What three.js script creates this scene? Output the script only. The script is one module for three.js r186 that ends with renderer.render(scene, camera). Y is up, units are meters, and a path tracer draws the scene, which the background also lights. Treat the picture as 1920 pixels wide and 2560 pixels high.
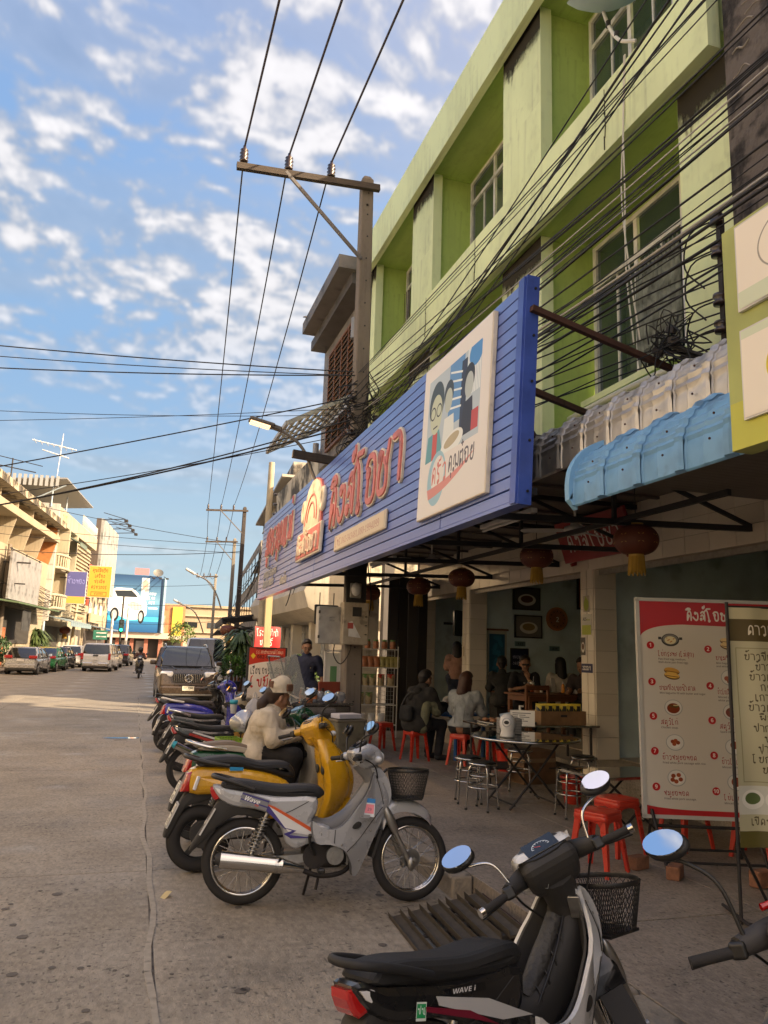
import * as THREE from 'three';
import { RoundedBoxGeometry } from 'three/addons/geometries/RoundedBoxGeometry.js';
import { mergeGeometries, mergeVertices, toCreasedNormals } from 'three/addons/utils/BufferGeometryUtils.js';

// ---------- camera, sky, sun, exposure ----------
const scene = new THREE.Scene();
const camera = new THREE.PerspectiveCamera(67.3, 0.75, 0.05, 900);
const V = (x = 0, y = 0, z = 0) => new THREE.Vector3(x, y, z);
{ // street direction and the vertical as the lens sees them: pitched up about 10 degrees, turned right 18, rolled 2
  const d = V(-0.32345, -0.17265, -1), u = V(0.033, 1, 0);
  u.z = d.x * u.x + d.y * u.y; d.normalize(); u.normalize();
  const z = d.clone().negate(), x = u.clone().cross(z);
  camera.quaternion.setFromRotationMatrix(new THREE.Matrix4().makeBasis(x, u, z).transpose());
  camera.position.set(0, 1.78, 0);
}
const renderer = new THREE.WebGLRenderer();
renderer.shadowMap.enabled = true;
renderer.toneMapping = THREE.LinearToneMapping;
renderer.toneMappingExposure = 2.45;
const SUN = V(0.80, 0.52, 0.56).normalize();

// ---------- seeded noise ----------
let seedState = 7;
const rnd = () => { seedState = (seedState * 1664525 + 1013904223) >>> 0; return seedState / 4294967296; };
const rr = (a, b) => a + (b - a) * rnd();
const hash = (x, y, s = 0) => { let h = (x * 374761393 + y * 668265263 + s * 974634721) | 0; h = Math.imul(h ^ (h >>> 13), 1274126177); return ((h ^ (h >>> 16)) >>> 0) / 4294967296; };
const sm = t => t * t * (3 - 2 * t), lerp = (a, b, t) => a + (b - a) * t, clamp = (x, a = 0, b = 1) => Math.min(b, Math.max(a, x));
const step = (a, b, x) => sm(clamp((x - a) / (b - a)));
function vn(x, y, p = 1 << 20, s = 0) { // value noise with period p
  const xi = Math.floor(x), yi = Math.floor(y), fx = sm(x - xi), fy = sm(y - yi), m = k => ((k % p) + p) % p;
  return lerp(lerp(hash(m(xi), m(yi), s), hash(m(xi + 1), m(yi), s), fx), lerp(hash(m(xi), m(yi + 1), s), hash(m(xi + 1), m(yi + 1), s), fx), fy);
}
function fbm(x, y, o = 5, p = 1 << 20, s = 0, g = 0.5) { let a = 1, v = 0, n = 0; for (let i = 0; i < o; i++) { v += a * vn(x, y, p, s + i); n += a; a *= g; x *= 2; y *= 2; p *= 2; } return v / n; }

{ // the sky: blue, paler towards the horizon, a layer of broken altocumulus, warmer and brighter on the side of the low sun
  const W = 2048, H = 1024, data = new Float32Array(W * H * 4);
  const zen = [0.070, 0.142, 0.310], mid = [0.125, 0.208, 0.325], hor = [0.235, 0.30, 0.32], C = [0, 0, 0];
  for (let r = 0; r < H; r++) for (let c = 0; c < W; c++) {
    const el = ((r + 0.5) / H - 0.5) * Math.PI, az = ((c + 0.5) / W - 0.5) * 2 * Math.PI;
    const x = Math.cos(az) * Math.cos(el), y = Math.sin(el), z = Math.sin(az) * Math.cos(el), o = (r * W + c) * 4;
    const t = clamp(Math.asin(Math.max(0, y)) / 1.2), a = step(0, 0.30, t), b = step(0.25, 0.85, t);
    const cs = x * SUN.x + y * SUN.y + z * SUN.z, glow = Math.pow(clamp(cs * 0.5 + 0.5), 5), near = Math.pow(clamp(cs), 14);
    for (let k = 0; k < 3; k++) C[k] = lerp(lerp(hor[k], mid[k], a), zen[k], b) + glow * [1.5, 1.05, 0.6][k] + near * [6, 3.6, 1.6][k];
    if (y > 0.015) {
      const s = 1 / (y + 0.05), px = x * s, pz = z * s, w1 = fbm(px * 1.6 + 5, pz * 1.6, 4, 1 << 20, 31), w2 = fbm(px * 1.6 + 9, pz * 1.6 + 4, 4, 1 << 20, 32);
      const wx = px + 0.32 * w1, wz = pz + 0.32 * w2;
      const cover = fbm(px * 0.7 + 2.3, pz * 0.7 + 6.1, 3, 1 << 20, 11), fine = fbm(wx * 15 + wz * 5, wz * 16 - wx * 4, 6, 1 << 20, 12, 0.6), rip = fbm(wx * 6, wz * 6, 3, 1 << 20, 17);
      const d = (fine - 0.5) * 0.8 + (rip - 0.5) * 0.45 + (cover - 0.5) * 0.62 + 0.5 + 0.10 * clamp(x * 1.6 + 0.1, -0.5, 0.8);
      let al = step(0.38, 0.74, d) * step(0.17, 0.44, y) * 0.88;
      al = Math.max(al, 0.3 * step(0.45, 0.75, fbm(wx * 0.7, wz * 2.4, 4, 1 << 20, 14)) * step(0.03, 0.12, y));
      const lit = 0.66 + 0.5 * step(0.5, 0.76, d) + 0.5 * (fine - 0.5) + glow * 0.9;
      for (let k = 0; k < 3; k++) C[k] = lerp(C[k], lit * [0.335, 0.322, 0.32][k], al);
    }
    if (y < 0) for (let k = 0; k < 3; k++) C[k] = lerp(C[k], [0.2, 0.17, 0.14][k], clamp(-y * 8));
    data[o] = C[0]; data[o + 1] = C[1]; data[o + 2] = C[2]; data[o + 3] = 1;
  }
  const sky = new THREE.DataTexture(data, W, H, THREE.RGBAFormat, THREE.FloatType);
  sky.mapping = THREE.EquirectangularReflectionMapping; sky.magFilter = THREE.LinearFilter; sky.needsUpdate = true;
  scene.background = sky; scene.environment = sky;
}
const sun = new THREE.DirectionalLight(new THREE.Color(1, 0.79, 0.54), 4.4);
sun.target.position.set(0, 0, -30); sun.position.copy(SUN).multiplyScalar(150).add(sun.target.position); sun.castShadow = true; sun.shadow.radius = 1.5;
Object.assign(sun.shadow.camera, { left: -90, right: 90, top: 90, bottom: -90, near: 1, far: 400 }); sun.shadow.mapSize.set(4096, 4096);
scene.add(sun, sun.target);

// ---------- textures ----------
function dataTex(n, f, color = false) {
  const d = new Uint8Array(n * n * 4);
  for (let y = 0; y < n; y++) for (let x = 0; x < n; x++) { const v = f(x / n, y / n), o = (y * n + x) * 4; const a = Array.isArray(v) ? v : [v, v, v]; for (let k = 0; k < 3; k++) d[o + k] = clamp(a[k]) * 255; d[o + 3] = 255; }
  const t = new THREE.DataTexture(d, n, n); t.wrapS = t.wrapT = THREE.RepeatWrapping; t.magFilter = THREE.LinearFilter; if (color) t.colorSpace = THREE.NoColorSpace; t.needsUpdate = true; return t;
}
const T = {
  grime: dataTex(512, (u, v) => 0.62 + 0.5 * fbm(u * 6, v * 6, 6, 6, 1) - 0.35 * step(0.62, 0.8, fbm(u * 4, v * 4, 4, 4, 9))),
  conc: dataTex(1024, (u, v) => 0.55 + 0.42 * fbm(u * 4, v * 4, 4, 4, 2) + 0.5 * (fbm(u * 128, v * 64, 3, 128, 3) - 0.5) + 0.16 * (fbm(u * 12, v * 90, 3, 90, 13) - 0.5) - 0.4 * step(0.80, 0.9, vn(u * 150, v * 150, 150, 5)) * step(0.4, 0.6, fbm(u * 5, v * 5, 2, 5, 6)) + 0.3 * step(0.90, 0.96, vn(u * 200, v * 200, 200, 8))),
  streak: dataTex(512, (u, v) => 0.80 + 0.34 * fbm(u * 4, v * 3, 4, 4, 21) - 0.22 * step(0.5, 0.85, fbm(u * 40, v * 2, 3, 40, 22)) * fbm(u * 3, v * 3, 2, 3, 25) - 0.1 * step(0.5, 0.9, fbm(u * 24, v * 24, 3, 24, 24))),
  mould: dataTex(512, (u, v) => { const n = fbm(u * 5, v * 5, 6, 5, 41, 0.6), m = fbm(u * 16, v * 5, 4, 16, 43); return clamp(0.12 + 1.1 * step(0.42, 0.66, n * 0.7 + m * 0.3)); }),
  fine: dataTex(512, (u, v) => fbm(u * 40, v * 40, 4, 40, 51)),
  coarse: dataTex(512, (u, v) => fbm(u * 8, v * 8, 6, 8, 52)),
  fold: dataTex(256, (u, v) => fbm(u * 5 + fbm(u * 4, v * 4, 2, 4, 62), v * 4, 4, 5, 61)),
  wood: dataTex(256, (u, v) => 0.6 + 0.5 * fbm(u * 3, v * 40, 4, 3, 71) - 0.2 * fbm(u * 6, v * 6, 3, 6, 72)),
};
const rep = (t, su, sv = su) => { const c = t.clone(); c.repeat.set(1 / su, 1 / sv); c.needsUpdate = true; return c; };

// ---------- materials: linear base colours ----------
const M = (c, rough = 0.7, metal = 0, o = {}) => {
  const m = o.phys ? new THREE.MeshPhysicalMaterial() : new THREE.MeshStandardMaterial(), { phys, ...rest } = o;
  m.color.setRGB(...c); m.roughness = rough; m.metalness = metal; m.side = THREE.DoubleSide; Object.assign(m, rest); return m;
};
const rg = (s = 1.4) => ({ map: rep(T.grime, s) });
const rgb = h => { const c = new THREE.Color(h); return [c.r, c.g, c.b]; };
const paint = (c, o = {}) => M(c, 0.32, 0, { phys: 1, clearcoat: 0.7, clearcoatRoughness: 0.12, roughnessMap: rep(T.grime, 0.5), ...o });
const GLASS = M([0.9, 0.95, 0.93], 0.03, 0, { phys: 1, transmission: 1, thickness: 0, ior: 1.5 });
const m_ = {
  black: M([0.018, 0.017, 0.016], 0.45, 0, { roughnessMap: rep(T.grime, 0.4) }), rubber: M([0.022, 0.02, 0.019], 0.8, 0, { bumpMap: rep(T.fine, 0.1), bumpScale: 0.001 }), seat: M([0.014, 0.014, 0.015], 0.62, 0, { bumpMap: rep(T.fine, 0.03), bumpScale: 0.0005 }),
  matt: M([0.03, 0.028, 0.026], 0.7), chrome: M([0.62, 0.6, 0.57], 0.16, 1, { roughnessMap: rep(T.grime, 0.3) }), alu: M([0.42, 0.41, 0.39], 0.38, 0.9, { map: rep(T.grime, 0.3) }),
  steel: M([0.5, 0.49, 0.47], 0.24, 1, { roughnessMap: rep(T.coarse, 0.4) }), iron: M([0.035, 0.03, 0.028], 0.6, 0.3, rg(0.5)), rust: M([0.075, 0.032, 0.02], 0.85, 0.1, rg(0.3)),
  white: M([0.72, 0.7, 0.66], 0.55, 0, rg()), mirror: M([0.9, 0.9, 0.9], 0.02, 1), lens: M([0.8, 0.8, 0.8], 0.06, 0, { phys: 1, clearcoat: 1 }), red: M([0.42, 0.012, 0.012], 0.18, 0, { phys: 1, clearcoat: 1 }), amber: M([0.75, 0.25, 0.03], 0.2, 0, { phys: 1, clearcoat: 1 }),
  glass: GLASS, dkglass: M([0.012, 0.015, 0.016], 0.06, 0, { phys: 1, clearcoat: 1, clearcoatRoughness: 0.02 }), skin: M([0.30, 0.155, 0.09], 0.55, 0, { map: rep(T.grime, 0.3) }), hair: M([0.012, 0.009, 0.008], 0.5, 0, { bumpMap: rep(T.wood, 0.08), bumpScale: 0.004 }),
  wire: M([0.015, 0.014, 0.014], 0.6), pole: M([0.20, 0.165, 0.13], 0.9, 0, { map: rep(T.streak, 0.9, 2), bumpMap: rep(T.coarse, 0.6), bumpScale: 0.004 }), wood: M([0.20, 0.075, 0.03], 0.5, 0, { map: rep(T.wood, 0.5) }),
};

// ---------- geometry ----------
function fin(g, keepUV = false) { // no index; uv in metres from the plane each face lies nearest to
  if (g.index) g = g.toNonIndexed();
  if (!g.attributes.normal) g.computeVertexNormals();
  for (const k of Object.keys(g.attributes)) if (!['position', 'normal', 'uv'].includes(k)) g.deleteAttribute(k);
  if (!keepUV || !g.attributes.uv) {
    const p = g.attributes.position.array, n = p.length / 3, uv = new Float32Array(n * 2), a = V(), b = V(), c = V();
    for (let i = 0; i < n; i += 3) {
      a.fromArray(p, i * 3); b.fromArray(p, i * 3 + 3).sub(a); c.fromArray(p, i * 3 + 6).sub(a); b.cross(c);
      const X = Math.abs(b.x), Y = Math.abs(b.y), Z = Math.abs(b.z);
      for (let k = i; k < i + 3; k++) { const x = p[k * 3], y = p[k * 3 + 1], z = p[k * 3 + 2]; if (X >= Y && X >= Z) { uv[k * 2] = z; uv[k * 2 + 1] = y; } else if (Y >= Z) { uv[k * 2] = x; uv[k * 2 + 1] = z; } else { uv[k * 2] = x; uv[k * 2 + 1] = y; } }
    }
    g.setAttribute('uv', new THREE.BufferAttribute(uv, 2));
  }
  return g;
}
const E_ = new THREE.Euler(), Q_ = new THREE.Quaternion(), ONE = V(1, 1, 1);
const mv = (g, x = 0, y = 0, z = 0, rx = 0, ry = 0, rz = 0, s) => { g.applyMatrix4(new THREE.Matrix4().compose(V(x, y, z), Q_.setFromEuler(E_.set(rx, ry, rz)), s ? (s.isVector3 ? s : V(s, s, s)) : ONE)); return g; };
const bx = (w, h, d, x = 0, y = 0, z = 0, rx = 0, ry = 0, rz = 0) => mv(new THREE.BoxGeometry(w, h, d), x, y, z, rx, ry, rz);
const rb = (w, h, d, r, x = 0, y = 0, z = 0, rx = 0, ry = 0, rz = 0, s = 2) => mv(new RoundedBoxGeometry(w, h, d, s, Math.min(r, w / 2.01, h / 2.01, d / 2.01)), x, y, z, rx, ry, rz);
const cy = (r1, r2, h, x = 0, y = 0, z = 0, rx = 0, ry = 0, rz = 0, n = 16, open = false) => mv(new THREE.CylinderGeometry(r1, r2, h, n, 1, open), x, y, z, rx, ry, rz);
const sp = (a, b, c, x = 0, y = 0, z = 0, rx = 0, ry = 0, rz = 0, n = 14) => mv(mv(new THREE.SphereGeometry(1, n, Math.ceil(n * 0.7)), 0, 0, 0, 0, 0, 0, V(a, b, c)), x, y, z, rx, ry, rz);
const to = (R, r, x = 0, y = 0, z = 0, rx = 0, ry = 0, rz = 0, n = 32, m = 8, arc = 6.2832) => mv(new THREE.TorusGeometry(R, r, m, n, arc), x, y, z, rx, ry, rz);
const la = (pts, n = 20, x = 0, y = 0, z = 0, rx = 0, ry = 0, rz = 0) => mv(new THREE.LatheGeometry(pts.map(p => new THREE.Vector2(p[0], p[1])), n), x, y, z, rx, ry, rz);
const pv = p => p.isVector3 ? p : V(...p);
const tb = (pts, r, n = 0, m = 6, closed = false) => new THREE.TubeGeometry(new THREE.CatmullRomCurve3(pts.map(pv), closed, 'centripetal'), n || pts.length * 5, r, m, closed);
const bar = (a, b, r, m = 6, r2 = r) => { a = pv(a); b = pv(b); const l = a.distanceTo(b), g = new THREE.CylinderGeometry(r2, r, l, m); g.applyQuaternion(new THREE.Quaternion().setFromUnitVectors(V(0, 1, 0), b.clone().sub(a).normalize())); const c = a.clone().add(b).multiplyScalar(0.5); return g.translate(c.x, c.y, c.z); };
const beam = (a, b, w, h) => { a = pv(a); b = pv(b); const l = a.distanceTo(b), z = b.clone().sub(a).normalize(), up = Math.abs(z.y) > 0.95 ? V(1, 0, 0) : V(0, 1, 0), x = up.clone().cross(z).normalize(), y = z.clone().cross(x); const g = new THREE.BoxGeometry(w, h, l); g.applyMatrix4(new THREE.Matrix4().makeBasis(x, y, z)); const c = a.clone().add(b).multiplyScalar(0.5); return g.translate(c.x, c.y, c.z); };
function shape(pts, smooth = 0) { if (!smooth) return new THREE.Shape(pts.map(p => new THREE.Vector2(p[0], p[1]))); const c = new THREE.CatmullRomCurve3(pts.map(p => V(p[0], p[1], 0)), true, 'centripetal'); return new THREE.Shape(c.getPoints(pts.length * smooth).slice(0, -1).map(p => new THREE.Vector2(p.x, p.y))); }
function ex(pts, depth, bev = 0, smooth = 0, holes = [], bs = 2) { // outline in xy, centred on z
  const s = pts instanceof THREE.Shape ? pts : shape(pts, smooth); for (const h of holes) s.holes.push(shape(h, smooth));
  const g = new THREE.ExtrudeGeometry(s, { depth: Math.max(0.0005, depth - 2 * bev), bevelEnabled: bev > 0, bevelThickness: bev, bevelSize: bev, bevelOffset: -bev, bevelSegments: bs, curveSegments: 6, steps: 1 });
  g.translate(0, 0, -(depth - 2 * bev) / 2); return bev ? toCreasedNormals(g, 0.7) : g;
}
function loft(rings, caps = true, crease = 0.9) { // rings: arrays of [x,y,z] of one length, closed
  const n = rings[0].length, pos = [], idx = [];
  for (const r of rings) for (const p of r) pos.push(...(p.isVector3 ? p.toArray() : p));
  for (let i = 0; i < rings.length - 1; i++) for (let j = 0; j < n; j++) { const a = i * n + j, b = i * n + (j + 1) % n; idx.push(a, b, a + n, b, b + n, a + n); }
  if (caps) for (const [o, f] of [[0, 1], [(rings.length - 1) * n, 0]]) for (let j = 1; j < n - 1; j++) f ? idx.push(o, o + j + 1, o + j) : idx.push(o, o + j, o + j + 1);
  const g = new THREE.BufferGeometry(); g.setAttribute('position', new THREE.Float32BufferAttribute(pos, 3)); g.setIndex(idx); g.computeVertexNormals(); return toCreasedNormals(g, crease);
}
const sweep = (pts, rad, m = 10, sq = 1) => { // tube of changing radius along a smooth path, with closed ends; sq squashes it along the second axis
  const c = new THREE.CatmullRomCurve3(pts.map(pv), false, 'centripetal'), N = (pts.length - 1) * 5, fr = c.computeFrenetFrames(N, false), rings = [];
  for (let i = 0; i <= N; i++) { const t = i / N, k = t * (rad.length - 1), a = Math.min(rad.length - 2, Math.floor(k)), r = lerp(rad[a], rad[a + 1], k - a), p = c.getPoint(t); rings.push(Array.from({ length: m }, (_, j) => { const th = j / m * 6.2832; return p.clone().addScaledVector(fr.normals[i], Math.cos(th) * r).addScaledVector(fr.binormals[i], Math.sin(th) * r * sq); })); }
  return loft(rings, true, 1.2);
};
const plane = (w, h, x = 0, y = 0, z = 0, rx = 0, ry = 0, rz = 0, n = 1) => mv(new THREE.PlaneGeometry(w, h, n, n), x, y, z, rx, ry, rz);
const ms = (gs, keep = false) => { gs = gs.map(g => fin(g, keep)); return gs.length > 1 ? mergeGeometries(gs) : gs[0]; };

// ---------- objects ----------
const used = new Map();
const numbered = n => { const k = used.get(n) ?? 0; used.set(n, k + 1); return k ? n + '_' + String(k).padStart(3, '0') : n; };
const tag = (o, label, category, group) => { o.userData = { label, category }; if (group) o.userData.group = group; return o; };
const shadows = o => { o.castShadow = o.receiveShadow = true; return o; };
function thing(name, label, category, p = [0, 0, 0], ry = 0, group) { const o = new THREE.Group(); o.name = numbered(name); o.position.set(...p); o.rotation.y = ry; scene.add(o); return tag(o, label, category, group); }
function part(parent, name, geos, mat, label) { const o = shadows(new THREE.Mesh(Array.isArray(geos) ? ms(geos) : geos.userData.fin ? geos : fin(geos), mat)); o.name = name; parent.add(o); if (label) o.userData.label = label; return o; }
function decal(parent, name, geo, mat, label) { const o = shadows(new THREE.Mesh(fin(geo, true), mat)); o.name = name; parent.add(o); if (label) o.userData.label = label; return o; }
function solo(name, label, category, geos, mat, group) { const o = part(scene, numbered(name), geos, mat); return tag(o, label, category, group); }
function struct(name, geos, mat) { const o = geos ? part(scene, name, geos, mat) : scene.add(Object.assign(new THREE.Group(), { name })).children.at(-1); o.userData = { kind: 'structure' }; return o; }
const stuff = o => { o.userData.kind = 'stuff'; return o; };
function dup(src, p, ry, label) { const o = src.clone(); o.name = numbered(src.name.replace(/_\d{3}$/, '')); o.position.set(...p); o.rotation.y = ry; scene.add(o); o.userData = { ...src.userData, ...(label ? { label } : {}) }; return o; }
const share = g => { g = Array.isArray(g) ? ms(g) : fin(g); g.userData.fin = true; return g; };

// ---------- lettering: a stroke face for Thai, the built-in faces for Latin ----------
const TH = { // digits are x y on a grid, consonants 0..6 high, oXY a head
  'ก': '10 14 05 26 36 45 40', 'ข': 'o15 25 13 10 40 46', 'ค': 'o23|10 14 26 36 45 40|10 22', 'ง': 'o25 35 45 41 30 20 02', 'จ': '04 15 26 36 45 41 30 21 o12', 'ช': 'o15 25 13 10 40 43 34|43 56', 'ซ': 'o15 24 13 10 40 43 34|43 56',
  'ณ': 'o10 12 15 26 35 30 32 51 60 66', 'ญ': '10 14 05 26 36 45 40 50 56', 'ด': '10 14 26 36 45 40|10 21 o22', 'ต': '10 14 16 25 36 46 40|10 21 o22', 'ถ': 'o10 13 05 26 36 45 40', 'ท': 'o15 25 20 23 46 40', 'น': 'o15 25 20 40 46|o40', 'บ': 'o15 25 20 40 46', 'ป': 'o15 25 20 40 48',
  'ผ': 'o25 15 10 33 50 56', 'ฝ': 'o25 15 10 33 50 58', 'พ': 'o15 15 10 34 50 56', 'ฟ': 'o15 15 10 34 50 58', 'ม': 'o15 25 21 40 46|o11', 'ย': 'o25 14 23 13 10 40 46', 'ร': 'o20 30 33 13 15 26 46', 'ล': 'o11 13 24 33 31|15 26 36 45 40', 'ว': '15 26 36 45 40|o30', 'ส': 'o11 13 24 33 31|15 26 36 45 40|35 57',
  'ห': 'o15 25 20 23 44 o46|34 40', 'อ': 'o14 13 10 40 45 36 16 05', 'ธ': '46 16 14 43 40 10 12', 'ญ': '10 14 26 36 45 40 50 56', 'ภ': 'o10 13 05 26 36 45 40', 'ๆ': 'o13 34 45 40 20',
  'า': '06 16 26 35 30', 'ะ': 'o14 25 36|o11 22 33', 'เ': '16 10 o20', 'แ': '16 10 o20|36 30 o40', 'โ': 'o20 20 16 07 08 38', 'ไ': 'o20 10 15 17 08 28', 'ใ': 'o20 10 15 17 28', 'ำ': 'o08|06 16 26 35 30',
};
const UP = { 'ิ': '07 18 38 47 07', 'ี': '07 18 38 47 07|47 49', 'ื': '07 18 38 47 07|37 39|47 49', 'ึ': '07 18 38 47 07|o48', 'ั': 'o17 28 48 49', '็': '07 08 28 18 49', '่': '38 39', '้': 'o28 38 49', '์': 'o38 48 49', '๊': '18 29 38 49', '๋': '28 48|37 39', 'ุ': 'U', 'ู': 'UU' };
function thaiStrokes(text) { // [[points...], ...] and the width, consonant height 6
  const out = []; let x = 0, last = 0;
  const put = (s, ox, oy) => { for (const st of s.split('|')) { const pts = []; for (const tk of st.split(' ')) { const h = tk[0] === 'o', a = +tk[h ? 1 : 0], b = +tk[h ? 2 : 1]; if (h) { const ring = []; for (let i = 0; i <= 8; i++) ring.push([ox + a + 0.55 * Math.cos(i * 0.785), oy + b - 0.2 + 0.55 * Math.sin(i * 0.785), 1]); out.push(ring); } else pts.push([ox + a, oy + b]); } if (pts.length > 1) out.push(pts); } };
  for (const ch of text) {
    if (UP[ch]) { if (UP[ch][0] === 'U') { const o = last; out.push([[o + 3.4, -1.4], [o + 4, -1.4], [o + 4, -3]]); if (UP[ch] === 'UU') out.push([[o + 4, -3], [o + 5, -3], [o + 5, -1.4]]); } else put(UP[ch], last, '่้์๊๋'.includes(ch) ? 0.9 : 0); continue; }
    if (TH[ch]) { last = x; put(TH[ch], x, 0); x += 'เาะ'.includes(ch) ? 3.9 : 'แพผฝฟณญชซ'.includes(ch) ? 6.8 : 5.6; } else x += 3;
  }
  return [out, x];
}
const isThai = c => c >= '\u0e00' && c <= '\u0e7f';
function write(g, text, x, y, size, color, o = {}) { // baseline left (or centre), size = height of a capital
  const runs = []; for (const c of text) { const t = isThai(c), r = runs.at(-1); if (r && (r.t === t || c === ' ')) r.s += c; else runs.push({ t, s: c }); }
  g.save(); g.fillStyle = g.strokeStyle = color; g.lineCap = g.lineJoin = 'round'; g.font = (o.bold === false ? '' : 'bold ') + size * 1.35 + 'px ' + (o.face ?? 'sans-serif');
  const k = size / 6; let total = 0; for (const r of runs) { if (r.t) { [r.st, r.w] = thaiStrokes(r.s); r.w *= k; } else r.w = g.measureText(r.s).width; total += r.w; }
  let sx = o.fit ? Math.min(1, o.fit / total) : 1; g.translate(o.center ? x - total * sx / 2 : x, y); g.scale(sx, 1);
  let cx = 0; g.lineWidth = size * (o.lw ?? 0.15);
  for (const r of runs) { if (r.t) for (const st of r.st) { g.beginPath(); st.forEach((p, i) => { const X = cx + p[0] * k, Y = -p[1] * k; if (!i) g.moveTo(X, Y); else if (i < st.length - 1 && !p[2]) { const q = st[i + 1]; g.quadraticCurveTo(X, Y, cx + (p[0] + q[0]) / 2 * k, -(p[1] + q[1]) / 2 * k); } else g.lineTo(X, Y); }); g.stroke(); } else g.fillText(r.s, cx, 0); cx += r.w; }
  g.restore(); return total * sx;
}
function print(w, h, draw, rough = 0.5, o = {}) { const c = document.createElement('canvas'); c.width = w; c.height = h; const g = c.getContext('2d'); draw(g, w, h); const t = new THREE.CanvasTexture(c); t.colorSpace = THREE.SRGBColorSpace; return M([1, 1, 1], rough, 0, { map: t, ...o }); }
function letters3d(text, size, width, depth) { // raised lettering: flat strokes of one width with rounded ends, face towards +z, baseline left at the origin
  const [st, w] = thaiStrokes(text), k = size / 6, gs = [];
  for (const s of st) { const pts = s.map(p => V(p[0] * k, p[1] * k, 0)), c = pts.length > 2 ? new THREE.CatmullRomCurve3(pts, false, 'centripetal').getPoints(pts.length * 4) : pts, L = [], R = [];
    c.forEach((p, i) => { const d = c[Math.min(i + 1, c.length - 1)].clone().sub(c[Math.max(i - 1, 0)]).normalize(), n = V(-d.y, d.x).multiplyScalar(width / 2); L.push([p.x + n.x, p.y + n.y]); R.unshift([p.x - n.x, p.y - n.y]); });
    const pos = [], ring = [...L, ...R]; for (let i = 0; i < c.length - 1; i++) { const a = L[i], b = L[i + 1], e = R[c.length - 1 - i], f = R[c.length - 2 - i]; pos.push(...a, depth, ...e, depth, ...b, depth, ...e, depth, ...f, depth, ...b, depth); }
    for (let i = 0; i < ring.length; i++) { const a = ring[i], b = ring[(i + 1) % ring.length]; pos.push(...a, 0, ...b, 0, ...a, depth, ...b, 0, ...b, depth, ...a, depth); }
    const g = new THREE.BufferGeometry(); g.setAttribute('position', new THREE.Float32BufferAttribute(pos, 3)); g.computeVertexNormals(); gs.push(g);
    for (const p of [c[0], c.at(-1)]) gs.push(cy(width / 2, width / 2, depth * 0.999, p.x, p.y, depth / 2, Math.PI / 2, 0, 0, 10)); }
  return [gs, w * k];
}

// ---------- ground, road, pavements ----------
struct('ground', bx(900, 0.2, 900, 0, -0.34, -100), M([0.16, 0.13, 0.1], 0.95, 0, rg(6)));
const concBump = rep(T.conc, 1.3);
const roadMats = [0, 1, 2].map(i => M([[0.33, 0.285, 0.222], [0.315, 0.272, 0.212], [0.345, 0.297, 0.23]][i], 0.8, 0, { map: rep(T.conc, 2.3 + i * 0.4), bumpMap: concBump, bumpScale: 0.005, roughnessMap: rep(T.grime, 3.1) }));
const road = struct('road');
{
  const zs = [3.95, -1.45, -6.85, -12.2, -17.65, -23.05, -28.4], xs = [-10.2, -6.75, -3.25, 0.25, 2.42];
  for (let i = 0; i < zs.length - 1; i++) for (let j = 0; j < xs.length - 1; j++) { const g = 0.012; part(road, 'slab', rb(xs[j + 1] - xs[j] - g, 0.2, zs[i] - zs[i + 1] - g, 0.008, (xs[j] + xs[j + 1]) / 2, -0.1, (zs[i] + zs[i + 1]) / 2), roadMats[(i * 2 + j) % 3]); }
  const filler = M([0.13, 0.11, 0.09], 0.9, 0, rg(0.2));
  part(road, 'joint_filler', [bx(14, 0.1, 34, -3.9, -0.056, -12)], filler);
  const seal = []; for (let z = 3.6; z > -27; z -= 0.35) { const x = 0.25 + 0.02 * Math.sin(z * 1.7) + 0.016 * Math.sin(z * 4.1), x2 = 0.25 + 0.02 * Math.sin((z - 0.35) * 1.7) + 0.016 * Math.sin((z - 0.35) * 4.1); seal.push(beam([x, 0.0, z], [x2, 0.0, z - 0.36], 0.03 + 0.012 * hash(z * 9 | 0, 3), 0.012)); }
  part(road, 'joint_seal', seal, M([0.36, 0.32, 0.26], 0.85, 0, rg(0.3)));
  const far = new THREE.Shape([[-60, 28.4], [5.2, 28.4], [5.6, 52], [8.6, 90], [60, 96], [60, 113], [-60, 113], [-60, 70]].map(p => new THREE.Vector2(...p)));
  part(road, 'far_carriageway', mv(new THREE.ExtrudeGeometry(far, { depth: 0.2, bevelEnabled: false }), 0, -0.2 - 0.002, 0, -Math.PI / 2), roadMats[0]);
  part(road, 'patch', [bx(0.24, 0.004, 0.18, -0.12, 0.001, -15.9, 0, 0.2)], M([0.2, 0.17, 0.14], 0.9, 0, rg(0.7)));
  const spots = []; for (let i = 0; i < 60; i++) spots.push(cy(rr(0.01, 0.04), 0.012, 0.003, rr(-1.2, 2.2), 0.0016, -rr(3.2, 6.6), 0, rr(0, 6), 0, 7)); part(road, 'stain', spots, M([0.11, 0.095, 0.08], 0.8));
}
const pavMat = M([0.33, 0.27, 0.205], 0.72, 0, { map: rep(T.conc, 1.9), bumpMap: rep(T.conc, 0.9), bumpScale: 0.004, roughnessMap: rep(T.grime, 2) });
const pavement = struct('pavement');
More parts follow.
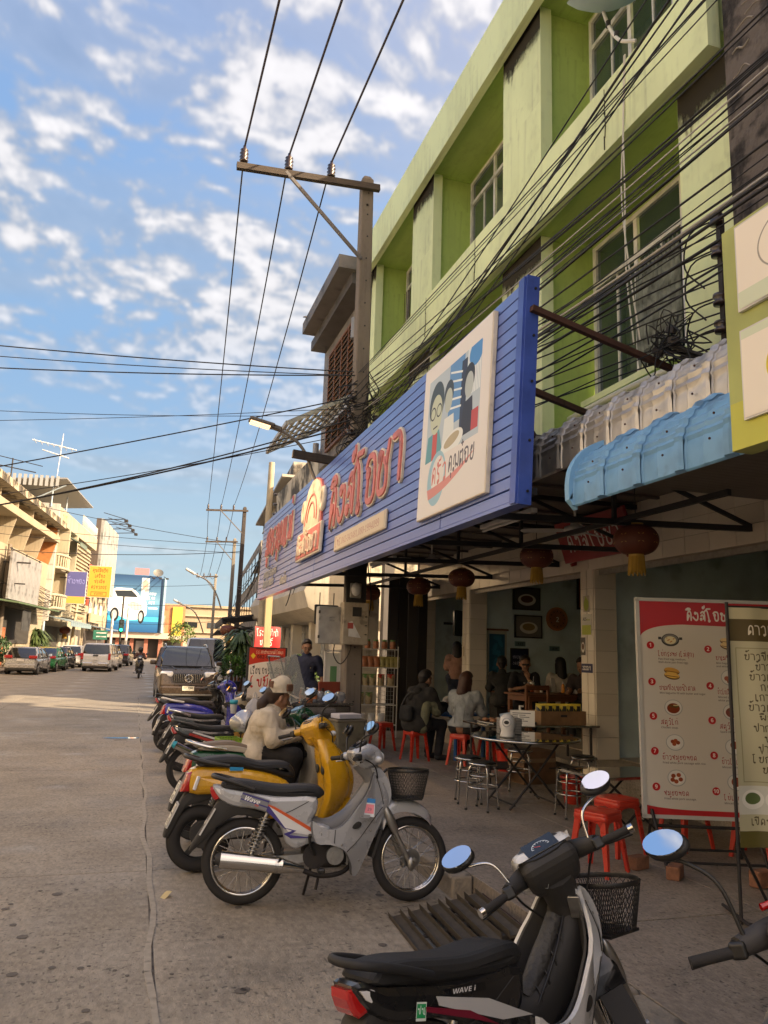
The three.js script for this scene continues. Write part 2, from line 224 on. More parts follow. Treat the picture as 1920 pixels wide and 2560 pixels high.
{
  const xs = [2.58, 4.2, 5.78], zs = [4, -1, -4.55, -8.2, -12.0, -16.3, -21, -27];
  for (let i = 0; i < zs.length - 1; i++) for (let j = 0; j < 2; j++) part(pavement, 'slab', rb(xs[j + 1] - xs[j] - 0.004, 0.3, zs[i] - zs[i + 1] - 0.004, 0.004, (xs[j] + xs[j + 1]) / 2, 0.0 - (i === 1 && !j ? 0.006 : 0), (zs[i] + zs[i + 1]) / 2), pavMat);
  const km = M([0.29, 0.245, 0.185], 0.9, 0, { map: rep(T.grime, 0.6), bumpMap: rep(T.coarse, 0.3), bumpScale: 0.012 });
  for (let z = 3.5; z > -27; z -= 1.02) { if (z < -4.3 && z > -5.4) continue; const g = rb(0.17, 0.36, 1.0, 0.025, 2.49, -0.028 + rr(-0.006, 0.006), z - 0.5, 0, rr(-0.01, 0.01), 0, 3); part(pavement, 'kerb_stone', g, km); }
  part(pavement, 'far_pavement', [bx(4, 0.3, 30, 6.8, -0.001, -42, 0, -0.065), bx(5, 0.3, 45, 11, 0.001, -78, 0, -0.075)], pavMat);
  const l = new THREE.Shape([[-14, 0], [-11.6, 0], [-10.3, 12], [-7.1, 45], [-3.3, 84], [-2.4, 92], [-8, 94]].map(p => new THREE.Vector2(...p)));
  part(pavement, 'left_pavement', mv(new THREE.ExtrudeGeometry(l, { depth: 0.15, bevelEnabled: false }), 0, 0, 0, -Math.PI / 2), pavMat);
}

// ---------- green shophouses ----------
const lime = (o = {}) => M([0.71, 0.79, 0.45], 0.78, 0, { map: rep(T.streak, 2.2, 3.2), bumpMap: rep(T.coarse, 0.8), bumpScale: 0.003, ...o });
const limeA = lime(), limeB = lime({ map: rep(T.streak, 1.3, 2.1) }); limeB.color.setRGB(0.42, 0.55, 0.15); const crackMat = M([0.035, 0.03, 0.022], 0.9, 0, { map: rep(T.mould, 1.2) });
const TOP_DARK = [0, 1].map(q => { const c = document.createElement('canvas'), W = 256; c.width = c.height = W; const g = c.getContext('2d'), im = g.createImageData(W, W); for (let y = 0; y < W; y++) for (let x = 0; x < W; x++) { const v = y / W, dr = fbm(x / 26 + q * 9, v * 1.5, 4, 1 << 20, 90 + q), ed = 0.22 + 0.3 * fbm(x / 70 + q * 5, 3, 3, 1 << 20, 95) + 0.9 * Math.max(0, dr - 0.58), al = 1 - step(ed - 0.16, ed + 0.12, v + 0.12 * (fbm(x / 9, y / 9, 3, 1 << 20, 97) - 0.5)), o = (y * W + x) * 4; im.data[o] = 34 + 30 * v; im.data[o + 1] = 30 + 24 * v; im.data[o + 2] = 22; im.data[o + 3] = al * 245; } g.putImageData(im, 0, 0); const t = new THREE.CanvasTexture(c); t.colorSpace = THREE.SRGBColorSpace; return M([1, 1, 1], 0.9, 0, { map: t, transparent: true }); });
const shopRow = thing('shophouse_row', 'lime green three storey shophouses with deep recessed balconies above the blue shop sign', 'building', [4.65, 0, -17.1]);
const SH = (x, y, z) => [x - 4.65, y, z + 17.1];
const sb = (x0, x1, y0, y1, z0, z1) => bx(x1 - x0, y1 - y0, z0 - z1, ...SH((x0 + x1) / 2, (y0 + y1) / 2, (z0 + z1) / 2)); // box from world bounds
{
  part(shopRow, 'roof_fascia', [sb(4.65, 4.78, 11.03, 11.9, -5.12, -17.1), sb(4.65, 4.9, 11.9, 11.94, -5.1, -17.12)], limeA);
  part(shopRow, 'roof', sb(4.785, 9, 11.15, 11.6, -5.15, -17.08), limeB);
  part(shopRow, 'ledge', [sb(4.62, 4.76, 7.47, 8.3, -5.12, -17.1), sb(4.62, 4.78, 8.3, 8.33, -5.1, -17.1)], limeA);
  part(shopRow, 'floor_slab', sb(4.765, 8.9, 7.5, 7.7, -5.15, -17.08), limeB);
  part(shopRow, 'mossy_beam', sb(4.58, 4.8, 3.98, 4.42, -5.0, -17.1), M([0.34, 0.3, 0.24], 0.95, 0, { map: rep(T.mould, 1.1), bumpMap: rep(T.coarse, 0.5), bumpScale: 0.012 }));
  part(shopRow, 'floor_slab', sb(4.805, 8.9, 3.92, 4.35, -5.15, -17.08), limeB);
  const piers = [[-5.84, -5.1], [-9.85, -8.66], [-14.1, -12.9], [-17.1, -16.75]];
  const win = M([0.74, 0.72, 0.66], 0.4, 0.2, rg(1)), pane = M([0.03, 0.05, 0.042], 0.04, 0, { phys: 1, clearcoat: 1 }), cur = M([0.30, 0.33, 0.28], 0.95, 0, { map: rep(T.fold, 0.5) });
  for (const [y0, y1] of [[4.36, 7.495], [7.71, 11.145]]) {
    for (const [b, a] of piers) {
      part(shopRow, 'pier', [sb(4.84, 5.02, y0, y1, a, b)], limeA);
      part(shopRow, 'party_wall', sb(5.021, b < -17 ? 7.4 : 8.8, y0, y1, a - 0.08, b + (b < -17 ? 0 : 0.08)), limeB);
      decal(shopRow, 'dark_top_fade', plane(a - b - 0.01, 0.95, ...SH(4.837, y1 - 0.476, (a + b) / 2), 0, -Math.PI / 2), TOP_DARK[(b * 10 | 0) & 1]);  // darker at the pier top, fading out downwards in ragged drips
    }
    for (let i = 0; i < 3; i++) {
      const zr = piers[i][0] - 0.0, zl = piers[i + 1][1] + 0.0;
      const a = zr - 0.85, b = zl + 0.1, w = a - b, yb = y0 + 0.82, yt = y0 + (y0 < 5 ? 3.02 : 3.3), yc = y0 + (y0 < 5 ? 2.4 : 2.78);
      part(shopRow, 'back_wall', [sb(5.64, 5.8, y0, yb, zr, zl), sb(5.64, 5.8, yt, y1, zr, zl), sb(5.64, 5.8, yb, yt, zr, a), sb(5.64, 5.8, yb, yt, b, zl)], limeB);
      const wd = part(shopRow, 'window', [sb(5.58, 5.7, yb, yb + 0.07, a, b), sb(5.58, 5.7, yt - 0.06, yt, a, b), sb(5.58, 5.7, yc, yc + 0.07, a, b), sb(5.581, 5.699, yb, yt, a, a - 0.07), sb(5.581, 5.699, yb, yt, b + 0.07, b), sb(5.595, 5.69, yb, yt, (a + b) / 2 + 0.035, (a + b) / 2 - 0.035)], win);
      for (const k of [0, 1]) { part(wd, 'pane', sb(5.62, 5.63, yb + 0.05, yc + 0.01, a - k * w / 2 - 0.06, a - (k + 1) * w / 2 + 0.06), pane); part(wd, 'pane', sb(5.62, 5.63, yc + 0.05, yt - 0.05, a - k * w / 2 - 0.06, a - (k + 1) * w / 2 + 0.06), pane); }
      for (const k of [0.22, 0.7]) part(wd, 'stile', sb(5.6, 5.65, yb + 0.06, yc, a - k * w - 0.02, a - k * w - 0.055), win);
      if (y0 < 5) { const f = []; for (let q = 0; q < 11; q++) f.push(mv(sp(0.03, 0.74, 0.05), ...SH(5.6, yb + 0.8, a - 0.16 - q * 0.075))); part(wd, 'curtain', f, cur); }
      part(shopRow, 'window_sill', sb(5.42, 5.64, yb - 0.09, yb - 0.005, a + 0.12, b - 0.1), limeA);
    }
  }
  const cracks = []; for (const [z, y] of [[-12.6, 7.55], [-10.4, 7.6], [-6.8, 7.5]]) for (let i = 0; i < 5; i++) cracks.push(beam([0, 0, 0], [0, 0.17, 0.02 * (i % 2)], 0.006, 0.02 - 0.003 * i).translate(...SH(4.618, y + i * 0.15, z + 0.01 * (i % 3))));
  part(shopRow, 'crack', cracks, crackMat);
  part(shopRow, 'drain_pipe', [tb([SH(5.3, 4.5, -9.2), SH(5.3, 4.86, -9.2), SH(5.3, 4.9, -9.15), SH(5.3, 4.9, -6.6), SH(5.3, 4.86, -6.52), SH(5.3, 4.6, -6.5)], 0.05, 60, 10)], M([0.62, 0.6, 0.5], 0.5));
  part(shopRow, 'security_grille', Array.from({ length: 12 }, (_, i) => sb(5.4, 5.41, 8.8, 10.2, -16.2 + i * 0.12, -16.214 + i * 0.12)), m_.rust);
  // ground floor
  const tileM = [0, 1, 2].map(i => M([0.72 - i * 0.03, 0.66 - i * 0.03, 0.56 - i * 0.03], 0.2, 0, { phys: 1, clearcoat: 0.5, clearcoatRoughness: 0.1, roughnessMap: rep(T.grime, 0.8) })), grout = M([0.4, 0.34, 0.27], 0.9), blue = M([0.56, 0.68, 0.69], 0.7, 0, rg(2.2));
  part(shopRow, 'shop_step', [sb(5.79, 9, 0.0, 0.42, -1.5, -17.1)], M([0.42, 0.35, 0.26], 0.6, 0, { map: rep(T.conc, 1.3) }));
  part(shopRow, 'shop_floor', sb(6.6, 12.6, 0.3, 0.43, -1.5, -17.05), M([0.42, 0.35, 0.27], 0.35, 0, rg(1.2)));
  const cols = [[-5.64, -5.3], [-10.0, -9.66], [-14.36, -14.02], [-17.1, -16.8]];
  const one = share(rb(0.02, 0.293, 0.155, 0.004)), side = share(rb(0.36, 0.293, 0.02, 0.004));
  for (const [b, a] of cols) {
    const c = part(shopRow, 'column', sb(6.22, 6.58, 0.42, 3.06, a, b), grout);
    for (let r = 0; r < 9; r++) { for (const k of [0, 1]) { const t = part(c, 'tile', one, tileM[(r + k) % 3]); t.position.set(...SH(6.215, 0.57 + r * 0.297, b + 0.085 + k * 0.17)); } const t = part(c, 'tile', side, tileM[(r * 2 + 1) % 3]); t.position.set(...SH(6.4, 0.57 + r * 0.297, a + 0.006)); }
  }
  const bm = part(shopRow, 'beam', sb(6.22, 6.58, 3.062, 3.96, -1.5, -17.1), grout), bt = share(rb(0.02, 0.212, 0.412, 0.004));
  for (let r = 0; r < 4; r++) for (let k = 0; k < 36; k++) { const z = -2.0 - k * 0.42 - (r % 2) * 0.0; if (z < -16.95) continue; const t = part(bm, 'tile', bt, tileM[(r + k * 2) % 3]); t.position.set(...SH(6.215, 3.17 + r * 0.216, z)); }
  // interior: party walls, back wall, ceiling
  for (const z of [-5.47, -9.83, -14.19, -17.0]) part(shopRow, 'inner_wall', sb(6.585, 12.6, 0.43, 3.95, z + 0.05, z - 0.05), blue);
  part(shopRow, 'inner_wall', sb(12.6, 12.8, 0.3, 3.95, -1.5, -17.05), blue);
  part(shopRow, 'corner_pilaster', [sb(11.9, 12.6, 0.43, 3.9, -13.9, -14.13), sb(9.7, 9.95, 0.43, 3.9, -13.95, -14.13)], M([0.55, 0.55, 0.48], 0.7));
  part(shopRow, 'shop_ceiling', sb(6.585, 12.7, 3.93, 4.1, -1.5, -17.05), M([0.6, 0.6, 0.56], 0.9));
  for (const [a, b] of [[-9.66, -5.64], [-14.02, -10.0], [-16.8, -14.36]]) part(shopRow, 'shutter_rail', [sb(6.3, 6.36, 2.99, 3.06, b, a), sb(6.42, 6.47, 0.43, 3.06, b + 0.04, b), sb(6.42, 6.47, 0.43, 3.06, a, a - 0.04)], m_.alu);
}
// neighbour on the near side: bare cement wall, its sign with food pictures, and the blue awning
const nb = thing('cement_building', 'dark weathered cement building beside the green shophouses, at the right edge', 'building', [4.7, 0, -5.06]);
part(nb, 'wall', [bx(4.2, 7.7, 46, 2.1, 8.05, 23.05)], M([0.13, 0.11, 0.095], 0.95, 0, { map: rep(T.mould, 1.6), bumpMap: rep(T.coarse, 0.7), bumpScale: 0.02 }));
{ const f = []; for (let i = 0; i < 46; i++) f.push(tb([[0, 0, 0], [0, rr(-0.02, 0.03), 0.06], [0, rr(-0.05, 0.05), 0.13], [0, rr(-0.05, 0.02), 0.2]], rr(0.004, 0.012), 8, 4).translate(-0.002, rr(5.6, 8.7), rr(0.1, 1.6))); part(nb, 'plaster_drip', f, M([0.3, 0.27, 0.23], 0.9)); }
part(nb, 'shop_front', bx(6, 4.1, 42.4, 5.0, 2.1, 24.8), M([0.3, 0.27, 0.22], 0.8, 0, rg(2)));
{
  const s = thing('restaurant_sign', 'pale green sign with two white food pictures on the neighbouring shop, at the right edge', 'sign', [2.75, 2.82, -3.02]);
  part(s, 'panel', bx(0.12, 1.18, 3.2, 0.06, 0.59, 1.6), M([0.40, 0.44, 0.12], 0.5, 0, rg(2)));
  const fr = print(256, 256, (g, w) => { g.fillStyle = '#ece4d4'; g.fillRect(0, 0, w, w); g.fillStyle = '#cfd8bd'; g.fillRect(0, w * 0.8, w, w * 0.2); g.strokeStyle = '#9a9488'; g.lineWidth = 4; g.beginPath(); g.ellipse(150, 110, 90, 88, 0, 0, 7); g.stroke(); });
  const fr2 = print(256, 256, (g, w) => { g.fillStyle = '#ece4d4'; g.fillRect(0, 0, w, w); g.fillStyle = '#d8c82a'; g.beginPath(); g.ellipse(150, 130, 86, 92, 0.3, 0, 7); g.fill(); for (let i = 0; i < 60; i++) { g.fillStyle = ['#e8dc50', '#b89a20', '#8c4a1e', '#f0e690'][i % 4]; g.fillRect(90 + (i * 37) % 120, 60 + (i * 53) % 140, 12, 6); } g.fillStyle = '#cfd8bd'; g.fillRect(0, 0, w, 24); });
  for (const k of [0, 1]) { const f = part(s, 'picture', bx(0.02, 0.46, 0.62, -0.011, 0.92 - k * 0.56, 0.42), m_.white); decal(f, 'print', plane(0.6, 0.44, -0.024, 0.92 - k * 0.56, 0.42, 0, -Math.PI / 2), k ? fr2 : fr); }
  part(s, 'foot_band', bx(0.124, 0.24, 3.19, 0.06, 0.121, 1.6), M([0.5, 0.5, 0.06], 0.5));
}
function awning(name, label, z0, z1, prof, mat, ribs, edge) { // curved corrugated sheets along z; prof = [x, y] outside line from the front foot up and back
  const a = thing(name, label, 'awning', [prof[0][0], prof[0][1], z0]), L = z0 - z1;
  const c = new THREE.CatmullRomCurve3(prof.map(p => V(p[0] - prof[0][0], p[1] - prof[0][1], 0)), false, 'centripetal').getPoints(24);
  for (let i = 0; i < ribs; i++) { const w = L / ribs, rings = []; for (const [zz, lift] of [[0, 0.018], [0.06, 0.034], [0.16, 0.034], [0.22, 0.006], [0.5, 0.0], [0.62, 0.008], [0.66, 0], [0.98, 0], [1.02, 0.018]]) rings.push(c.map((p, k) => { const q = c[Math.min(k + 1, 24)].clone().sub(c[Math.max(k - 1, 0)]).normalize(), cr = k > 5 ? (k % 2 ? 0.009 : -0.004) : 0; return [p.x - q.y * (lift + cr), p.y + q.x * (lift + cr), -(i + zz) * w]; }).concat(c.slice().reverse().map((p) => [p.x + 0.012, p.y - 0.012, -(i + zz) * w]))); part(a, 'sheet', loft(rings, true, 0.5), mat); }
  part(a, 'end_sheet', mv(ex([...c.map(p => [p.x + 0.01, p.y - 0.01]), [c[24].x, 0], [0.02, 0]], 0.012), 0, 0, -0.01), edge);
  part(a, 'edge_trim', [loft([[0.03], [-0.03]].map(([o]) => c.map(p => [p.x - 0.04, p.y + 0.04, -L - 0.03 + o]).concat(c.slice().reverse().map(p => [p.x + 0.03, p.y - 0.03, -L - 0.03 + o]))), true, 0.5)], edge);
  const sc = []; for (let i = 0; i < ribs; i++) for (const k of [4, 10]) sc.push(sp(0.008, 0.008, 0.008, c[k].x - 0.02, c[k].y + 0.01, -(i + 0.45) * L / ribs, 0, 0, 0, 6)); part(a, 'bolt', sc, m_.rust);
  return a;
}
awning('blue_awning', 'faded sky blue curved corrugated awning under the pale green sign', -1.2, -4.9, [[3.0, 2.9], [3.0, 3.04], [3.03, 3.16], [3.14, 3.3], [3.4, 3.42], [4.5, 3.52]], M([0.16, 0.36, 0.60], 0.5, 0, rg(0.9)), 9, M([0.2, 0.42, 0.66], 0.5));
awning('silver_awning', 'bare metal curved corrugated awning between the blue sign and the blue awning', -3.4, -6.3, [[3.3, 3.36], [3.3, 3.5], [3.32, 3.66], [3.42, 3.78], [3.68, 3.84], [4.5, 3.88]], M([0.50, 0.48, 0.45], 0.42, 0.55, rg(0.7)), 8, M([0.45, 0.44, 0.42], 0.45, 0.5));
part(shopRow, 'canopy_ceiling', [sb(3.05, 6.2, 3.86, 3.9, -6.4, -17.1), sb(4.5, 6.2, 3.5, 3.54, -1.2, -6.39)], M([0.26, 0.235, 0.21], 0.6, 0.3, { map: rep(T.wood, 1.2) }));
{ const g = []; for (let z = -6.6; z > -17; z -= 0.75) g.push(sb(3.06, 6.2, 3.82, 3.855, z, z - 0.05)); part(shopRow, 'canopy_rib', g, M([0.13, 0.11, 0.1], 0.6)); }
{ const g = []; for (const z of [-6.6, -8.6, -10.6, -13, -15.6]) { g.push(beam(SH(2.95, 3.1, z), SH(6.2, 3.22, z), 0.05, 0.06), beam(SH(2.95, 3.8, z), SH(6.2, 3.8, z), 0.05, 0.06), beam(SH(2.98, 3.05, z), SH(2.98, 3.85, z), 0.05, 0.05), beam(SH(4.5, 3.14, z), SH(4.5, 3.82, z), 0.04, 0.04), beam(SH(4.5, 3.82, z), SH(6.2, 3.25, z), 0.04, 0.04)); } g.push(beam(SH(3.0, 3.12, -5.5), SH(3.0, 3.12, -17), 0.05, 0.06), beam(SH(4.5, 3.16, -5), SH(4.5, 3.16, -17), 0.04, 0.05)); part(shopRow, 'canopy_truss', g, M([0.02, 0.02, 0.022], 0.5)); }
{ const g = [[[2.88, 4.62, -5.32], [4.6, 4.32, -5.5]], [[2.88, 3.94, -5.38], [4.6, 4.3, -6.86]], [[2.88, 3.65, -5.43], [4.6, 4.3, -8.2]], [[2.7, 3.4, -2.6], [4.6, 4.4, -3.2]], [[2.9, 4.7, -10], [4.6, 4.4, -10.4]], [[2.9, 4.7, -14], [4.6, 4.4, -14.4]]]; for (const [a, b] of g) part(shopRow, 'rusty_strut', beam(SH(...a), SH(...b), 0.05, 0.05), m_.rust); }

// ---------- the blue sign ----------
const sign = thing('shop_sign', 'long blue plank sign of the breakfast restaurant with raised pink Thai lettering', 'sign', [2.8, 3.0, -5.4], 0);
sign.rotation.z = -0.045;
{
  const bl = [0, 1, 2].map(i => M([0.115 - i * 0.008, 0.19 - i * 0.012, 0.54 - i * 0.03], 0.3, 0, { phys: 1, clearcoat: 0.35, clearcoatRoughness: 0.2 })), L = 13.8, n = 17, h = 1.9 / n;
  const secs = [[0, 1.6], [1.62, 7.4], [7.42, 9.6], [9.62, L]];
  for (const [a, b] of secs) { const g = share(rb(0.03, h - 0.012, b - a, 0.006)); for (let i = 0; i < n; i++) { const p = part(sign, 'plank', g, bl[(i * 7 + (a | 0)) % 3]); p.position.set(-0.012 - 0.002 * (i % 2), (i + 0.5) * h, -(a + b) / 2); } }
  part(sign, 'backing', bx(0.06, 1.9, L, 0.04, 0.95, -L / 2), M([0.02, 0.03, 0.12], 0.6));
  part(sign, 'end_cap', [bx(0.115, 1.96, 0.05, 0.03, 0.95, 0.028), bx(0.03, 1.94, 0.1, -0.03, 0.95, -0.02)], M([0.05, 0.10, 0.42], 0.35, 0, rg(1)));
  part(sign, 'bottom_trim', bx(0.12, 0.03, L, 0.03, -0.012, -L / 2), bl[0]);
  part(sign, 'screw', [0.08, 0.5, 1.0, 1.4, 1.82].map(y => cy(0.012, 0.012, 0.01, 0.05, y, 0.056, Math.PI / 2, 0, 0, 8)), m_.black);
  const pink = M([0.66, 0.19, 0.17], 0.5, 0, rg(0.8)), cream = M([0.78, 0.7, 0.56], 0.55, 0, rg(1));
  const onFace = (gs, z, y, o = 0) => gs.map(g => g.rotateY(-Math.PI / 2).translate(-0.03 - o, y, z)); // text runs away from the far end towards the camera
  const put = (text, size, w, z, y, tilt = 0, sx = 1) => { for (const [k, ww, d, m] of [['letter_border', w + 0.055, 0.03, cream], ['letter', w, 0.05, pink]]) { const [gs] = letters3d(text, size, ww, d); for (const g of gs) { g.scale(sx, 1, 1); g.rotateZ(tilt); } part(sign, k, onFace(gs, z, y, 0), m); } };
  put('คิงส์โอชา', 0.58, 0.085, -6.4, 0.70, 0.03, 0.95);
  put('สูตรคุณแม่', 0.5, 0.085, -12.9, 0.95, 0.02, 0.95);
  const small = M([0.5, 0.46, 0.4], 0.6);
  ['อาหารเช้า ไข่กระทะ', 'ข้าวเปียก ขนมปัง'].forEach((t, i) => { const [gs] = letters3d(t, 0.13, 0.024, 0.02); part(sign, 'small_lettering', onFace(gs, -12.9, 0.42 - i * 0.22), small); });
  { const [gs] = letters3d('ปากหม้อ', 0.13, 0.024, 0.02); part(sign, 'small_lettering', onFace(gs, -10.6, 0.12), small); }
  // pot emblem with plate lines and the red name plate
  const em = part(sign, 'pot_emblem', [ex([[-0.36, 0], [0.36, 0], [0.36, 0.42], [0.34, 0.62], [0.24, 0.8], [0.08, 0.9], [-0.08, 0.9], [-0.24, 0.8], [-0.34, 0.62], [-0.36, 0.42]], 0.06, 0.008).scale(1.75, 1, 1).rotateY(-Math.PI / 2).translate(-0.06, 0.87, -7.75)], cream);
  for (const r of [0.27, 0.17]) part(em, 'rim_line', to(r, 0.012, 0, 0, 0, 0, 0, 0, 28, 6, Math.PI).scale(1.75, 1.9, 1).rotateY(-Math.PI / 2).translate(-0.094, 1.1 - r * 0.4, -7.75), pink);
  part(em, 'pot_border', [ex([[-0.40, 0.02], [0.40, 0.02], [0.40, 0.44], [0.37, 0.66], [0.26, 0.85], [0.08, 0.95], [-0.08, 0.95], [-0.26, 0.85], [-0.37, 0.66], [-0.40, 0.44]], 0.04).scale(1.75, 1, 1).rotateY(-Math.PI / 2).translate(-0.045, 0.85, -7.75)], pink);
  for (const k of [-1, 1]) part(em, 'handle', to(0.12, 0.045, 0, 0, 0, 0, 0, 0, 16, 6).scale(0.9, 1.4, 1).rotateY(-Math.PI / 2).translate(-0.06, 1.3, -7.75 + k * 0.76), cream);
  const pl = part(sign, 'name_plate', [rb(0.06, 0.52, 1.95, 0.02, -0.08, 0.63, -7.75)], cream);
  part(pl, 'plate_face', [rb(0.03, 0.45, 1.88, 0.01, -0.105, 0.63, -7.75)], pink);
  { const [gs] = letters3d('คิงส์โอชา', 0.24, 0.045, 0.025); part(pl, 'plate_lettering', onFace(gs.map(g => g.scale(1.05, 1, 1)), -8.55, 0.48, 0.09), cream); }
  const ph = part(sign, 'phone_plate', [rb(0.04, 0.25, 2.56, 0.02, -0.05, 0.38, -4.62)], M([0.66, 0.58, 0.45], 0.5, 0, rg(1)));
  decal(ph, 'phone_number', plane(2.46, 0.21, -0.073, 0.38, -4.62, 0, -Math.PI / 2), print(1024, 104, (g, w, h) => { g.fillStyle = '#dccbaf'; g.fillRect(0, 0, w, h); write(g, 'โทร.042-343481,080-1994099', 14, 78, 50, '#b98476', { face: 'serif', bold: false, fit: 990 }); }));
  // the picture board
  const bd = part(sign, 'picture_board', [rb(0.05, 1.68, 1.7, 0.01, -0.055, 0.99, -1.32)], cream);
  decal(bd, 'picture_print', plane(1.68, 1.66, -0.083, 0.99, -1.32, 0, -Math.PI / 2), print(768, 768, (g, w) => {
    g.fillStyle = '#e6e1da'; g.fillRect(0, 0, w, w);
    g.save(); g.beginPath(); g.rect(70, 80, 610, 420); g.clip(); g.fillStyle = '#b9c7cf'; g.fillRect(70, 80, 610, 420);
    g.fillStyle = '#5f93c8'; g.fillRect(330, 80, 170, 300); g.fillStyle = '#25324a'; g.fillRect(470, 110, 60, 330); g.strokeStyle = '#e9efee'; g.lineWidth = 10; for (let i = 0; i < 12; i++) { g.beginPath(); g.moveTo(540 + i * 16, 80); g.lineTo(540 + i * 16, 300); g.stroke(); } for (let i = 0; i < 5; i++) { g.beginPath(); g.moveTo(340, 120 + i * 44); g.lineTo(480, 160 + i * 40); g.stroke(); }
    g.fillStyle = '#4a8fd0'; g.beginPath(); g.ellipse(620, 120, 70, 60, 0, 0, 7); g.fill();
    const head = (x, y, s, f, hr) => { g.fillStyle = hr; g.beginPath(); g.ellipse(x, y - s * 0.25, s * 0.62, s * 0.75, 0, 0, 7); g.fill(); g.fillStyle = f; g.beginPath(); g.ellipse(x, y + s * 0.1, s * 0.5, s * 0.66, 0, 0, 7); g.fill(); };
    g.fillStyle = '#5f9ea8'; g.beginPath(); g.moveTo(70, 500); g.lineTo(90, 370); g.lineTo(230, 360); g.lineTo(290, 500); g.fill(); g.fillStyle = '#c8544c'; g.fillRect(150, 370, 60, 130);
    head(330, 240, 90, '#b9c2b6', '#33404a'); g.fillStyle = '#dfe5e0'; g.beginPath(); g.moveTo(270, 500); g.lineTo(290, 330); g.lineTo(400, 330); g.lineTo(420, 500); g.fill();
    head(180, 260, 150, '#c6cdb2', '#3a4a52'); g.strokeStyle = '#28323a'; g.lineWidth = 7; for (const x of [140, 215]) { g.beginPath(); g.arc(x, 262, 30, 0, 7); g.stroke(); } g.beginPath(); g.moveTo(150, 340); g.lineTo(205, 338); g.stroke();
    head(560, 240, 90, '#b6bfbc', '#1e2630'); g.fillStyle = '#20283a'; g.beginPath(); g.moveTo(480, 470); g.lineTo(510, 320); g.lineTo(600, 310); g.lineTo(620, 470); g.fill(); g.fillStyle = '#c04a4a'; g.fillRect(600, 380, 70, 90);
    g.fillStyle = '#e9ece6'; g.beginPath(); g.ellipse(390, 470, 130, 52, -0.15, 0, 7); g.fill(); g.fillStyle = '#b8ab8a'; g.beginPath(); g.ellipse(390, 455, 88, 26, -0.15, 0, 7); g.fill(); g.restore();
    g.fillStyle = '#9cc3d2'; g.beginPath(); g.ellipse(230, 600, 110, 130, 0.2, 0, 7); g.fill(); g.fillStyle = '#e6e1da'; g.beginPath(); g.ellipse(245, 585, 80, 90, 0.2, 0, 7); g.fill(); g.fillStyle = '#d99088'; g.beginPath(); g.moveTo(120, 640); g.quadraticCurveTo(380, 640, 660, 560); g.quadraticCurveTo(400, 680, 140, 690); g.fill();
    write(g, 'ครัว', 170, 620, 74, '#d0776e', { fit: 190 }); write(g, 'คุณต๋อย', 370, 600, 66, '#57525a', { fit: 290 });
  }));
}

// ---------- poles, insulators, wires ----------
const catenary = (a, b, sag, n = 14) => { a = pv(a); b = pv(b); return Array.from({ length: n + 1 }, (_, i) => { const t = i / n, p = a.clone().lerp(b, t); p.y -= sag * 4 * t * (1 - t); return p; }); };
const insul = (h, r) => la([[0, 0], [r * 0.7, 0], [r, h * 0.1], [r * 0.55, h * 0.18], [r, h * 0.3], [r * 0.55, h * 0.4], [r, h * 0.52], [r * 0.55, h * 0.62], [r * 0.9, h * 0.72], [r * 0.4, h * 0.84], [r * 0.35, h], [0, h]], 12);
const insMat = M([0.035, 0.02, 0.018], 0.3, 0, { phys: 1, clearcoat: 0.6 });
function utilityPole(label, x, z, h, lean, mat, arm, group) { // square tapered concrete post; arm = [x offsets of the insulators]
  const p = thing('utility_pole', label, 'utility pole', [x, 0.14, z], 0, group);
  const ring = (y, w, c) => [[-w, -w + c], [-w + c, -w], [w - c, -w], [w, -w + c], [w, w - c], [w - c, w], [-w + c, w], [-w, w - c]].map(([a, b]) => [a + lean * y, y, b]);
  part(p, 'post', loft([ring(0, 0.165, 0.03), ring(h * 0.5, 0.14, 0.025), ring(h - 0.08, 0.115, 0.02), ring(h, 0.07, 0.02)], true, 0.4), mat);
  stuff(part(p, 'bolt_hole', Array.from({ length: 22 }, (_, i) => cy(0.016, 0.016, 0.01, lean * i * 0.48 + (i % 2) * 0.01, 0.8 + i * 0.46, 0.166 - 0.0021 * (0.8 + i * 0.46) * 2.1, Math.PI / 2, 0, 0, 8)), m_.matt));
  if (arm) {
    const y = h - 0.42, a = part(p, 'crossarm', [beam([arm[0] - 0.12 + lean * h, y - 0.03, 0.17], [0.22 + lean * h, y + 0.14, 0.17], 0.1, 0.12)], M([0.09, 0.07, 0.055], 0.9, 0, { map: rep(T.wood, 0.7) }));
    for (const o of arm) part(a, 'insulator', insul(0.34, 0.085).translate(o + lean * h, y + 0.07 + (o - arm[0]) * 0.05, 0.17), insMat);
    part(p, 'brace', beam([(arm[1] + lean * h) - 0.05, y + 0.05, 0.2], [-0.1 + lean * h, y - 1.4, 0.16], 0.045, 0.06), M([0.13, 0.12, 0.115], 0.6, 0.3));
    for (const [k, dy] of [[0, 0.1], [1, 0.45]]) stuff(part(p, 'bolt', sp(0.025, 0.025, 0.03, lean * h, h - dy - 0.2, 0.125, 0, 0, 0, 8), m_.iron));
  }
  return p;
}
const ARM = [-2.42, -1.58, -0.76], mainPole = utilityPole('tall square concrete pole with three insulators on its crossarm, behind the blue sign', 3.66, -13.3, 10.85, -0.008, m_.pole, ARM);
const farPoleMat = M([0.06, 0.05, 0.045], 0.9, 0, { map: rep(T.streak, 1) });
utilityPole('dark leaning concrete pole with a three insulator crossarm, second along the right pavement', 6.2, -51.4, 11, 0.004, farPoleMat, ARM);
utilityPole('grey concrete pole with a short crossarm, third along the right pavement', 6.9, -62, 10.3, 0.0, M([0.2, 0.18, 0.15], 0.9), ARM.map(v => v * 0.9));
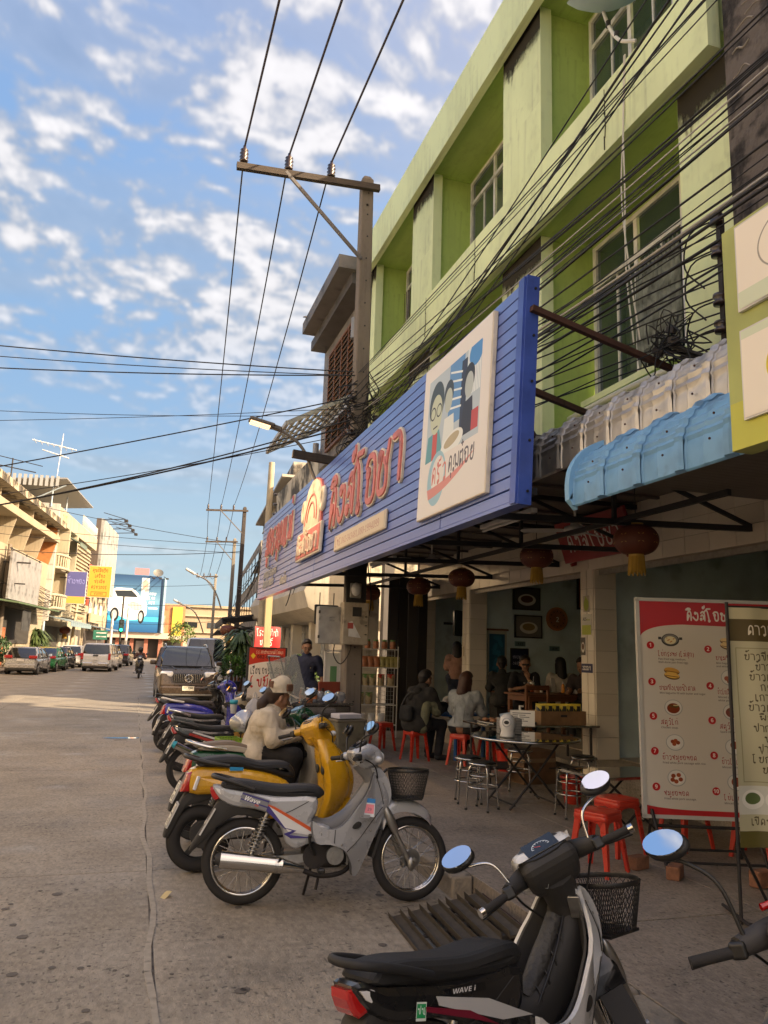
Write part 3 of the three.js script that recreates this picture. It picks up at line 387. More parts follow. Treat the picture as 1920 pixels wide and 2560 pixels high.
utilityPole('distant thin pole with a small crossarm, farthest on the right pavement', 7.6, -84, 9.4, 0, M([0.3, 0.27, 0.22], 0.9), ARM.map(v => v * 0.8));
{ const p = thing('utility_pole', 'slim sunlit concrete pole standing behind the far end of the blue sign', 'utility pole', [4.55, 0.14, -30]); part(p, 'post', bar([0, 0, 0], [0.05, 9.0, 0], 0.15, 8, 0.12), M([0.45, 0.38, 0.26], 0.85, 0, { map: rep(T.streak, 1) })); for (const y of [6.9, 7.3, 7.7]) part(p, 'insulator', insul(0.16, 0.06).rotateZ(-1.57).translate(0.2, y, 0.05), insMat); }
const postMat = M([0.55, 0.44, 0.24], 0.8, 0, { map: rep(T.streak, 0.7, 1.4) });
{ const p = thing('sign_post', 'cream painted square post under the far corner of the blue sign', 'post', [3.28, 0.14, -20.6]); part(p, 'shaft', bx(0.17, 3.3, 0.17, 0.02, 1.65, 0), postMat); part(p, 'foot', bx(0.3, 0.2, 0.3, 0.02, 0.1, 0), m_.pole); }
const wires = (name, label, cat, list, r, group, mat = m_.wire) => list.forEach(([a, b, sag, l, rr_], i) => solo(name, l ?? label, cat, tb(catenary(a, b, sag), rr_ ?? r, 28, 5), mat, group));
{
  const tip = (x, z, h, k) => [x + ARM[k] - 0.008 * h, h - 0.02 + 0.14 + 0.04 * k, z + 0.17];
  const nm = ['leftmost', 'middle', 'rightmost'];
  for (let k = 0; k < 3; k++) {
    solo('power_line', nm[k] + ' thick overhead line rising from the main pole insulators to the top of the picture', 'power line', tb(catenary(tip(3.66, -13.3, 10.85, k), [1.28 + k * 0.85, 10.6, 25], 0.35, 20), 0.019, 60, 6), M([0.035, 0.025, 0.04], 0.5), 'three overhead power lines');
    solo('power_line', nm[k] + ' overhead line sagging from the main pole to the second pole down the street', 'power line', tb(catenary(tip(3.66, -13.3, 10.85, k), [6.2 + ARM[k] + 0.05, 11.1, -51.2], 0.6, 20), 0.016, 60, 5), m_.wire, 'three overhead power lines');
    solo('power_line', nm[k] + ' short overhead line between the second and third far poles', 'power line', tb(catenary([6.2 + ARM[k] + 0.05, 11.1, -51.2], [6.9 + ARM[k] * 0.9, 10.3, -61.9], 0.25), 0.02, 20, 5), m_.wire, 'three overhead power lines');
    solo('power_line', nm[k] + ' overhead line drooping from the third to the farthest pole', 'power line', tb(catenary([6.9 + ARM[k] * 0.9, 10.3, -61.9], [7.6 + ARM[k] * 0.8, 9.3, -84], 1.4), 0.02, 20, 5), m_.wire, 'three overhead power lines');
  }
  const L = (px, y, z) => [px, y, z];
  wires('street_wire', '', 'wire', [
    [L(-8.9, 7.9, -17.6), L(3.5, 6.95, -13.3), 0.12, 'topmost wire crossing the sky to the left from the main pole', 0.012], [L(-8.9, 7.7, -17.9), L(3.5, 6.88, -13.3), 0.14, 'second wire from the top crossing the sky left of the main pole', 0.009], [L(-8.9, 7.25, -17.8), L(3.5, 6.85, -13.2), 0.16, 'third wire from the top crossing the sky left of the main pole', 0.012],
    [L(-8.9, 6.5, -18), L(3.4, 6.1, -13.3), 0.22, 'thin slack wire crossing the sky under the top three', 0.006], [L(-8.9, 5.8, -18), L(3.4, 6.2, -13.2), 0.12, 'thin level wire across the middle of the sky', 0.006],
    [L(-8.9, 3.8, -18.2), L(3.4, 6.4, -13.2), 0.1, 'upper of the four wires climbing from the left to the main pole', 0.012], [L(-8.9, 3.75, -18.4), L(3.4, 5.7, -13.2), 0.25, 'thin wire climbing from the left just above the twisted bundle', 0.008], [L(-8.9, 3.3, -18.3), L(3.4, 5.85, -13.2), 0.32, 'twisted double cable climbing from the left to the main pole', 0.016], [L(-8.9, 3.34, -18.3), L(3.4, 5.95, -13.1), 0.4, 'lowest dark cable climbing from the left to the main pole', 0.013],
    [L(-9, 10.6, -52), L(6.2, 8.6, -51.3), 0.2, 'long thin wire sloping from the left roofs to the second pole', 0.018], [L(-9.2, 8.8, -52), L(6.2, 8.5, -51.3), 0.15, 'upper of three level wires crossing the street at the second pole', 0.016], [L(-9.2, 8.3, -52), L(6.2, 8.0, -51.3), 0.15, 'middle level wire crossing the street at the second pole', 0.016], [L(-9.2, 7.3, -52), L(6.2, 8.1, -51.3), 0.3, 'lower sagging wire crossing the street at the second pole', 0.022],
    [L(-4.4, 8.3, -92), L(7.6, 8.4, -84), 0.2, 'faint upper wire crossing in front of the billboard', 0.022], [L(-4.4, 6.2, -92), L(7.6, 6.3, -84), 0.2, 'faint lower wire crossing in front of the billboard', 0.022], [L(-4.4, 4.2, -92), L(7.4, 4.4, -82), 0.3, 'faint wire low in front of the far intersection', 0.022],
  ], 0.01, 'wires crossing the street');
  // the bundle of black cables in front of the green facade
  seedState = 99;
  for (let i = 0; i < 36; i++) {
    const y0 = rr(4.9, 7.0), x0 = 3.62 + rr(-0.12, 0.2), up = i < 5, zf = rr(6, 16), t = (y0 - 4.9) / 2.1;
    const y1 = up ? 8.4 + i * 0.42 : lerp(4.5, 6.9, t) + rr(-0.35, 0.35), x1 = up ? 3.9 + 0.1 * i : rr(3.55, 4.35);
    solo('cable', up ? 'single black cable climbing steeply across the green facade' : 'black telephone cable in the dense bundle across the green facade', 'cable', tb(catenary([x0, y0, -13.2], [x1, y1, up ? 3 : zf], up ? 0.15 : rr(0.2, 0.75), 22), i % 7 === 3 ? 0.014 : up ? 0.0085 : rr(0.005, 0.0095), 44, 5), i % 13 === 5 ? M([0.4, 0.38, 0.34], 0.6) : m_.wire, up ? 'single cables across the green facade' : 'bundled cables across the green facade');
  }
  for (let i = 0; i < 8; i++) solo('cable', 'thin black cable looping down from the bundle to the wall bracket', 'cable', tb([[3.65, 5.2 + i * 0.18, -13.1], [3.75, 4.75 + i * 0.16, -9.5], [4.0, 4.5 + i * 0.13, -7.0], [4.3, 4.45 + i * 0.14, -5.6], [4.55, 4.45 + i * 0.15, -5.05]], 0.008, 44, 5), m_.wire, 'cables to the wall bracket');
  const kn = thing('cable_tangle', 'tangled knot of black cables and clamps in front of the second floor window', 'cable', [4.2, 4.5, -5.3]);
  for (let i = 0; i < 26; i++) { const a = [rr(-0.15, 0.15), rr(-0.1, 0.2), rr(-0.25, 0.25)]; part(kn, 'loop', tb([a, [a[0] + rr(-0.2, 0.2), a[1] + rr(-0.25, 0.2), a[2] + rr(-0.3, 0.3)], [rr(-0.1, 0.1), rr(-0.1, 0.1), rr(-0.1, 0.1)], [0.15, -0.35 + rr(-0.05, 0.1), 0.45 + rr(-0.1, 0.1)]], rr(0.005, 0.009), 18, 5), m_.wire); }
  for (let i = 0; i < 5; i++) part(kn, 'clamp', rb(0.05, 0.06, 0.1, 0.01, rr(-0.1, 0.1), rr(-0.08, 0.08), rr(-0.2, 0.2), rr(0, 1), rr(0, 1), 0), m_.iron);
  const co = thing('cable_coil', 'coil of spare black cable hanging at the corner of the mossy beam', 'cable coil', [4.4, 4.16, -4.9]);
  for (let i = 0; i < 6; i++) part(co, 'turn', to(0.16 + rr(-0.012, 0.012), 0.012, rr(-0.02, 0.02), 0, rr(-0.01, 0.01), 0.1, -0.9 + rr(-0.1, 0.1), 0, 32, 6), m_.wire); for (const a of [0.3, 1.8, 3.6]) part(co, 'band', rb(0.05, 0.06, 0.02, 0.005, 0.1 * Math.cos(a), 0.16 * Math.sin(a), -0.12 * Math.cos(a)), m_.alu);
  const br = thing('insulator_rack', 'rusty wall rack of spool insulators at the corner of the green facade', 'insulator rack', [4.56, 4.5, -5.02]);
  part(br, 'rail', bx(0.05, 1.2, 0.05, 0, 0.55, 0), m_.iron); for (const y of [0.05, 0.3, 0.75, 1.05]) { part(br, 'spool', la([[0, 0], [0.055, 0], [0.06, 0.03], [0.035, 0.05], [0.06, 0.07], [0.055, 0.1], [0, 0.1]], 12, -0.04, y, 0), insMat); part(br, 'cable_tie', tb([[-0.05, y + 0.05, 0], [-0.15, y, -0.2], [-0.1, y - 0.25, -0.35], [-0.02, y - 0.5, -0.2]], 0.008, 14, 5), m_.wire); }
  // tangle on the main pole
  for (let i = 0; i < 46; i++) { const y = rr(4.6, 6.6), s = rr(0.15, 0.4); stuff(part(mainPole, 'cable_loop', tb([[-0.15, y, 0.15], [-0.2 - s * rr(0.2, 1), y - s * 0.4, 0.2 * rr(0, 1)], [-0.18 - rr(-0.3, 0.3), y - s * 1.4, 0.22], [rr(-0.25, 0.3), y - s * 0.6, 0.25], [0.05, y + 0.2, 0.18]], rr(0.006, 0.011), 20, 5), m_.wire)); }
  for (const x of [-0.24, 0.24]) for (let i = 0; i < 5; i++) part(mainPole, 'spool', la([[0, 0], [0.06, 0], [0.065, 0.03], [0.04, 0.05], [0.065, 0.08], [0.06, 0.11], [0, 0.11]], 10, x, 4.9 + i * 0.32, 0.1), insMat);
  part(mainPole, 'support_arm', beam([-1.3, 5.05, 0.22], [0.1, 4.95, 0.22], 0.1, 0.14), M([0.05, 0.04, 0.035], 0.9, 0, { map: rep(T.wood, 0.6) }));
  part(mainPole, 'cable_run', [0, 1, 2, 3].map(i => tb([[-0.2 + i * 0.11, 4.6, 0.2], [-0.22 + i * 0.12, 3.4, 0.2], [-0.2 + i * 0.14, 2.4, 0.2 + 0.02 * i], [-0.1 + i * 0.05, 1.9, 0.19]], 0.012, 20, 5)), m_.wire);
  const white = thing('antenna_cord', 'pair of thin white cords hanging from the satellite dish down the green facade', 'cord', [4.6, 5.2, -6.4]);
  for (const k of [0, 1]) part(white, 'cord', tb([[0.02, 3.2, k * 0.02], [0, 2.3, -0.02], [-0.03, 1.5, 0.02 - k * 0.06], [-0.06, 0.6, 0.05 + k * 0.05], [-0.1, -0.3, 0.2 + k * 0.1]], 0.009, 30, 5), M([0.6, 0.56, 0.46], 0.6));
  const dish = thing('satellite_dish', 'pale blue satellite dish on a bent white pipe at the top of the picture', 'satellite dish', [4.5, 8.32, -6.35]);
  part(dish, 'reflector', la([[0, 0], [0.15, 0.015], [0.3, 0.06], [0.4, 0.115], [0.405, 0.12], [0.3, 0.075], [0.15, 0.03], [0, 0.012]], 32, -0.1, 0.62, -0.1, 0.55, 0, 0.25), M([0.42, 0.52, 0.62], 0.4));
  part(dish, 'pipe', tb([[-0.1, 0.62, -0.1], [-0.08, 0.45, -0.06], [-0.06, 0.28, 0], [-0.02, 0.1, 0.1], [0.08, 0.03, 0.22]], 0.02, 24, 8), m_.white); part(dish, 'clamp', [cy(0.028, 0.028, 0.07, -0.075, 0.42, -0.05), cy(0.028, 0.028, 0.06, -0.04, 0.22, 0.05, 0.5)], m_.matt);
}
// street lamp on the pole's support arm: lit, with its own light
{
  const l = thing('street_lamp', 'lit street lamp with a flat head above the far end of the blue sign', 'street lamp', [1.62, 5.72, -13.2]);
  part(l, 'head', [rb(0.46, 0.07, 0.26, 0.03, 0.18, 0.0, 0, 0, 0, -0.2), rb(0.22, 0.09, 0.12, 0.03, 0.44, -0.06, 0, 0, 0, -0.25)], M([0.12, 0.11, 0.1], 0.5, 0.3));
  const e = new THREE.MeshStandardMaterial({ color: 0xffffff, emissive: new THREE.Color(1, 0.6, 0.26), emissiveIntensity: 0.8, side: THREE.DoubleSide });
  for (const z of [-0.045, 0.045]) part(l, 'lamp_lens', rb(0.36, 0.03, 0.1, 0.01, 0.15, -0.04, z * 1.3, 0, 0, -0.2), e);
  part(l, 'arm', tb([[0.5, -0.08, 0], [0.8, -0.25, 0], [0.98, -0.45, 0], [1.15, -0.85, 0.02], [1.35, -1.25, 0.05]], 0.03, 30, 8), M([0.16, 0.15, 0.14], 0.6, 0.2));
  const s = new THREE.SpotLight(new THREE.Color(1, 0.62, 0.28), 12, 12, 1.2, 0.8); s.position.set(1.78, 5.6, -13.2); s.target.position.set(1.6, 0, -13.2); s.castShadow = true; scene.add(s, s.target);
}

// ---------- right side beyond the green shophouses ----------
const win2 = M([0.02, 0.024, 0.026], 0.08, 0, { phys: 1, clearcoat: 1 });
{
  const g = thing('louvre_house', 'dark grey house with a stepped roof edge and brown wooden louvres behind the main pole', 'building', [4.8, 0, -17.3]);
  const gm = M([0.16, 0.145, 0.135], 0.7, 0, rg(2)), gd = M([0.10, 0.09, 0.085], 0.7, 0, rg(2));
  part(g, 'column', bx(0.3, 7.0, 0.3, 2.2, 3.5, -4.5), gd);
  part(g, 'wall', [bx(2.4, 3.95, 4.8, 1.22, 9.12, -2.4)], M([0.21, 0.2, 0.2], 0.7, 0, rg(2)));
  part(g, 'roof_edge', [bx(3.3, 0.34, 4.4, 0.82, 11.25, -2.0)], gm); part(g, 'roof_step', [bx(2.9, 0.3, 4.75, 1.0, 10.93, -2.3)], gd);
  const fr = part(g, 'louvre_frame', [0, 1, 2, 3, 4].map(i => bx(0.07, 2.9, 0.06, -0.03, 8.9, -0.85 - i * 0.74)).concat([bx(0.07, 0.07, 3.05, -0.031, 10.37, -2.33), bx(0.07, 0.07, 3.05, -0.031, 7.45, -2.33)]), M([0.26, 0.11, 0.05], 0.55, 0, { map: rep(T.wood, 0.6) }));
  const sl = share(bx(0.09, 0.015, 0.66, 0, 0, 0, 0, 0, 0.6)), slm = M([0.22, 0.09, 0.04], 0.55, 0, { map: rep(T.wood, 0.6) });
  for (let i = 0; i < 4; i++) for (let k = 0; k < 17; k++) { const s = part(fr, 'slat', sl, slm); s.position.set(-0.04, 7.58 + k * 0.165, -1.22 - i * 0.74); }
  part(g, 'louvre_void', bx(0.02, 2.86, 2.96, -0.012, 8.9, -2.33), m_.matt);
  for (const [y, z] of [[9.9, -0.6], [7.6, -4.6]]) part(g, 'wall_lamp', [cy(0.09, 0.09, 0.55, -0.16, y, z, 0, 0, 0, 14), cy(0.05, 0.05, 0.1, -0.06, y, z, 0, 0, 1.57, 10)], M([0.3, 0.29, 0.28], 0.5, 0.3));
  const p = thing('slatted_canopy', 'pale metal slatted canopy tilting out below the brown louvres', 'canopy', [4.75, 7.35, -17.6]);
  const pm = M([0.42, 0.41, 0.38], 0.5, 0.2, rg(0.8));
  part(p, 'frame', [beam([0, 0.75, -2.9], [-1.75, -0.25, -2.9], 0.07, 0.1), beam([0, 0.75, 0], [-1.75, -0.25, 0], 0.07, 0.1), beam([-1.75, -0.25, -2.95], [-1.75, -0.25, 0.05], 0.08, 0.1), beam([0, 0.75, -2.95], [0, 0.75, 0.05], 0.08, 0.1)], pm);
  for (let k = 1; k < 9; k++) { const t = k / 9; part(p, 'slat', bx(0.1, 0.03, 2.86, -1.75 * t, 0.75 - t, -1.45, 0, 0, 0.5), pm); }
  for (let k = 1; k < 6; k++) part(p, 'cross_bar', beam([-0.05, 0.66, -2.9 + k * 0.48], [-1.7, -0.28, -2.9 + k * 0.48], 0.03, 0.03), pm);
}
{
  const w = thing('white_shop', 'cream white shop with a rounded projecting canopy between the snack rack and the plants', 'building', [5.4, 0, -22.2]);
  const wm = M([0.52, 0.47, 0.38], 0.7, 0, { map: rep(T.streak, 2, 2.6) });
  part(w, 'canopy', [mv(ex([[-0.1, 2.75], [0.0, 2.72], [5, 2.72], [5, 4.1], [-0.1, 4.1], [-0.55, 3.95], [-0.75, 3.55], [-0.6, 3.05]], 11.5, 0.04, 0), 0, 0, -6.2)], wm);
  part(w, 'upper_wall', [bx(4, 4.6, 11.6, 2.15, 6.4, -6.2)], M([0.56, 0.50, 0.38], 0.8, 0, { map: rep(T.mould, 5), bumpMap: rep(T.coarse, 1), bumpScale: 0.01 }));
  for (const z of [-0.6, -3.6, -6.8, -10.5]) part(w, 'column', bx(0.35, 2.72, 0.4, 0.35, 1.36, z), wm);
  part(w, 'shop_front', [bx(0.1, 2.7, 11, 0.9, 1.36, -6.2)], M([0.5, 0.48, 0.44], 0.5, 0, rg(1.6)));
  for (const z of [-2.1, -5.2, -8.6]) part(w, 'window', bx(0.04, 1.9, 2.2, 0.83, 1.5, z), M([0.5, 0.52, 0.52], 0.15, 0, { phys: 1, clearcoat: 1 }));
  const a = part(w, 'air_conditioner', rb(0.35, 0.6, 0.85, 0.03, -0.3, 4.5, -5.6), m_.white); part(a, 'fan_grille', to(0.2, 0.02, -0.48, 4.5, -5.75, 0, 1.57), m_.black);
  stuff(part(w, 'conduit', [tb([[-0.8, 3.9, -2], [-0.85, 3.4, -2.3], [-0.8, 3.2, -3]], 0.015, 12, 5), tb([[-0.8, 4.05, -1], [-0.82, 3.5, -1.8]], 0.012, 8, 5)], m_.wire));
  const t = thing('bar_sign', 'small black rounded sign reading TIPS hung over the pavement', 'sign', [4.18, 2.42, -18.9]);
  part(t, 'board', rb(0.62, 0.5, 0.08, 0.05, 0.3, 0.25, 0), m_.black); part(t, 'bracket', [bx(0.02, 0.3, 0.02, 0.12, 0.65, 0), bx(0.02, 0.3, 0.02, 0.48, 0.65, 0)], m_.iron);
  decal(t, 'lettering', plane(0.56, 0.44, 0.3, 0.25, 0.0415), print(256, 200, (g, w, h) => { g.fillStyle = '#100f10'; g.fillRect(0, 0, w, h); write(g, 'TIPSY', 20, 118, 58, '#d8d4cc', { bold: false, fit: 216 }); write(g, 'house of', 60, 158, 16, '#a9a49c', { bold: false }); }));
}
function rowHouse(name, label, x, z, ry, w, h, d, m, f) { const b = thing(name, label, 'building', [x, 0, z], ry); part(b, 'wall', bx(d, h, w, -d / 2, h / 2, -w / 2), m); f?.(b); return b; } // front faces local +x, runs along local -z
{ // far right row, seen edge-on: fronts face the street (-x)
  const r1 = thing('grey_shophouse', 'worn grey white shophouse with dark strip windows left of the blue sign', 'building', [6.2, 0, -34.5], -0.065);
  part(r1, 'wall', bx(5, 10.4, 15, 2.6, 5.2, -7.5), M([0.42, 0.38, 0.32], 0.85, 0, { map: rep(T.mould, 3.5) }));
  for (const y of [5.2, 8.2]) for (let i = 0; i < 5; i++) { const wn = part(r1, 'window', bx(0.08, 1.7, 2.3, 0.07, y, -1.7 - i * 2.9), win2); part(wn, 'frame', [bx(0.1, 0.08, 2.4, 0.05, y + 0.87, -1.7 - i * 2.9), bx(0.1, 1.7, 0.07, 0.05, y, -1.7 - i * 2.9)], m_.white); }
  for (const y of [3.7, 6.6, 9.7]) part(r1, 'ledge', bx(0.6, 0.12, 15.1, -0.1, y, -7.5), M([0.4, 0.37, 0.32], 0.9));
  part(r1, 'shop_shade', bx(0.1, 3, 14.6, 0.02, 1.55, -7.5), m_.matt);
  const aw = part(r1, 'awning', [bx(2.6, 0.08, 9, -1.4, 3.2, -3.5, 0, 0, 0.14), bx(0.06, 0.3, 9, -2.68, 2.9, -3.5)], M([0.03, 0.03, 0.034], 0.7)); for (const z of [0.5, -3, -7]) part(aw, 'prop', beam([-2.6, 2.95, z], [0, 2.2, z], 0.05, 0.05), m_.black);
  const r2 = thing('louvred_shophouse', 'farther grey shophouse with railings on the right side of the street', 'building', [7.6, 0, -53], -0.075);
  part(r2, 'wall', bx(5, 9.2, 30, 2.6, 4.6, -15), M([0.4, 0.36, 0.3], 0.85, 0, { map: rep(T.mould, 3) }));
  for (const y of [4.8, 7.6]) for (let i = 0; i < 8; i++) part(r2, 'window', bx(0.08, 1.6, 2.6, 0.07, y, -2 - i * 3.6), win2);
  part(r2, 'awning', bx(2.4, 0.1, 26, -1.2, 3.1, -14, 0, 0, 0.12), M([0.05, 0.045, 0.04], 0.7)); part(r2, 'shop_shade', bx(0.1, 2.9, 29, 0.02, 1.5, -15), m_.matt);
}
// ---------- left row ----------
const TH0 = -0.0977, LP = (s, d = 0) => [-9.31 + 0.0976 * s * 0.995 + d * 0.995, 0, -50 - s * 0.995 + d * 0.0977]; // s along the row away from the camera, d out towards the street
{
  const cream = M([0.36, 0.305, 0.215], 0.8, 0, { map: rep(T.streak, 3, 4) }), oran = M([0.42, 0.18, 0.06], 0.8, 0, rg(2)), bei = M([0.38, 0.32, 0.23], 0.85, 0, { map: rep(T.mould, 4) });
  const L1 = thing('cream_shophouse', 'cream three storey shophouse with slanted balcony walls, leftmost building', 'building', LP(-16), TH0), n = 35.4;
  part(L1, 'wall', [bx(8, 8.1, n, -4.05, 4.05, -n / 2), bx(6.4, 3.4, n, -4.8, 9.8, -n / 2)], cream);
  part(L1, 'roof', [bx(10, 0.35, n + 0.6, -4.0, 11.55, -n / 2)], bei); part(L1, 'roof_fascia', mv(ex([[0, 11.75], [0.9, 11.75], [1.05, 11.2], [0.4, 11.1]], n + 0.4, 0), 0, 0, -n / 2), bei);
  part(L1, 'floor_band', bx(1.2, 0.5, n + 0.1, 0.05, 10.2, -n / 2), cream);
  for (let i = 0; i < 9; i++) { part(L1, 'balcony_wall', mv(ex([[-1.7, 8.1], [0.0, 8.1], [0.45, 9.9], [0.45, 11.2], [-1.7, 11.2]], 0.14, 0), 0, 0, -0.2 - i * 4.37), i === 8 ? oran : cream); }
  part(L1, 'inner_wall', [bx(0.1, 3.1, 8.6, -1.52, 9.7, -n + 4.4)], oran);
  part(L1, 'signboard', [bx(0.14, 3.1, 8.6, 0.7, 6.0, -n + 10.3)], M([0.27, 0.265, 0.265], 0.7, 0, rg(2))); part(L1, 'signboard_frame', [0, 1, 2].map(i => bx(0.06, 3.4, 0.06, 0.62, 6.1, -n + 6.2 + i * 4.1)).concat([bx(0.06, 0.06, 9, 0.63, 7.7, -n + 10.3)]), m_.iron);
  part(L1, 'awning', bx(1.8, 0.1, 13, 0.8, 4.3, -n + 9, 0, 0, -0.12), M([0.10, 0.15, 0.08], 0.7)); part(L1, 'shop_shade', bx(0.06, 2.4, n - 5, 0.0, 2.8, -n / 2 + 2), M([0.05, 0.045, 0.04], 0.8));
  part(L1, 'shutter', [bx(0.06, 2.5, 2.1, 0.06, 1.4, -n + 12.5)], M([0.48, 0.16, 0.07], 0.6, 0, rg(1))); part(L1, 'painted_door', bx(0.06, 2.6, 2.2, 0.06, 1.5, -n + 15.2), M([0.5, 0.42, 0.28], 0.7, 0, rg(0.8)));
  part(L1, 'hanging_cloth', [bx(0.04, 1.4, 2.4, 1.1, 3.2, -n + 10.5)], M([0.05, 0.05, 0.05], 0.8)); part(L1, 'pipe', bar([0.1, 0, -n - 0.02], [0.1, 9, -n - 0.02], 0.09, 8), M([0.4, 0.5, 0.56], 0.5));

  const aj = M([0.38, 0.34, 0.25], 0.8, 0, { map: rep(T.streak, 3, 4) }), ajs = M([0.45, 0.43, 0.40], 0.85, 0, { map: rep(T.streak, 4, 3) });
  const A = thing('balcony_shophouse', 'pale four storey shophouse with rounded baluster balconies and a metal roof shed on top', 'building', LP(19.6), TH0), m = 21;
  part(A, 'wall', [bx(8, 9.3, m, -5.0, 8.3, -m / 2), bx(8, 4.2, m, -4.4, 2.1, -m / 2)], aj);
  part(A, 'side_wall', [bx(9.6, 9.8, 0.3, -4.4, 8.4, 0.12)], ajs); stuff(part(A, 'side_groove', Array.from({ length: 7 }, (_, i) => bx(9.6, 0.04, 0.02, -4.4, 4.4 + i * 1.25, 0.28)), M([0.3, 0.28, 0.25], 0.9)));
  part(A, 'front_panel', [bx(1.4, 9.0, 0.5, -0.3, 8.6, -0.2), bx(1.4, 9.0, 0.5, -0.3, 8.6, -5.4), bx(1.4, 9.0, 0.6, -0.3, 8.6, -9.4), bx(1.3, 1.3, m, -0.28, 12.5, -m / 2)], aj);
  { const [gs] = letters3d('นเก', 0.7, 0.12, 0.06); part(A, 'parapet_lettering', gs.map(g => g.rotateY(Math.PI / 2).translate(0.36, 12.15, -1.6)), M([0.55, 0.45, 0.25], 0.8)); }
  for (const y of [4.6, 8.0]) { part(A, 'balcony_room', bx(0.1, 2.9, 4.4, -0.94, y + 1.7, -2.9), M([0.3, 0.24, 0.16], 0.8)); const b = part(A, 'balcony', [0, 1.1].flatMap(k => [tb([[-0.3, y + k, -0.4], [0.5, y + k, -0.7], [0.85, y + k, -1.8], [0.95, y + k, -2.9], [0.85, y + k, -4.0], [0.5, y + k, -5.0], [-0.3, y + k, -5.3]], 0.13, 40, 6), bx(0.9, 0.2, 4.4, 0.1, y - 0.02, -2.9)].slice(0, k ? 1 : 2)), aj); for (let i = 0; i < 11; i++) part(b, 'baluster', cy(0.09, 0.07, 0.95, 0.45 + 0.48 * Math.sin(Math.PI * (i + 0.5) / 11), y + 0.55, -0.75 - i * 0.43, 0, 0, 0, 6), aj); }
  for (const y of [5.2, 8.6]) { const w = part(A, 'window', bx(0.1, 2.3, 3, -0.93, y + 1.3, -7.4), win2); part(w, 'grille', Array.from({ length: 8 }, (_, i) => bx(0.03, 2.3, 0.05, -0.6, y + 1.3, -6.1 - i * 0.38)), m_.white); }
  part(A, 'green_canopy', [bx(1.4, 0.1, 3.6, 0.7, 11.1, -7.4, 0, 0, -0.45), bx(0.05, 0.4, 3.6, 1.3, 10.7, -7.4)], M([0.13, 0.17, 0.14], 0.7));
  const sc = M([0.34, 0.31, 0.24], 0.7); for (const y of [4.8, 8.2]) for (let i = 0; i < 9; i++) part(A, 'louvre', bx(0.16, 0.1, 7.6, 0.42, y + i * 0.36, -13.6), sc); part(A, 'louvre_back', bx(0.08, 7, 8, 0.3, 7.9, -13.6), M([0.36, 0.3, 0.2], 0.8));
  for (let i = 0; i < 3; i++) part(A, 'red_sign', bx(0.1, 1.1, 0.9, 0.56, 6.2 + i * 1.6, -17.2), M([0.5, 0.05, 0.02], 0.6));
  for (let i = 0; i < 16; i++) part(A, 'roof_rail', bx(0.08, 1.2, 0.12, 0.34, 13.7, -11.5 - i * 0.6), m_.white);
  part(A, 'roof_shed', [bx(9, 0.12, 14, -3.5, 14.9, -5.4, 0, 0, 0.08)], M([0.3, 0.3, 0.3], 0.5, 0.4)); part(A, 'shed_front', Array.from({ length: 20 }, (_, i) => bx(0.24, 0.9, 0.06, -7.7 + i * 0.42, 14.9 - 0.033 * i * 0, 1.7)), M([0.42, 0.42, 0.4], 0.5, 0.4));
  part(A, 'shed_post', [0.3, -6].map(z => bar([-0.3, 13, z], [-0.3, 15, z], 0.07)).concat([bar([-2, 13.4, 0.3], [0.7, 14.9, 0.3], 0.07)]), M([0.35, 0.42, 0.48], 0.5));
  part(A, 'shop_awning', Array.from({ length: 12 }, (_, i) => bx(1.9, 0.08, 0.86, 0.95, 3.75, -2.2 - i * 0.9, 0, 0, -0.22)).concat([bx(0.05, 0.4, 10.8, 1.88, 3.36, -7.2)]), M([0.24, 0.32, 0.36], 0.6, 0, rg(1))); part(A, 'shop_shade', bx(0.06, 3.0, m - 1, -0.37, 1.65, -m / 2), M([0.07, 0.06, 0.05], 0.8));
  for (let i = 0; i < 5; i++) part(A, 'shop_door', [bx(0.08, 2.3, 0.1, -0.32, 1.4, -8.5 - i * 2.2), bx(0.05, 2.2, 1.2, -0.33, 1.35, -9.6 - i * 2.2)], M([0.45, 0.42, 0.32], 0.6));
  const an = thing('tv_antenna', 'white rooftop television antenna with two crossbars above the left roofs', 'antenna', [LP(21)[0] - 0.5, 14.8, LP(21)[2]]);
  part(an, 'mast', bar([0, 0, 0], [0.2, 5.0, 0], 0.04), m_.white); for (const [y, w] of [[3.9, 2.8], [3.1, 1.7]]) part(an, 'boom', bar([-w * 0.8, y + 0.3, 0], [w * 0.5, y - 0.25, 0], 0.05), m_.white); stuff(part(an, 'element', Array.from({ length: 7 }, (_, i) => bar([-2.0 + i * 0.5, 4.1 - i * 0.08, -0.7], [-2.0 + i * 0.5, 4.1 - i * 0.08, 0.7], 0.025)), m_.white));
  const an2 = thing('tv_antenna', 'darker low television antenna on the leftmost roof', 'antenna', [LP(9)[0] - 1, 11.8, LP(9)[2]]); part(an2, 'mast', bar([0, 0, 0], [0, 2.8, 0], 0.05), m_.iron); part(an2, 'boom', bar([-2.2, 2.4, 0], [1.6, 1.9, 0], 0.04), m_.iron); part(an2, 'boom', bar([-1.6, 3.0, 0], [2.0, 2.4, 0], 0.03), m_.iron);
  const B = thing('tall_shophouse', 'narrow shophouse carrying a tall blank grey hoarding, past the balcony shophouse', 'building', LP(40.8), TH0);
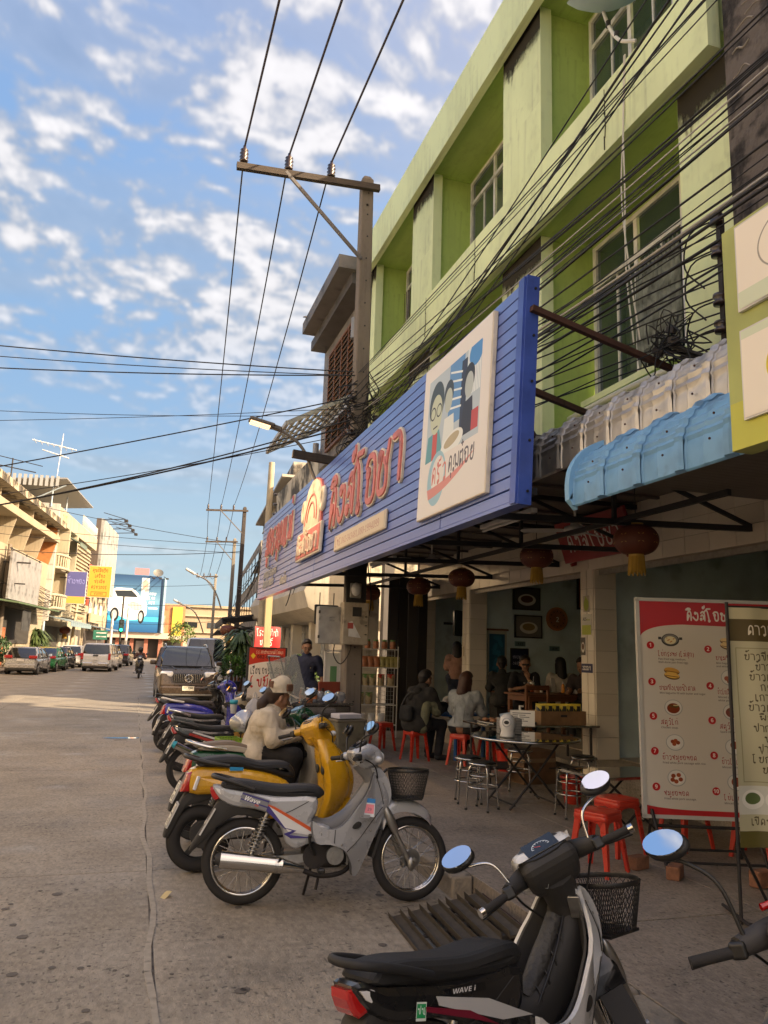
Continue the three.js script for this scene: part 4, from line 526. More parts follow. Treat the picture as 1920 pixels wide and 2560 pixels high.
  part(B, 'wall', [bx(8, 7.6, 17, -4.2, 3.8, -8.5), bx(5, 5, 10, -4, 10, -5)], M([0.42, 0.34, 0.24], 0.8, 0, { map: rep(T.mould, 4) })); part(B, 'hoarding', bx(0.4, 8, 13, 0.55, 11.7, -7.5), M([0.33, 0.34, 0.33], 0.6, 0, rg(3))); part(B, 'hoarding_frame', [bx(0.5, 8.2, 0.3, 0.2, 11.6, -0.9), bx(1.6, 6, 0.2, -0.6, 11.2, -0.8)], M([0.09, 0.07, 0.06], 0.8));
  for (let i = 0; i < 4; i++) part(B, 'floodlight', [bar([0.6, 15.6, -1 - i * 3.6], [3.0, 15.8, -1 - i * 3.6], 0.05), bar([0.6, 16.4, -1 - i * 3.6], [3.0, 15.8, -1 - i * 3.6], 0.04), rb(0.4, 0.3, 0.5, 0.05, 3.1, 15.6, -1 - i * 3.6)], m_.iron);
  for (const [y, z] of [[5.6, -3], [5.6, -7], [5.6, -11]]) part(B, 'window', bx(0.08, 1.5, 2, -0.18, y, z), win2);
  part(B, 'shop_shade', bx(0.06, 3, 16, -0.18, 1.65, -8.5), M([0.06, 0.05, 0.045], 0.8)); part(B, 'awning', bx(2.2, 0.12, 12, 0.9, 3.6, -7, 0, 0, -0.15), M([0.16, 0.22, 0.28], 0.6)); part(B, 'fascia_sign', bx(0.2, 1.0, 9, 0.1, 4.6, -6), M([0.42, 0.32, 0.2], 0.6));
  const ys = (name, label, s, d, y, w, h, draw) => { const t = thing(name, label, 'sign', [LP(s, d)[0], y, LP(s, d)[2]], TH0); part(t, 'board', bx(w, h, 0.2, w / 2, h / 2, 0), m_.white); decal(t, 'print', plane(w * 0.98, h * 0.98, w / 2, h / 2, 0.104), print(256, 320, draw)); part(t, 'bracket', bar([-0.6, h * 0.8, -0.05], [0.1, h * 0.8, -0.05], 0.05), m_.iron); };
  ys('shop_board', 'yellow orange board with dark Thai lettering jutting from the left row', 34.2, 0.9, 6.4, 2.2, 3.2, (g, w, h) => { g.fillStyle = '#dd9a3a'; g.fillRect(0, 0, w, h); ['ศูนย์มือถือ', 'เครื่อง', 'ประดับ', 'ครบวงจร'].forEach((t, i) => write(g, t.replace(/ศ/g, 'ค').replace(/ื/g, 'ิ'), w / 2, 58 + i * 58, 28, '#4a2c12', { center: 1, fit: 200 })); g.strokeStyle = '#6a3a14'; g.lineWidth = 5; g.strokeRect(40, 268, 176, 40); write(g, 'บางกอก', w / 2, 298, 20, '#6a3a14', { center: 1, fit: 150 }); });
  ys('shop_board', 'violet blue board with an orange foot jutting from the balcony shophouse', 24.5, 0.6, 5.2, 1.7, 2.9, (g, w, h) => { g.fillStyle = '#55578f'; g.fillRect(0, 0, w, h); g.fillStyle = '#d9a24c'; g.fillRect(0, h * 0.78, w, h * 0.22); write(g, 'ห้างทอง', w / 2, 120, 44, '#8285c4', { center: 1 }); });
}
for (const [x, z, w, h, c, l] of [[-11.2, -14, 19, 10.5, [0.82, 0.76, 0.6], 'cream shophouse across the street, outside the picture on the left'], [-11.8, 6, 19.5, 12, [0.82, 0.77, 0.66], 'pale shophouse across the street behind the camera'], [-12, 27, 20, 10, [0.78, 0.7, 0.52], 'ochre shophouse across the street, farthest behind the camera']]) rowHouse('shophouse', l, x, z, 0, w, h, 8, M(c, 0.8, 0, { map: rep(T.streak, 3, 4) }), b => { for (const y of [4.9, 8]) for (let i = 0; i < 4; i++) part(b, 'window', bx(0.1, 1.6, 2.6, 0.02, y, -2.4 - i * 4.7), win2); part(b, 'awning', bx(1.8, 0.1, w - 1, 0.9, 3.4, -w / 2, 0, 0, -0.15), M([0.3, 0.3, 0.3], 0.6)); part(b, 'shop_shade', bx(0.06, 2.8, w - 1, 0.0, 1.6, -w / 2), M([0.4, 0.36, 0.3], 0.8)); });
{ // the far corner: billboard building and the long building behind
  const C = thing('corner_building', 'low corner building across the far junction carrying the car billboard', 'building', [-6, 0, -114]);
  part(C, 'wall', bx(10.5, 6, 9, 4.5, 3, -5), M([0.42, 0.33, 0.26], 0.8, 0, rg(3))); part(C, 'canopy', bx(11.5, 0.8, 2.4, 4.6, 3.1, 0.0), M([0.5, 0.42, 0.36], 0.7));
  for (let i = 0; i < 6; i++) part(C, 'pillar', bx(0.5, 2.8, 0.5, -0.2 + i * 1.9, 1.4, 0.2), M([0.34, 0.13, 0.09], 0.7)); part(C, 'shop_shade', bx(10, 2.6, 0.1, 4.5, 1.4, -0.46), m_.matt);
  for (let i = 0; i < 4; i++) part(C, 'shop_window', bx(1.3, 1.7, 0.08, 1.0 + i * 1.9, 1.5, -0.38), M([0.3, 0.3, 0.3], 0.2));
  const b = thing('billboard', 'large blue billboard showing a white car, above the far corner building', 'billboard', [-3.95, 3.5, -112.4]);
  const pr = print(768, 768, (g, w, h) => {
    const gr = g.createLinearGradient(0, 0, 0, h); gr.addColorStop(0, '#20446e'); gr.addColorStop(0.45, '#6d9dbd'); gr.addColorStop(0.72, '#2f7cb0'); gr.addColorStop(1, '#134f86'); g.fillStyle = gr; g.fillRect(0, 0, w, h);
    g.fillStyle = '#b7c3c8'; g.fillRect(470, 30, 120, 300); g.fillStyle = '#cfa79a'; g.beginPath(); g.ellipse(530, 130, 44, 70, 0, 0, 7); g.fill();
    g.fillStyle = '#3fb3d8'; g.fillRect(0, 560, w, 60);
    g.fillStyle = '#e8ecee'; g.beginPath(); g.moveTo(-20, 330); g.quadraticCurveTo(20, 190, 110, 180); g.lineTo(330, 182); g.quadraticCurveTo(420, 220, 470, 300); g.quadraticCurveTo(560, 320, 580, 400); g.lineTo(576, 540); g.quadraticCurveTo(400, 640, 250, 590); g.lineTo(-20, 480); g.fill();
    g.fillStyle = '#222b33'; g.beginPath(); g.moveTo(70, 220); g.lineTo(320, 210); g.quadraticCurveTo(380, 240, 430, 300); g.lineTo(120, 300); g.fill();
    g.fillStyle = '#8d969b'; g.beginPath(); g.ellipse(400, 420, 110, 52, 0.2, 0, 7); g.fill(); g.strokeStyle = '#e8ecee'; g.lineWidth = 6; for (let i = 0; i < 9; i++) { g.beginPath(); g.moveTo(310 + i * 22, 380); g.lineTo(316 + i * 22, 466); g.stroke(); }
    for (const [x, y, rx] of [[100, 540, 66], [500, 560, 50]]) { g.fillStyle = '#15181c'; g.beginPath(); g.ellipse(x, y, rx, 92, 0, 0, 7); g.fill(); g.fillStyle = '#a8b0b4'; g.beginPath(); g.ellipse(x - 4, y, rx * 0.6, 60, 0, 0, 7); g.fill(); }
    ['NEW', 'ใหม่', 'ครบ'].forEach((t, i) => write(g, t, 600, 260 + i * 60, 34, '#f2f5f6', { fit: 150 })); g.fillStyle = '#e8eef2'; g.fillRect(600, 430, 140, 20);
  });
  part(b, 'panel', mv(ex(shape([[0, 0], [6.7, 0], [6.7, 7.8], [0, 7.9]]), 0.3), 0, 0, -0.16), M([0.08, 0.16, 0.24], 0.6)); decal(b, 'print', plane(6.7, 7.8, 3.35, 3.9, 0.0), pr);
  part(b, 'return_panel', bx(0.3, 7.6, 3, 6.85, 3.8, -1.4, 0, 0.3), M([0.2, 0.32, 0.42], 0.6)); part(b, 'top_sign', bx(1.9, 0.9, 0.2, 4.0, 8.4, -0.4), M([0.6, 0.2, 0.22], 0.6));
  for (let i = 0; i < 3; i++) part(b, 'floodlight', [bar([5.2 + i * 0.9, 7.8, 0], [5.6 + i * 0.9, 7.4, 1.6], 0.05), rb(0.4, 0.2, 0.3, 0.05, 5.6 + i * 0.9, 7.4, 1.7)], m_.iron); part(b, 'dish', la([[0, 0], [0.4, 0.05], [0.7, 0.25]], 16, 6.2, 8.2, -0.6, 0.9, 0.4, 0), M([0.15, 0.15, 0.14], 0.5));
  const D = thing('long_building', 'long low cream building with two dark windows closing the street', 'building', [4, 0, -134]);
  part(D, 'wall', [bx(26, 8.2, 8, 12, 4.1, -4), bx(26.4, 0.4, 8.6, 12, 8.5, -3.9)], M([0.38, 0.31, 0.215], 0.85, 0, { map: rep(T.streak, 5, 4) })); for (const y of [4.2, 6.9]) part(D, 'ledge', bx(26, 0.2, 0.4, 12, y, 0.2), M([0.5, 0.4, 0.28], 0.8)); for (const x of [4.6, 8.4]) part(D, 'window', bx(2.1, 0.9, 0.1, x, 5.4, 0.06), win2);
  for (let i = 0; i < 5; i++) part(D, 'shutter', bx(2.4, 3, 0.1, 1.5 + i * 3.2, 1.6, 0.06), M([0.5, 0.42, 0.32], 0.7));
  const S = thing('striped_shop', 'narrow orange and yellow shop beside the billboard', 'building', [3.2, 0, -117]); part(S, 'wall', bx(3.4, 7.6, 6, 1.7, 3.8, -3), M([0.45, 0.2, 0.1], 0.8, 0, rg(2))); part(S, 'yellow_sign', bx(1.4, 4.4, 0.2, 2.3, 5.2, 0.2), M([0.62, 0.5, 0.06], 0.6)); part(S, 'shop_shade', bx(3, 2.4, 0.1, 1.7, 1.3, 0.06), m_.matt); part(S, 'awning', bx(3.4, 0.3, 1.6, 1.7, 3.0, 0.8, 0.2), M([0.5, 0.45, 0.38], 0.7));
  const tl = thing('traffic_light', 'traffic light showing green at the far junction', 'traffic light', [-1.55, 0.1, -85]);
  part(tl, 'mast', bar([0, 0, 0], [0, 6.6, 0], 0.1), m_.iron); part(tl, 'signal_head', rb(0.5, 1.3, 0.4, 0.06, 0.02, 3.55, 0.2), m_.black);
  part(tl, 'green_light', cy(0.15, 0.15, 0.06, 0.02, 3.15, 0.42, 1.57), new THREE.MeshStandardMaterial({ color: 0x003322, emissive: new THREE.Color(0.02, 0.85, 0.42), emissiveIntensity: 2 }));
  const gp = new THREE.PointLight(new THREE.Color(0.02, 0.85, 0.42), 1.2, 6); gp.position.set(-1.53, 3.25, -84.3); gp.castShadow = true; scene.add(gp);
  for (const y of [3.55, 3.95]) part(tl, 'dark_lens', cy(0.14, 0.14, 0.05, 0.02, y, 0.41, 1.57), m_.dkglass);
  const rs = thing('road_sign', 'green direction sign beside the far junction', 'road sign', [-3.6, 0.1, -80]); part(rs, 'post', bar([0, 0, 0], [0, 3, 0], 0.05), m_.alu); part(rs, 'panel', rb(1.3, 0.9, 0.06, 0.03, 0.3, 2.5, 0.08), M([0.03, 0.16, 0.11], 0.5)); part(rs, 'arrow_band', [bx(0.9, 0.1, 0.02, 0.4, 2.7, 0.12), bx(0.9, 0.1, 0.02, 0.4, 2.35, 0.12)], m_.white);
  for (const [x, z, h, l, m] of [[-6.0, -81.3, 7.2, 'sunlit leaning concrete pole in front of the balcony shophouse', M([0.5, 0.4, 0.26], 0.85)], [-8.5, -56, 8, 'dark pole draped in cables at the left edge', m_.pole], [-1.0, -88, 5.6, 'white painted post beside the traffic light', m_.white], [-2.6, -90, 5, 'short white post left of the traffic light', m_.white]]) { const p = thing('utility_pole', l, 'utility pole', [x, 0.1, z]); part(p, 'post', bar([0, 0, 0], [0.35 * (x < -5.9 && x > -7), h, 0], 0.16, 8, 0.12), m); if (x < -5) part(p, 'crossarm', [bx(2.4, 0.1, 0.1, 0.2, h - 1.2, 0.1), bx(2.0, 0.08, 0.08, 0.2, h - 2.6, 0.1)], m_.iron); }
  for (let i = 0; i < 22; i++) solo('row_cable', 'thin dark cable strung along the fronts of the left row', 'cable', tb(catenary([-8.4 + rr(-0.2, 0.4), rr(4, 7.4), -56], [-6.0 + rr(-0.3, 0.3), rr(3.6, 6.4), -81], rr(0.3, 1.1)), 0.018, 20, 4), m_.wire, 'cables along the left row');
  for (let i = 0; i < 14; i++) solo('row_cable', 'thin dark cable strung along the right pavement poles', 'cable', tb(catenary([6.2 + rr(-0.3, 0.2), rr(3.8, 6.6), -51.2], i % 2 ? [6.9, rr(4, 6), -62] : [4.6, rr(4.5, 6.5), -30], rr(0.2, 0.7)), 0.02, 20, 4), m_.wire, 'cables along the right pavement');
  for (const [x, y, z, l] of [[4.6, 6.2, -58, 'upper unlit street lamp on a curved arm, right pavement'], [4.4, 4.6, -70, 'lower unlit street lamp on a curved arm, right pavement']]) { const p = thing('street_lamp', l, 'street lamp', [x, y, z]); part(p, 'head', rb(0.8, 0.18, 0.35, 0.08, -1.2, 1.0, 0, 0, 0, -0.5), m_.white); part(p, 'arm', tb([[-0.9, 0.85, 0], [0.2, 0.3, 0], [0.8, -0.6, 0], [1.2, -1.6, 0]], 0.06, 16, 6), m_.alu); }
}

// ---------- motorcycles ----------
const warp = (g, f) => { const p = g.attributes.position, v = V(); for (let i = 0; i < p.count; i++) { v.fromBufferAttribute(p, i); f(v); p.setXYZ(i, v.x, v.y, v.z); } g.computeVertexNormals(); return g; };
const wing = (pts, s, xf, base, flare, th = 0.02, sm_ = 3) => { // a leg-shield side: outline in xy, its front edge near the middle and its rear edge flared out
  const g = mergeVertices((() => { const e = ex(pts, th, 0, sm_); e.deleteAttribute('normal'); e.deleteAttribute('uv'); return e; })());
  return toCreasedNormals(warp(g, v => { const t = clamp((xf(v.y) - v.x) / 0.26); v.z = s * (base + flare * Math.sin(t * 1.45) + v.z * s); }), 0.6);
};
const dense = (rings, k = 4) => { const out = [], n = rings[0].length, cs = Array.from({ length: n }, (_, j) => new THREE.CatmullRomCurve3(rings.map(r => pv(r[j])), false, 'centripetal')), N = (rings.length - 1) * k; for (let i = 0; i <= N; i++) { const ring = cs.map(c => c.getPoint(i / N)); out.push(new THREE.CatmullRomCurve3(ring, true, 'catmullrom', 0.35).getPoints(n * 3).slice(0, -1)); } return out; };
const sloft = (rings) => loft(dense(rings), true, 1.1);
function wheel(p, name, F, x, r, tw, kind, o = {}) {
  const A = g => F(g.translate(x, r, 0)), R = r - tw;
  const w = part(p, name, [A(to(R, tw, 0, 0, 0, 0, 0, 0, 48, 12)), A(cy(r - 0.005, r - 0.005, tw * 1.1, 0, 0, 0, Math.PI / 2, 0, 0, 48, true))], m_.rubber);
  const rm = o.rim ?? m_.chrome;
  part(w, 'rim', [A(to(R - tw * 0.82, 0.012, 0, 0, 0.02, 0, 0, 0, 44, 6)), A(to(R - tw * 0.82, 0.012, 0, 0, -0.02, 0, 0, 0, 44, 6)), A(cy(R - tw * 0.8, R - tw * 0.8, 0.04, 0, 0, 0, Math.PI / 2, 0, 0, 44, true))], rm);
  part(w, 'hub', [A(cy(0.055, 0.055, 0.1, 0, 0, 0, Math.PI / 2, 0, 0, 18)), A(cy(0.065, 0.065, 0.03, 0, 0, 0.035, Math.PI / 2, 0, 0, 18)), A(cy(0.014, 0.014, 0.24, 0, 0, 0, Math.PI / 2, 0, 0, 8))], o.hub ?? m_.alu);
  if (kind === 'spoke') { const s = []; for (let i = 0; i < 36; i++) { const a = i / 36 * 6.283, b = a + (i % 4 < 2 ? 0.55 : -0.55), k = i % 2 ? 1 : -1; s.push(A(bar([Math.cos(b) * 0.055, Math.sin(b) * 0.055, k * 0.038], [Math.cos(a) * (R - tw * 0.85), Math.sin(a) * (R - tw * 0.85), 0], 0.0018, 4))); } stuff(part(w, 'spoke', s, m_.steel)); }
  else for (let i = 0; i < 5; i++) part(w, 'alloy_spoke', A(bx(R - tw, 0.045, 0.035).translate((R - tw) / 2, 0, 0).rotateZ(i * 1.2566 + 0.3)), rm);
  return w;
}
function mirror(p, name, F, base, head, rx, ry_, sm_) { // stalk from base to head; glass faces back (-x)
  const s = part(p, name, F(tb([base, [base[0] + (head[0] - base[0]) * 0.2, lerp(base[1], head[1], 0.6), base[2] + (head[2] - base[2]) * 0.25], [head[0] + 0.02, head[1] - 0.03, head[2]]], 0.007, 16, 6)), sm_ ?? m_.black);
  part(s, 'mirror_shell', F(sp(0.028, 0.048, 0.075, 0, 0, 0, rx, ry_, 0).rotateZ(-0.58).translate(head[0] + 0.008, head[1], head[2])), m_.black);
  part(s, 'mirror_glass', F(mv(ex(Array.from({ length: 20 }, (_, i) => [0.068 * Math.cos(i * 0.314), 0.042 * Math.sin(i * 0.314)]), 0.006), 0, 0, 0, 0, Math.PI / 2).translate(-0.03, 0, 0).rotateX(rx).rotateY(ry_).rotateZ(-0.58).translate(head[0] + 0.004, head[1], head[2])), m_.mirror);
}
function meshBasket(p, F, x, y, z, L, W, H) {
  const b = part(p, 'basket', [F(to(1, 0.012, 0, 0, 0, Math.PI / 2, 0, 0, 24, 6).scale(L * 0.52, 1, W * 0.56).translate(x, y + H, z)), F(bx(L * 0.7, 0.012, W * 0.7, x - 0.02, y, z)), F(bar([x - L * 0.5, y + H, z - W * 0.2], [x - L * 0.75, y + H - 0.06, z - 0.04], 0.01))], m_.black), g = [];
  const P = (a, t) => { const k = lerp(0.72, 1, t), c = Math.cos(a), s = Math.sin(a), q = (v) => Math.sign(v) * Math.pow(Math.abs(v), 0.6); return [x + q(c) * L * 0.5 * k, y + H * t, z + q(s) * W * 0.5 * k]; };
  for (let i = 0; i < 64; i++) for (const d of [1, -1]) { const a = i / 64 * 6.283; for (let k = 0; k < 5; k++) g.push(F(bar(P(a + d * k * 0.1, k / 5), P(a + d * (k + 1) * 0.1, (k + 1) / 5), 0.0018, 3))); }
  stuff(part(b, 'wire_mesh', g, m_.black));
}
function moped(label, x, z, ry, lean, o) {
  const t = thing('motorcycle', label, 'motorcycle', [x, o.y ?? 0.003, z], ry, o.group ?? 'motorcycles parked nose in to the kerb'); t.rotation.order = 'YXZ'; t.rotation.x = -lean;
  const wave = o.kind !== 'scooter', r = wave ? 0.29 : 0.255, tw = wave ? 0.038 : 0.055, wb = wave ? 1.22 : 1.24, I = g => g;
  const ax = V(-0.45, 0.89, 0).normalize(), pv_ = V(wb - 0.2, 0.7, 0), S = new THREE.Matrix4().makeTranslation(pv_.x, pv_.y, 0).multiply(new THREE.Matrix4().makeRotationAxis(ax, o.steer ?? 0.2)).multiply(new THREE.Matrix4().makeTranslation(-pv_.x, -pv_.y, 0)), F = g => g.applyMatrix4(S);
  const pm = o.paint, cover = o.cover ?? pm, shield = o.shield ?? pm, inner = o.inner ?? m_.matt;
  wheel(t, 'rear_wheel', I, 0, r, tw, o.wheels ?? (wave ? 'spoke' : 'alloy'), { rim: o.rim }); wheel(t, 'front_wheel', F, wb, r, tw, o.wheels ?? (wave ? 'spoke' : 'alloy'), { rim: o.rim });
  // engine, frame, swing arm, shocks, exhaust, stand, pegs
  const en = part(t, 'engine', [rb(0.26, 0.17, 0.2, 0.04, 0.58, 0.33, 0), rb(0.16, 0.13, 0.13, 0.03, 0.76, 0.34, 0, 0, 0, 0.1), cy(0.085, 0.085, 0.2, 0.5, 0.33, 0.01, Math.PI / 2, 0, 0, 20)], m_.iron);
  part(en, 'engine_cover', [cy(0.062, 0.066, 0.03, 0.645, 0.335, 0.11, Math.PI / 2, 0, 0, 24), cy(0.03, 0.03, 0.01, 0.645, 0.335, 0.128, Math.PI / 2, 0, 0, 16)], m_.alu); stuff(part(en, 'cooling_fin', Array.from({ length: 5 }, (_, i) => bx(0.012, 0.15, 0.15, 0.74 + i * 0.024, 0.34, 0)), m_.alu));
  part(t, 'swing_arm', [beam([0, r, 0.085], [0.46, 0.32, 0.085], 0.03, 0.055), beam([0, r, -0.085], [0.46, 0.32, -0.085], 0.03, 0.055)], m_.alu);
  for (const s of [-1, 1]) { if (!wave && s > 0) continue; const k = part(t, 'shock', bar([0.045, 0.33, s * 0.1], [0.15, 0.62, s * 0.1], 0.016), m_.alu), c = []; for (let i = 0; i <= 70; i++) { const q = i / 70; c.push([lerp(0.06, 0.145, q) + 0.03 * Math.cos(q * 62), lerp(0.37, 0.6, q), s * 0.1 + 0.03 * Math.sin(q * 62)]); } part(k, 'spring', tb(c, 0.0065, 210, 5), o.spring ?? m_.alu); }
  if (o.exhaust !== 'none') {
    const up = o.exhaust === 'up', a = up ? [0.2, 0.38, 0.13] : [0.27, 0.275, 0.13], b = up ? [-0.22, 0.58, 0.16] : [-0.16, 0.325, 0.14], e = part(t, 'exhaust', [bar(a, b, up ? 0.045 : 0.052, 20, up ? 0.052 : 0.058)], o.exMat ?? m_.chrome);
    part(e, 'exhaust_cone', [bar(a, [lerp(a[0], 0.47, 0.75), lerp(a[1], 0.24, 0.75), 0.12], 0.05, 16, 0.026)], o.exMat ?? m_.chrome); part(e, 'header_pipe', tb([[0.4, 0.245, 0.12], [0.55, 0.2, 0.1], [0.72, 0.22, 0.06], [0.82, 0.32, 0]], 0.017, 24, 8), m_.iron);
    part(e, 'tip', bar(b, [b[0] - 0.035, b[1] + (up ? 0.018 : 0.004), b[2]], 0.046, 16, 0.03), o.tip ?? m_.matt); part(e, 'clamp', bar([lerp(a[0], b[0], 0.06), lerp(a[1], b[1], 0.06), a[2]], [lerp(a[0], b[0], 0.12), lerp(a[1], b[1], 0.12), a[2]], 0.056, 18), m_.steel);
  }
  part(t, 'foot_peg', [bar([0.53, 0.26, -0.3], [0.53, 0.26, 0.3], 0.01), rb(0.05, 0.035, 0.09, 0.012, 0.53, 0.265, 0.27), rb(0.05, 0.035, 0.09, 0.012, 0.53, 0.265, -0.27), bar([0.27, 0.38, 0.1], [0.26, 0.38, 0.25], 0.012)], m_.black);
  part(t, 'kick_stand', [bar([0.5, 0.24, -0.08], [0.46, 0.03 - lean * 0.2, -0.2], 0.011), bar([0.55, 0.22, 0.02], [0.52, 0.1, 0.06], 0.011)], m_.iron);
  if (wave) part(t, 'kick_lever', [tb([[0.5, 0.34, 0.12], [0.46, 0.42, 0.16], [0.45, 0.47, 0.17]], 0.011, 10, 6), bar([0.45, 0.47, 0.15], [0.54, 0.49, 0.2], 0.014)], m_.black);
  part(t, 'rear_mudguard', [mv(ex(wave ? [[-0.17, 0.72], [0.05, 0.64], [0.16, 0.6], [0.1, 0.58], [-0.06, 0.6], [-0.2, 0.52], [-0.35, 0.37], [-0.38, 0.37], [-0.28, 0.55]] : [[-0.1, 0.63], [0.1, 0.6], [0.05, 0.55], [-0.12, 0.5], [-0.24, 0.28], [-0.28, 0.28], [-0.2, 0.48]], 0.13, 0.015, 3))], m_.matt);
  const pl = part(t, 'number_plate', wave ? mv(bx(0.012, 0.2, 0.16), -0.265, 0.56, 0, 0, 0, -0.5) : mv(bx(0.012, 0.2, 0.17), -0.22, 0.44, 0, 0, 0, -0.42), m_.white);
  decal(pl, 'plate_print', (wave ? mv(plane(0.15, 0.19), -0.273, 0.565, 0, 0, 0, 0).translate(0.265, -0.56, 0) && mv(plane(0.15, 0.19, 0, 0, 0, 0, -Math.PI / 2), -0.274, 0.563, 0, 0, 0, -0.5) : mv(plane(0.16, 0.19, 0, 0, 0, 0, -Math.PI / 2), -0.229, 0.443, 0, 0, 0, -0.42)), PLATE);
  if (wave) {
    // side covers, seat, tail
    const body = [[-0.245, 0.8], [-0.12, 0.785], [0.2, 0.735], [0.5, 0.725], [0.5, 0.62], [0.47, 0.565], [0.6, 0.525], [0.62, 0.43], [0.48, 0.42], [0.36, 0.38], [0.29, 0.42], [0.26, 0.5], [0.18, 0.6], [0.06, 0.645], [-0.1, 0.665], [-0.2, 0.72]];
    const bd = part(t, 'side_cover', mv(warp(ex(body, 0.26, 0.035, 3), v => { v.z *= lerp(0.55, 1, clamp((v.x + 0.25) / 0.4)); }), 0, 0, 0), cover); o.decals?.(t, bd);
    part(t, 'seat', warp(ex([[-0.19, 0.8], [-0.16, 0.835], [-0.05, 0.842], [0.1, 0.82], [0.25, 0.803], [0.42, 0.808], [0.53, 0.79], [0.56, 0.75], [0.52, 0.715], [0.2, 0.725], [-0.08, 0.77]], 0.25, 0.04, 3, [], 3), v => { v.z *= lerp(0.8, 1.05, clamp(v.x + 0.3)) * (v.x > 0.4 ? lerp(1, 0.7, (v.x - 0.4) / 0.16) : 1); }), o.seat ?? m_.seat);
    part(t, 'grab_rail', [tb([[0.05, 0.78, 0.12], [-0.1, 0.83, 0.12], [-0.22, 0.86, 0.09], [-0.25, 0.865, 0], [-0.22, 0.86, -0.09], [-0.1, 0.83, -0.12], [0.05, 0.78, -0.12]], 0.016, 40, 8)], o.rail ?? m_.black);
    const tl = part(t, 'tail_light', warp(ex([[-0.262, 0.79], [-0.14, 0.765], [-0.16, 0.735], [-0.22, 0.7], [-0.25, 0.73]], 0.15, 0.015, 2), v => { v.z *= lerp(0.7, 1, clamp((v.x + 0.26) * 8)); }), m_.red); for (const s of [-1, 1]) part(tl, 'indicator', mv(ex([[-0.23, 0.785], [-0.135, 0.765], [-0.17, 0.73]], 0.02, 0.006, 2), 0, 0, s * 0.07), m_.lens);
    // leg shield
    const xf = y => y > 0.72 ? lerp(1.06, 0.95, (y - 0.72) / 0.21) : lerp(0.8, 1.06, clamp((y - 0.19) / 0.53));
    const band = [[0.47, 0.575], [0.53, 0.535], [0.62, 0.52], [0.69, 0.55], [0.79, 0.67], [0.88, 0.8], [0.92, 0.9], [0.955, 0.93], [1.03, 0.85], [1.055, 0.73], [1.0, 0.6], [0.95, 0.49], [0.88, 0.34], [0.8, 0.19], [0.775, 0.2], [0.76, 0.28], [0.7, 0.38], [0.6, 0.42], [0.5, 0.43]];
    for (const s of [-1, 1]) part(t, 'leg_shield', wing(band, s, xf, 0.075, 0.125), shield);
    for (const s of [-1, 1]) part(t, 'inner_shield', wing(band.map(([x, y]) => [x - 0.012, y * 0.985 + 0.008]), s, y => xf(y) - 0.012, 0.06, 0.12, 0.012), inner);
    part(t, 'front_panel', [sloft([0.93, 0.8, 0.68, 0.56, 0.44].map((y, i) => { const f = xf(y) + 0.015, w = [0.07, 0.1, 0.1, 0.085, 0.07][i]; return [[f - 0.06, y, -w - 0.02], [f, y, -w * 0.6], [f + 0.025, y, 0], [f, y, w * 0.6], [f - 0.06, y, w + 0.02], [f - 0.1, y, 0]]; }))], o.front ?? shield);
    part(t, 'centre_tunnel', [sloft([[0.44, 0.6, 0.06], [0.58, 0.54, 0.055], [0.72, 0.6, 0.06], [0.88, 0.78, 0.075], [0.95, 0.93, 0.08]].map(([x, y, w]) => [[x, y, -w], [x - 0.02, y + 0.03, 0], [x, y, w], [x + 0.08, y - 0.1, w], [x + 0.1, y - 0.12, 0], [x + 0.08, y - 0.1, -w]]))], inner);
    const sz = (x, y) => 0.088 + 0.125 * Math.sin(clamp((xf(y) - x) / 0.26) * 1.45);
    for (const s of [-1, 1]) { stuff(part(t, 'panel_gap', [[[0.72, 0.37], [0.8, 0.44], [0.9, 0.56], [0.985, 0.66]], [[0.63, 0.52], [0.625, 0.43]], [[0.93, 0.88], [0.97, 0.76], [0.99, 0.68]]].map(l => tb(l.map(([x, y]) => [x, y, s * sz(x, y)]), 0.0028, 14, 4)), m_.matt)); stuff(part(t, 'screw', [[0.68, 0.42], [0.82, 0.3], [0.99, 0.82], [0.9, 0.5]].map(([x, y]) => sp(0.008, 0.008, 0.004, x, y, s * sz(x, y), 0, 0, 0, 8)), m_.alu)); stuff(part(t, 'cover_seam', [tb([[0.2, 0.6, s * 0.131], [0.3, 0.63, s * 0.132], [0.44, 0.7, s * 0.131]], 0.0025, 12, 4), sp(0.009, 0.009, 0.004, 0.25, 0.56, s * 0.131, 0, 0, 0, 8)], m_.matt)); }
    for (const s of [-1, 1]) part(t, 'shield_vent', mv(sp(0.04, 0.024, 0.006, 0.785, 0.545, s * 0.186, 0, s * 0.25, 0.25), 0, 0, 0), m_.matt);
    // fork, fender
    for (const s of [-1, 1]) part(t, 'fork_leg', [F(bar([1.01, 0.62, s * 0.075], [1.2, 0.25, s * 0.085], 0.017, 10)), F(sp(0.03, 0.05, 0.022, 1.2, 0.26, s * 0.09)), F(sp(0.035, 0.12, 0.03, 1.045, 0.56, s * 0.078, 0, 0, 0.45))], m_.alu);
    part(t, 'front_fender', F(sloft([[0.99, 0.58], [1.03, 0.67], [1.12, 0.705], [1.24, 0.69], [1.34, 0.635], [1.385, 0.585]].map(([x, y], i) => { const w = [0.075, 0.085, 0.085, 0.08, 0.06, 0.02][i]; return [[x, y - 0.09, -w], [x, y - 0.02, -w * 0.95], [x, y, -w * 0.4], [x, y, w * 0.4], [x, y - 0.02, w * 0.95], [x, y - 0.09, w], [x, y - 0.03, w * 0.8], [x, y - 0.03, -w * 0.8]]; }))), o.fender ?? shield);
    part(t, 'fender_flap', F(bx(0.02, 0.2, 0.11, 0.95, 0.4, 0, 0, 0, -0.35)), m_.matt);
  } else {
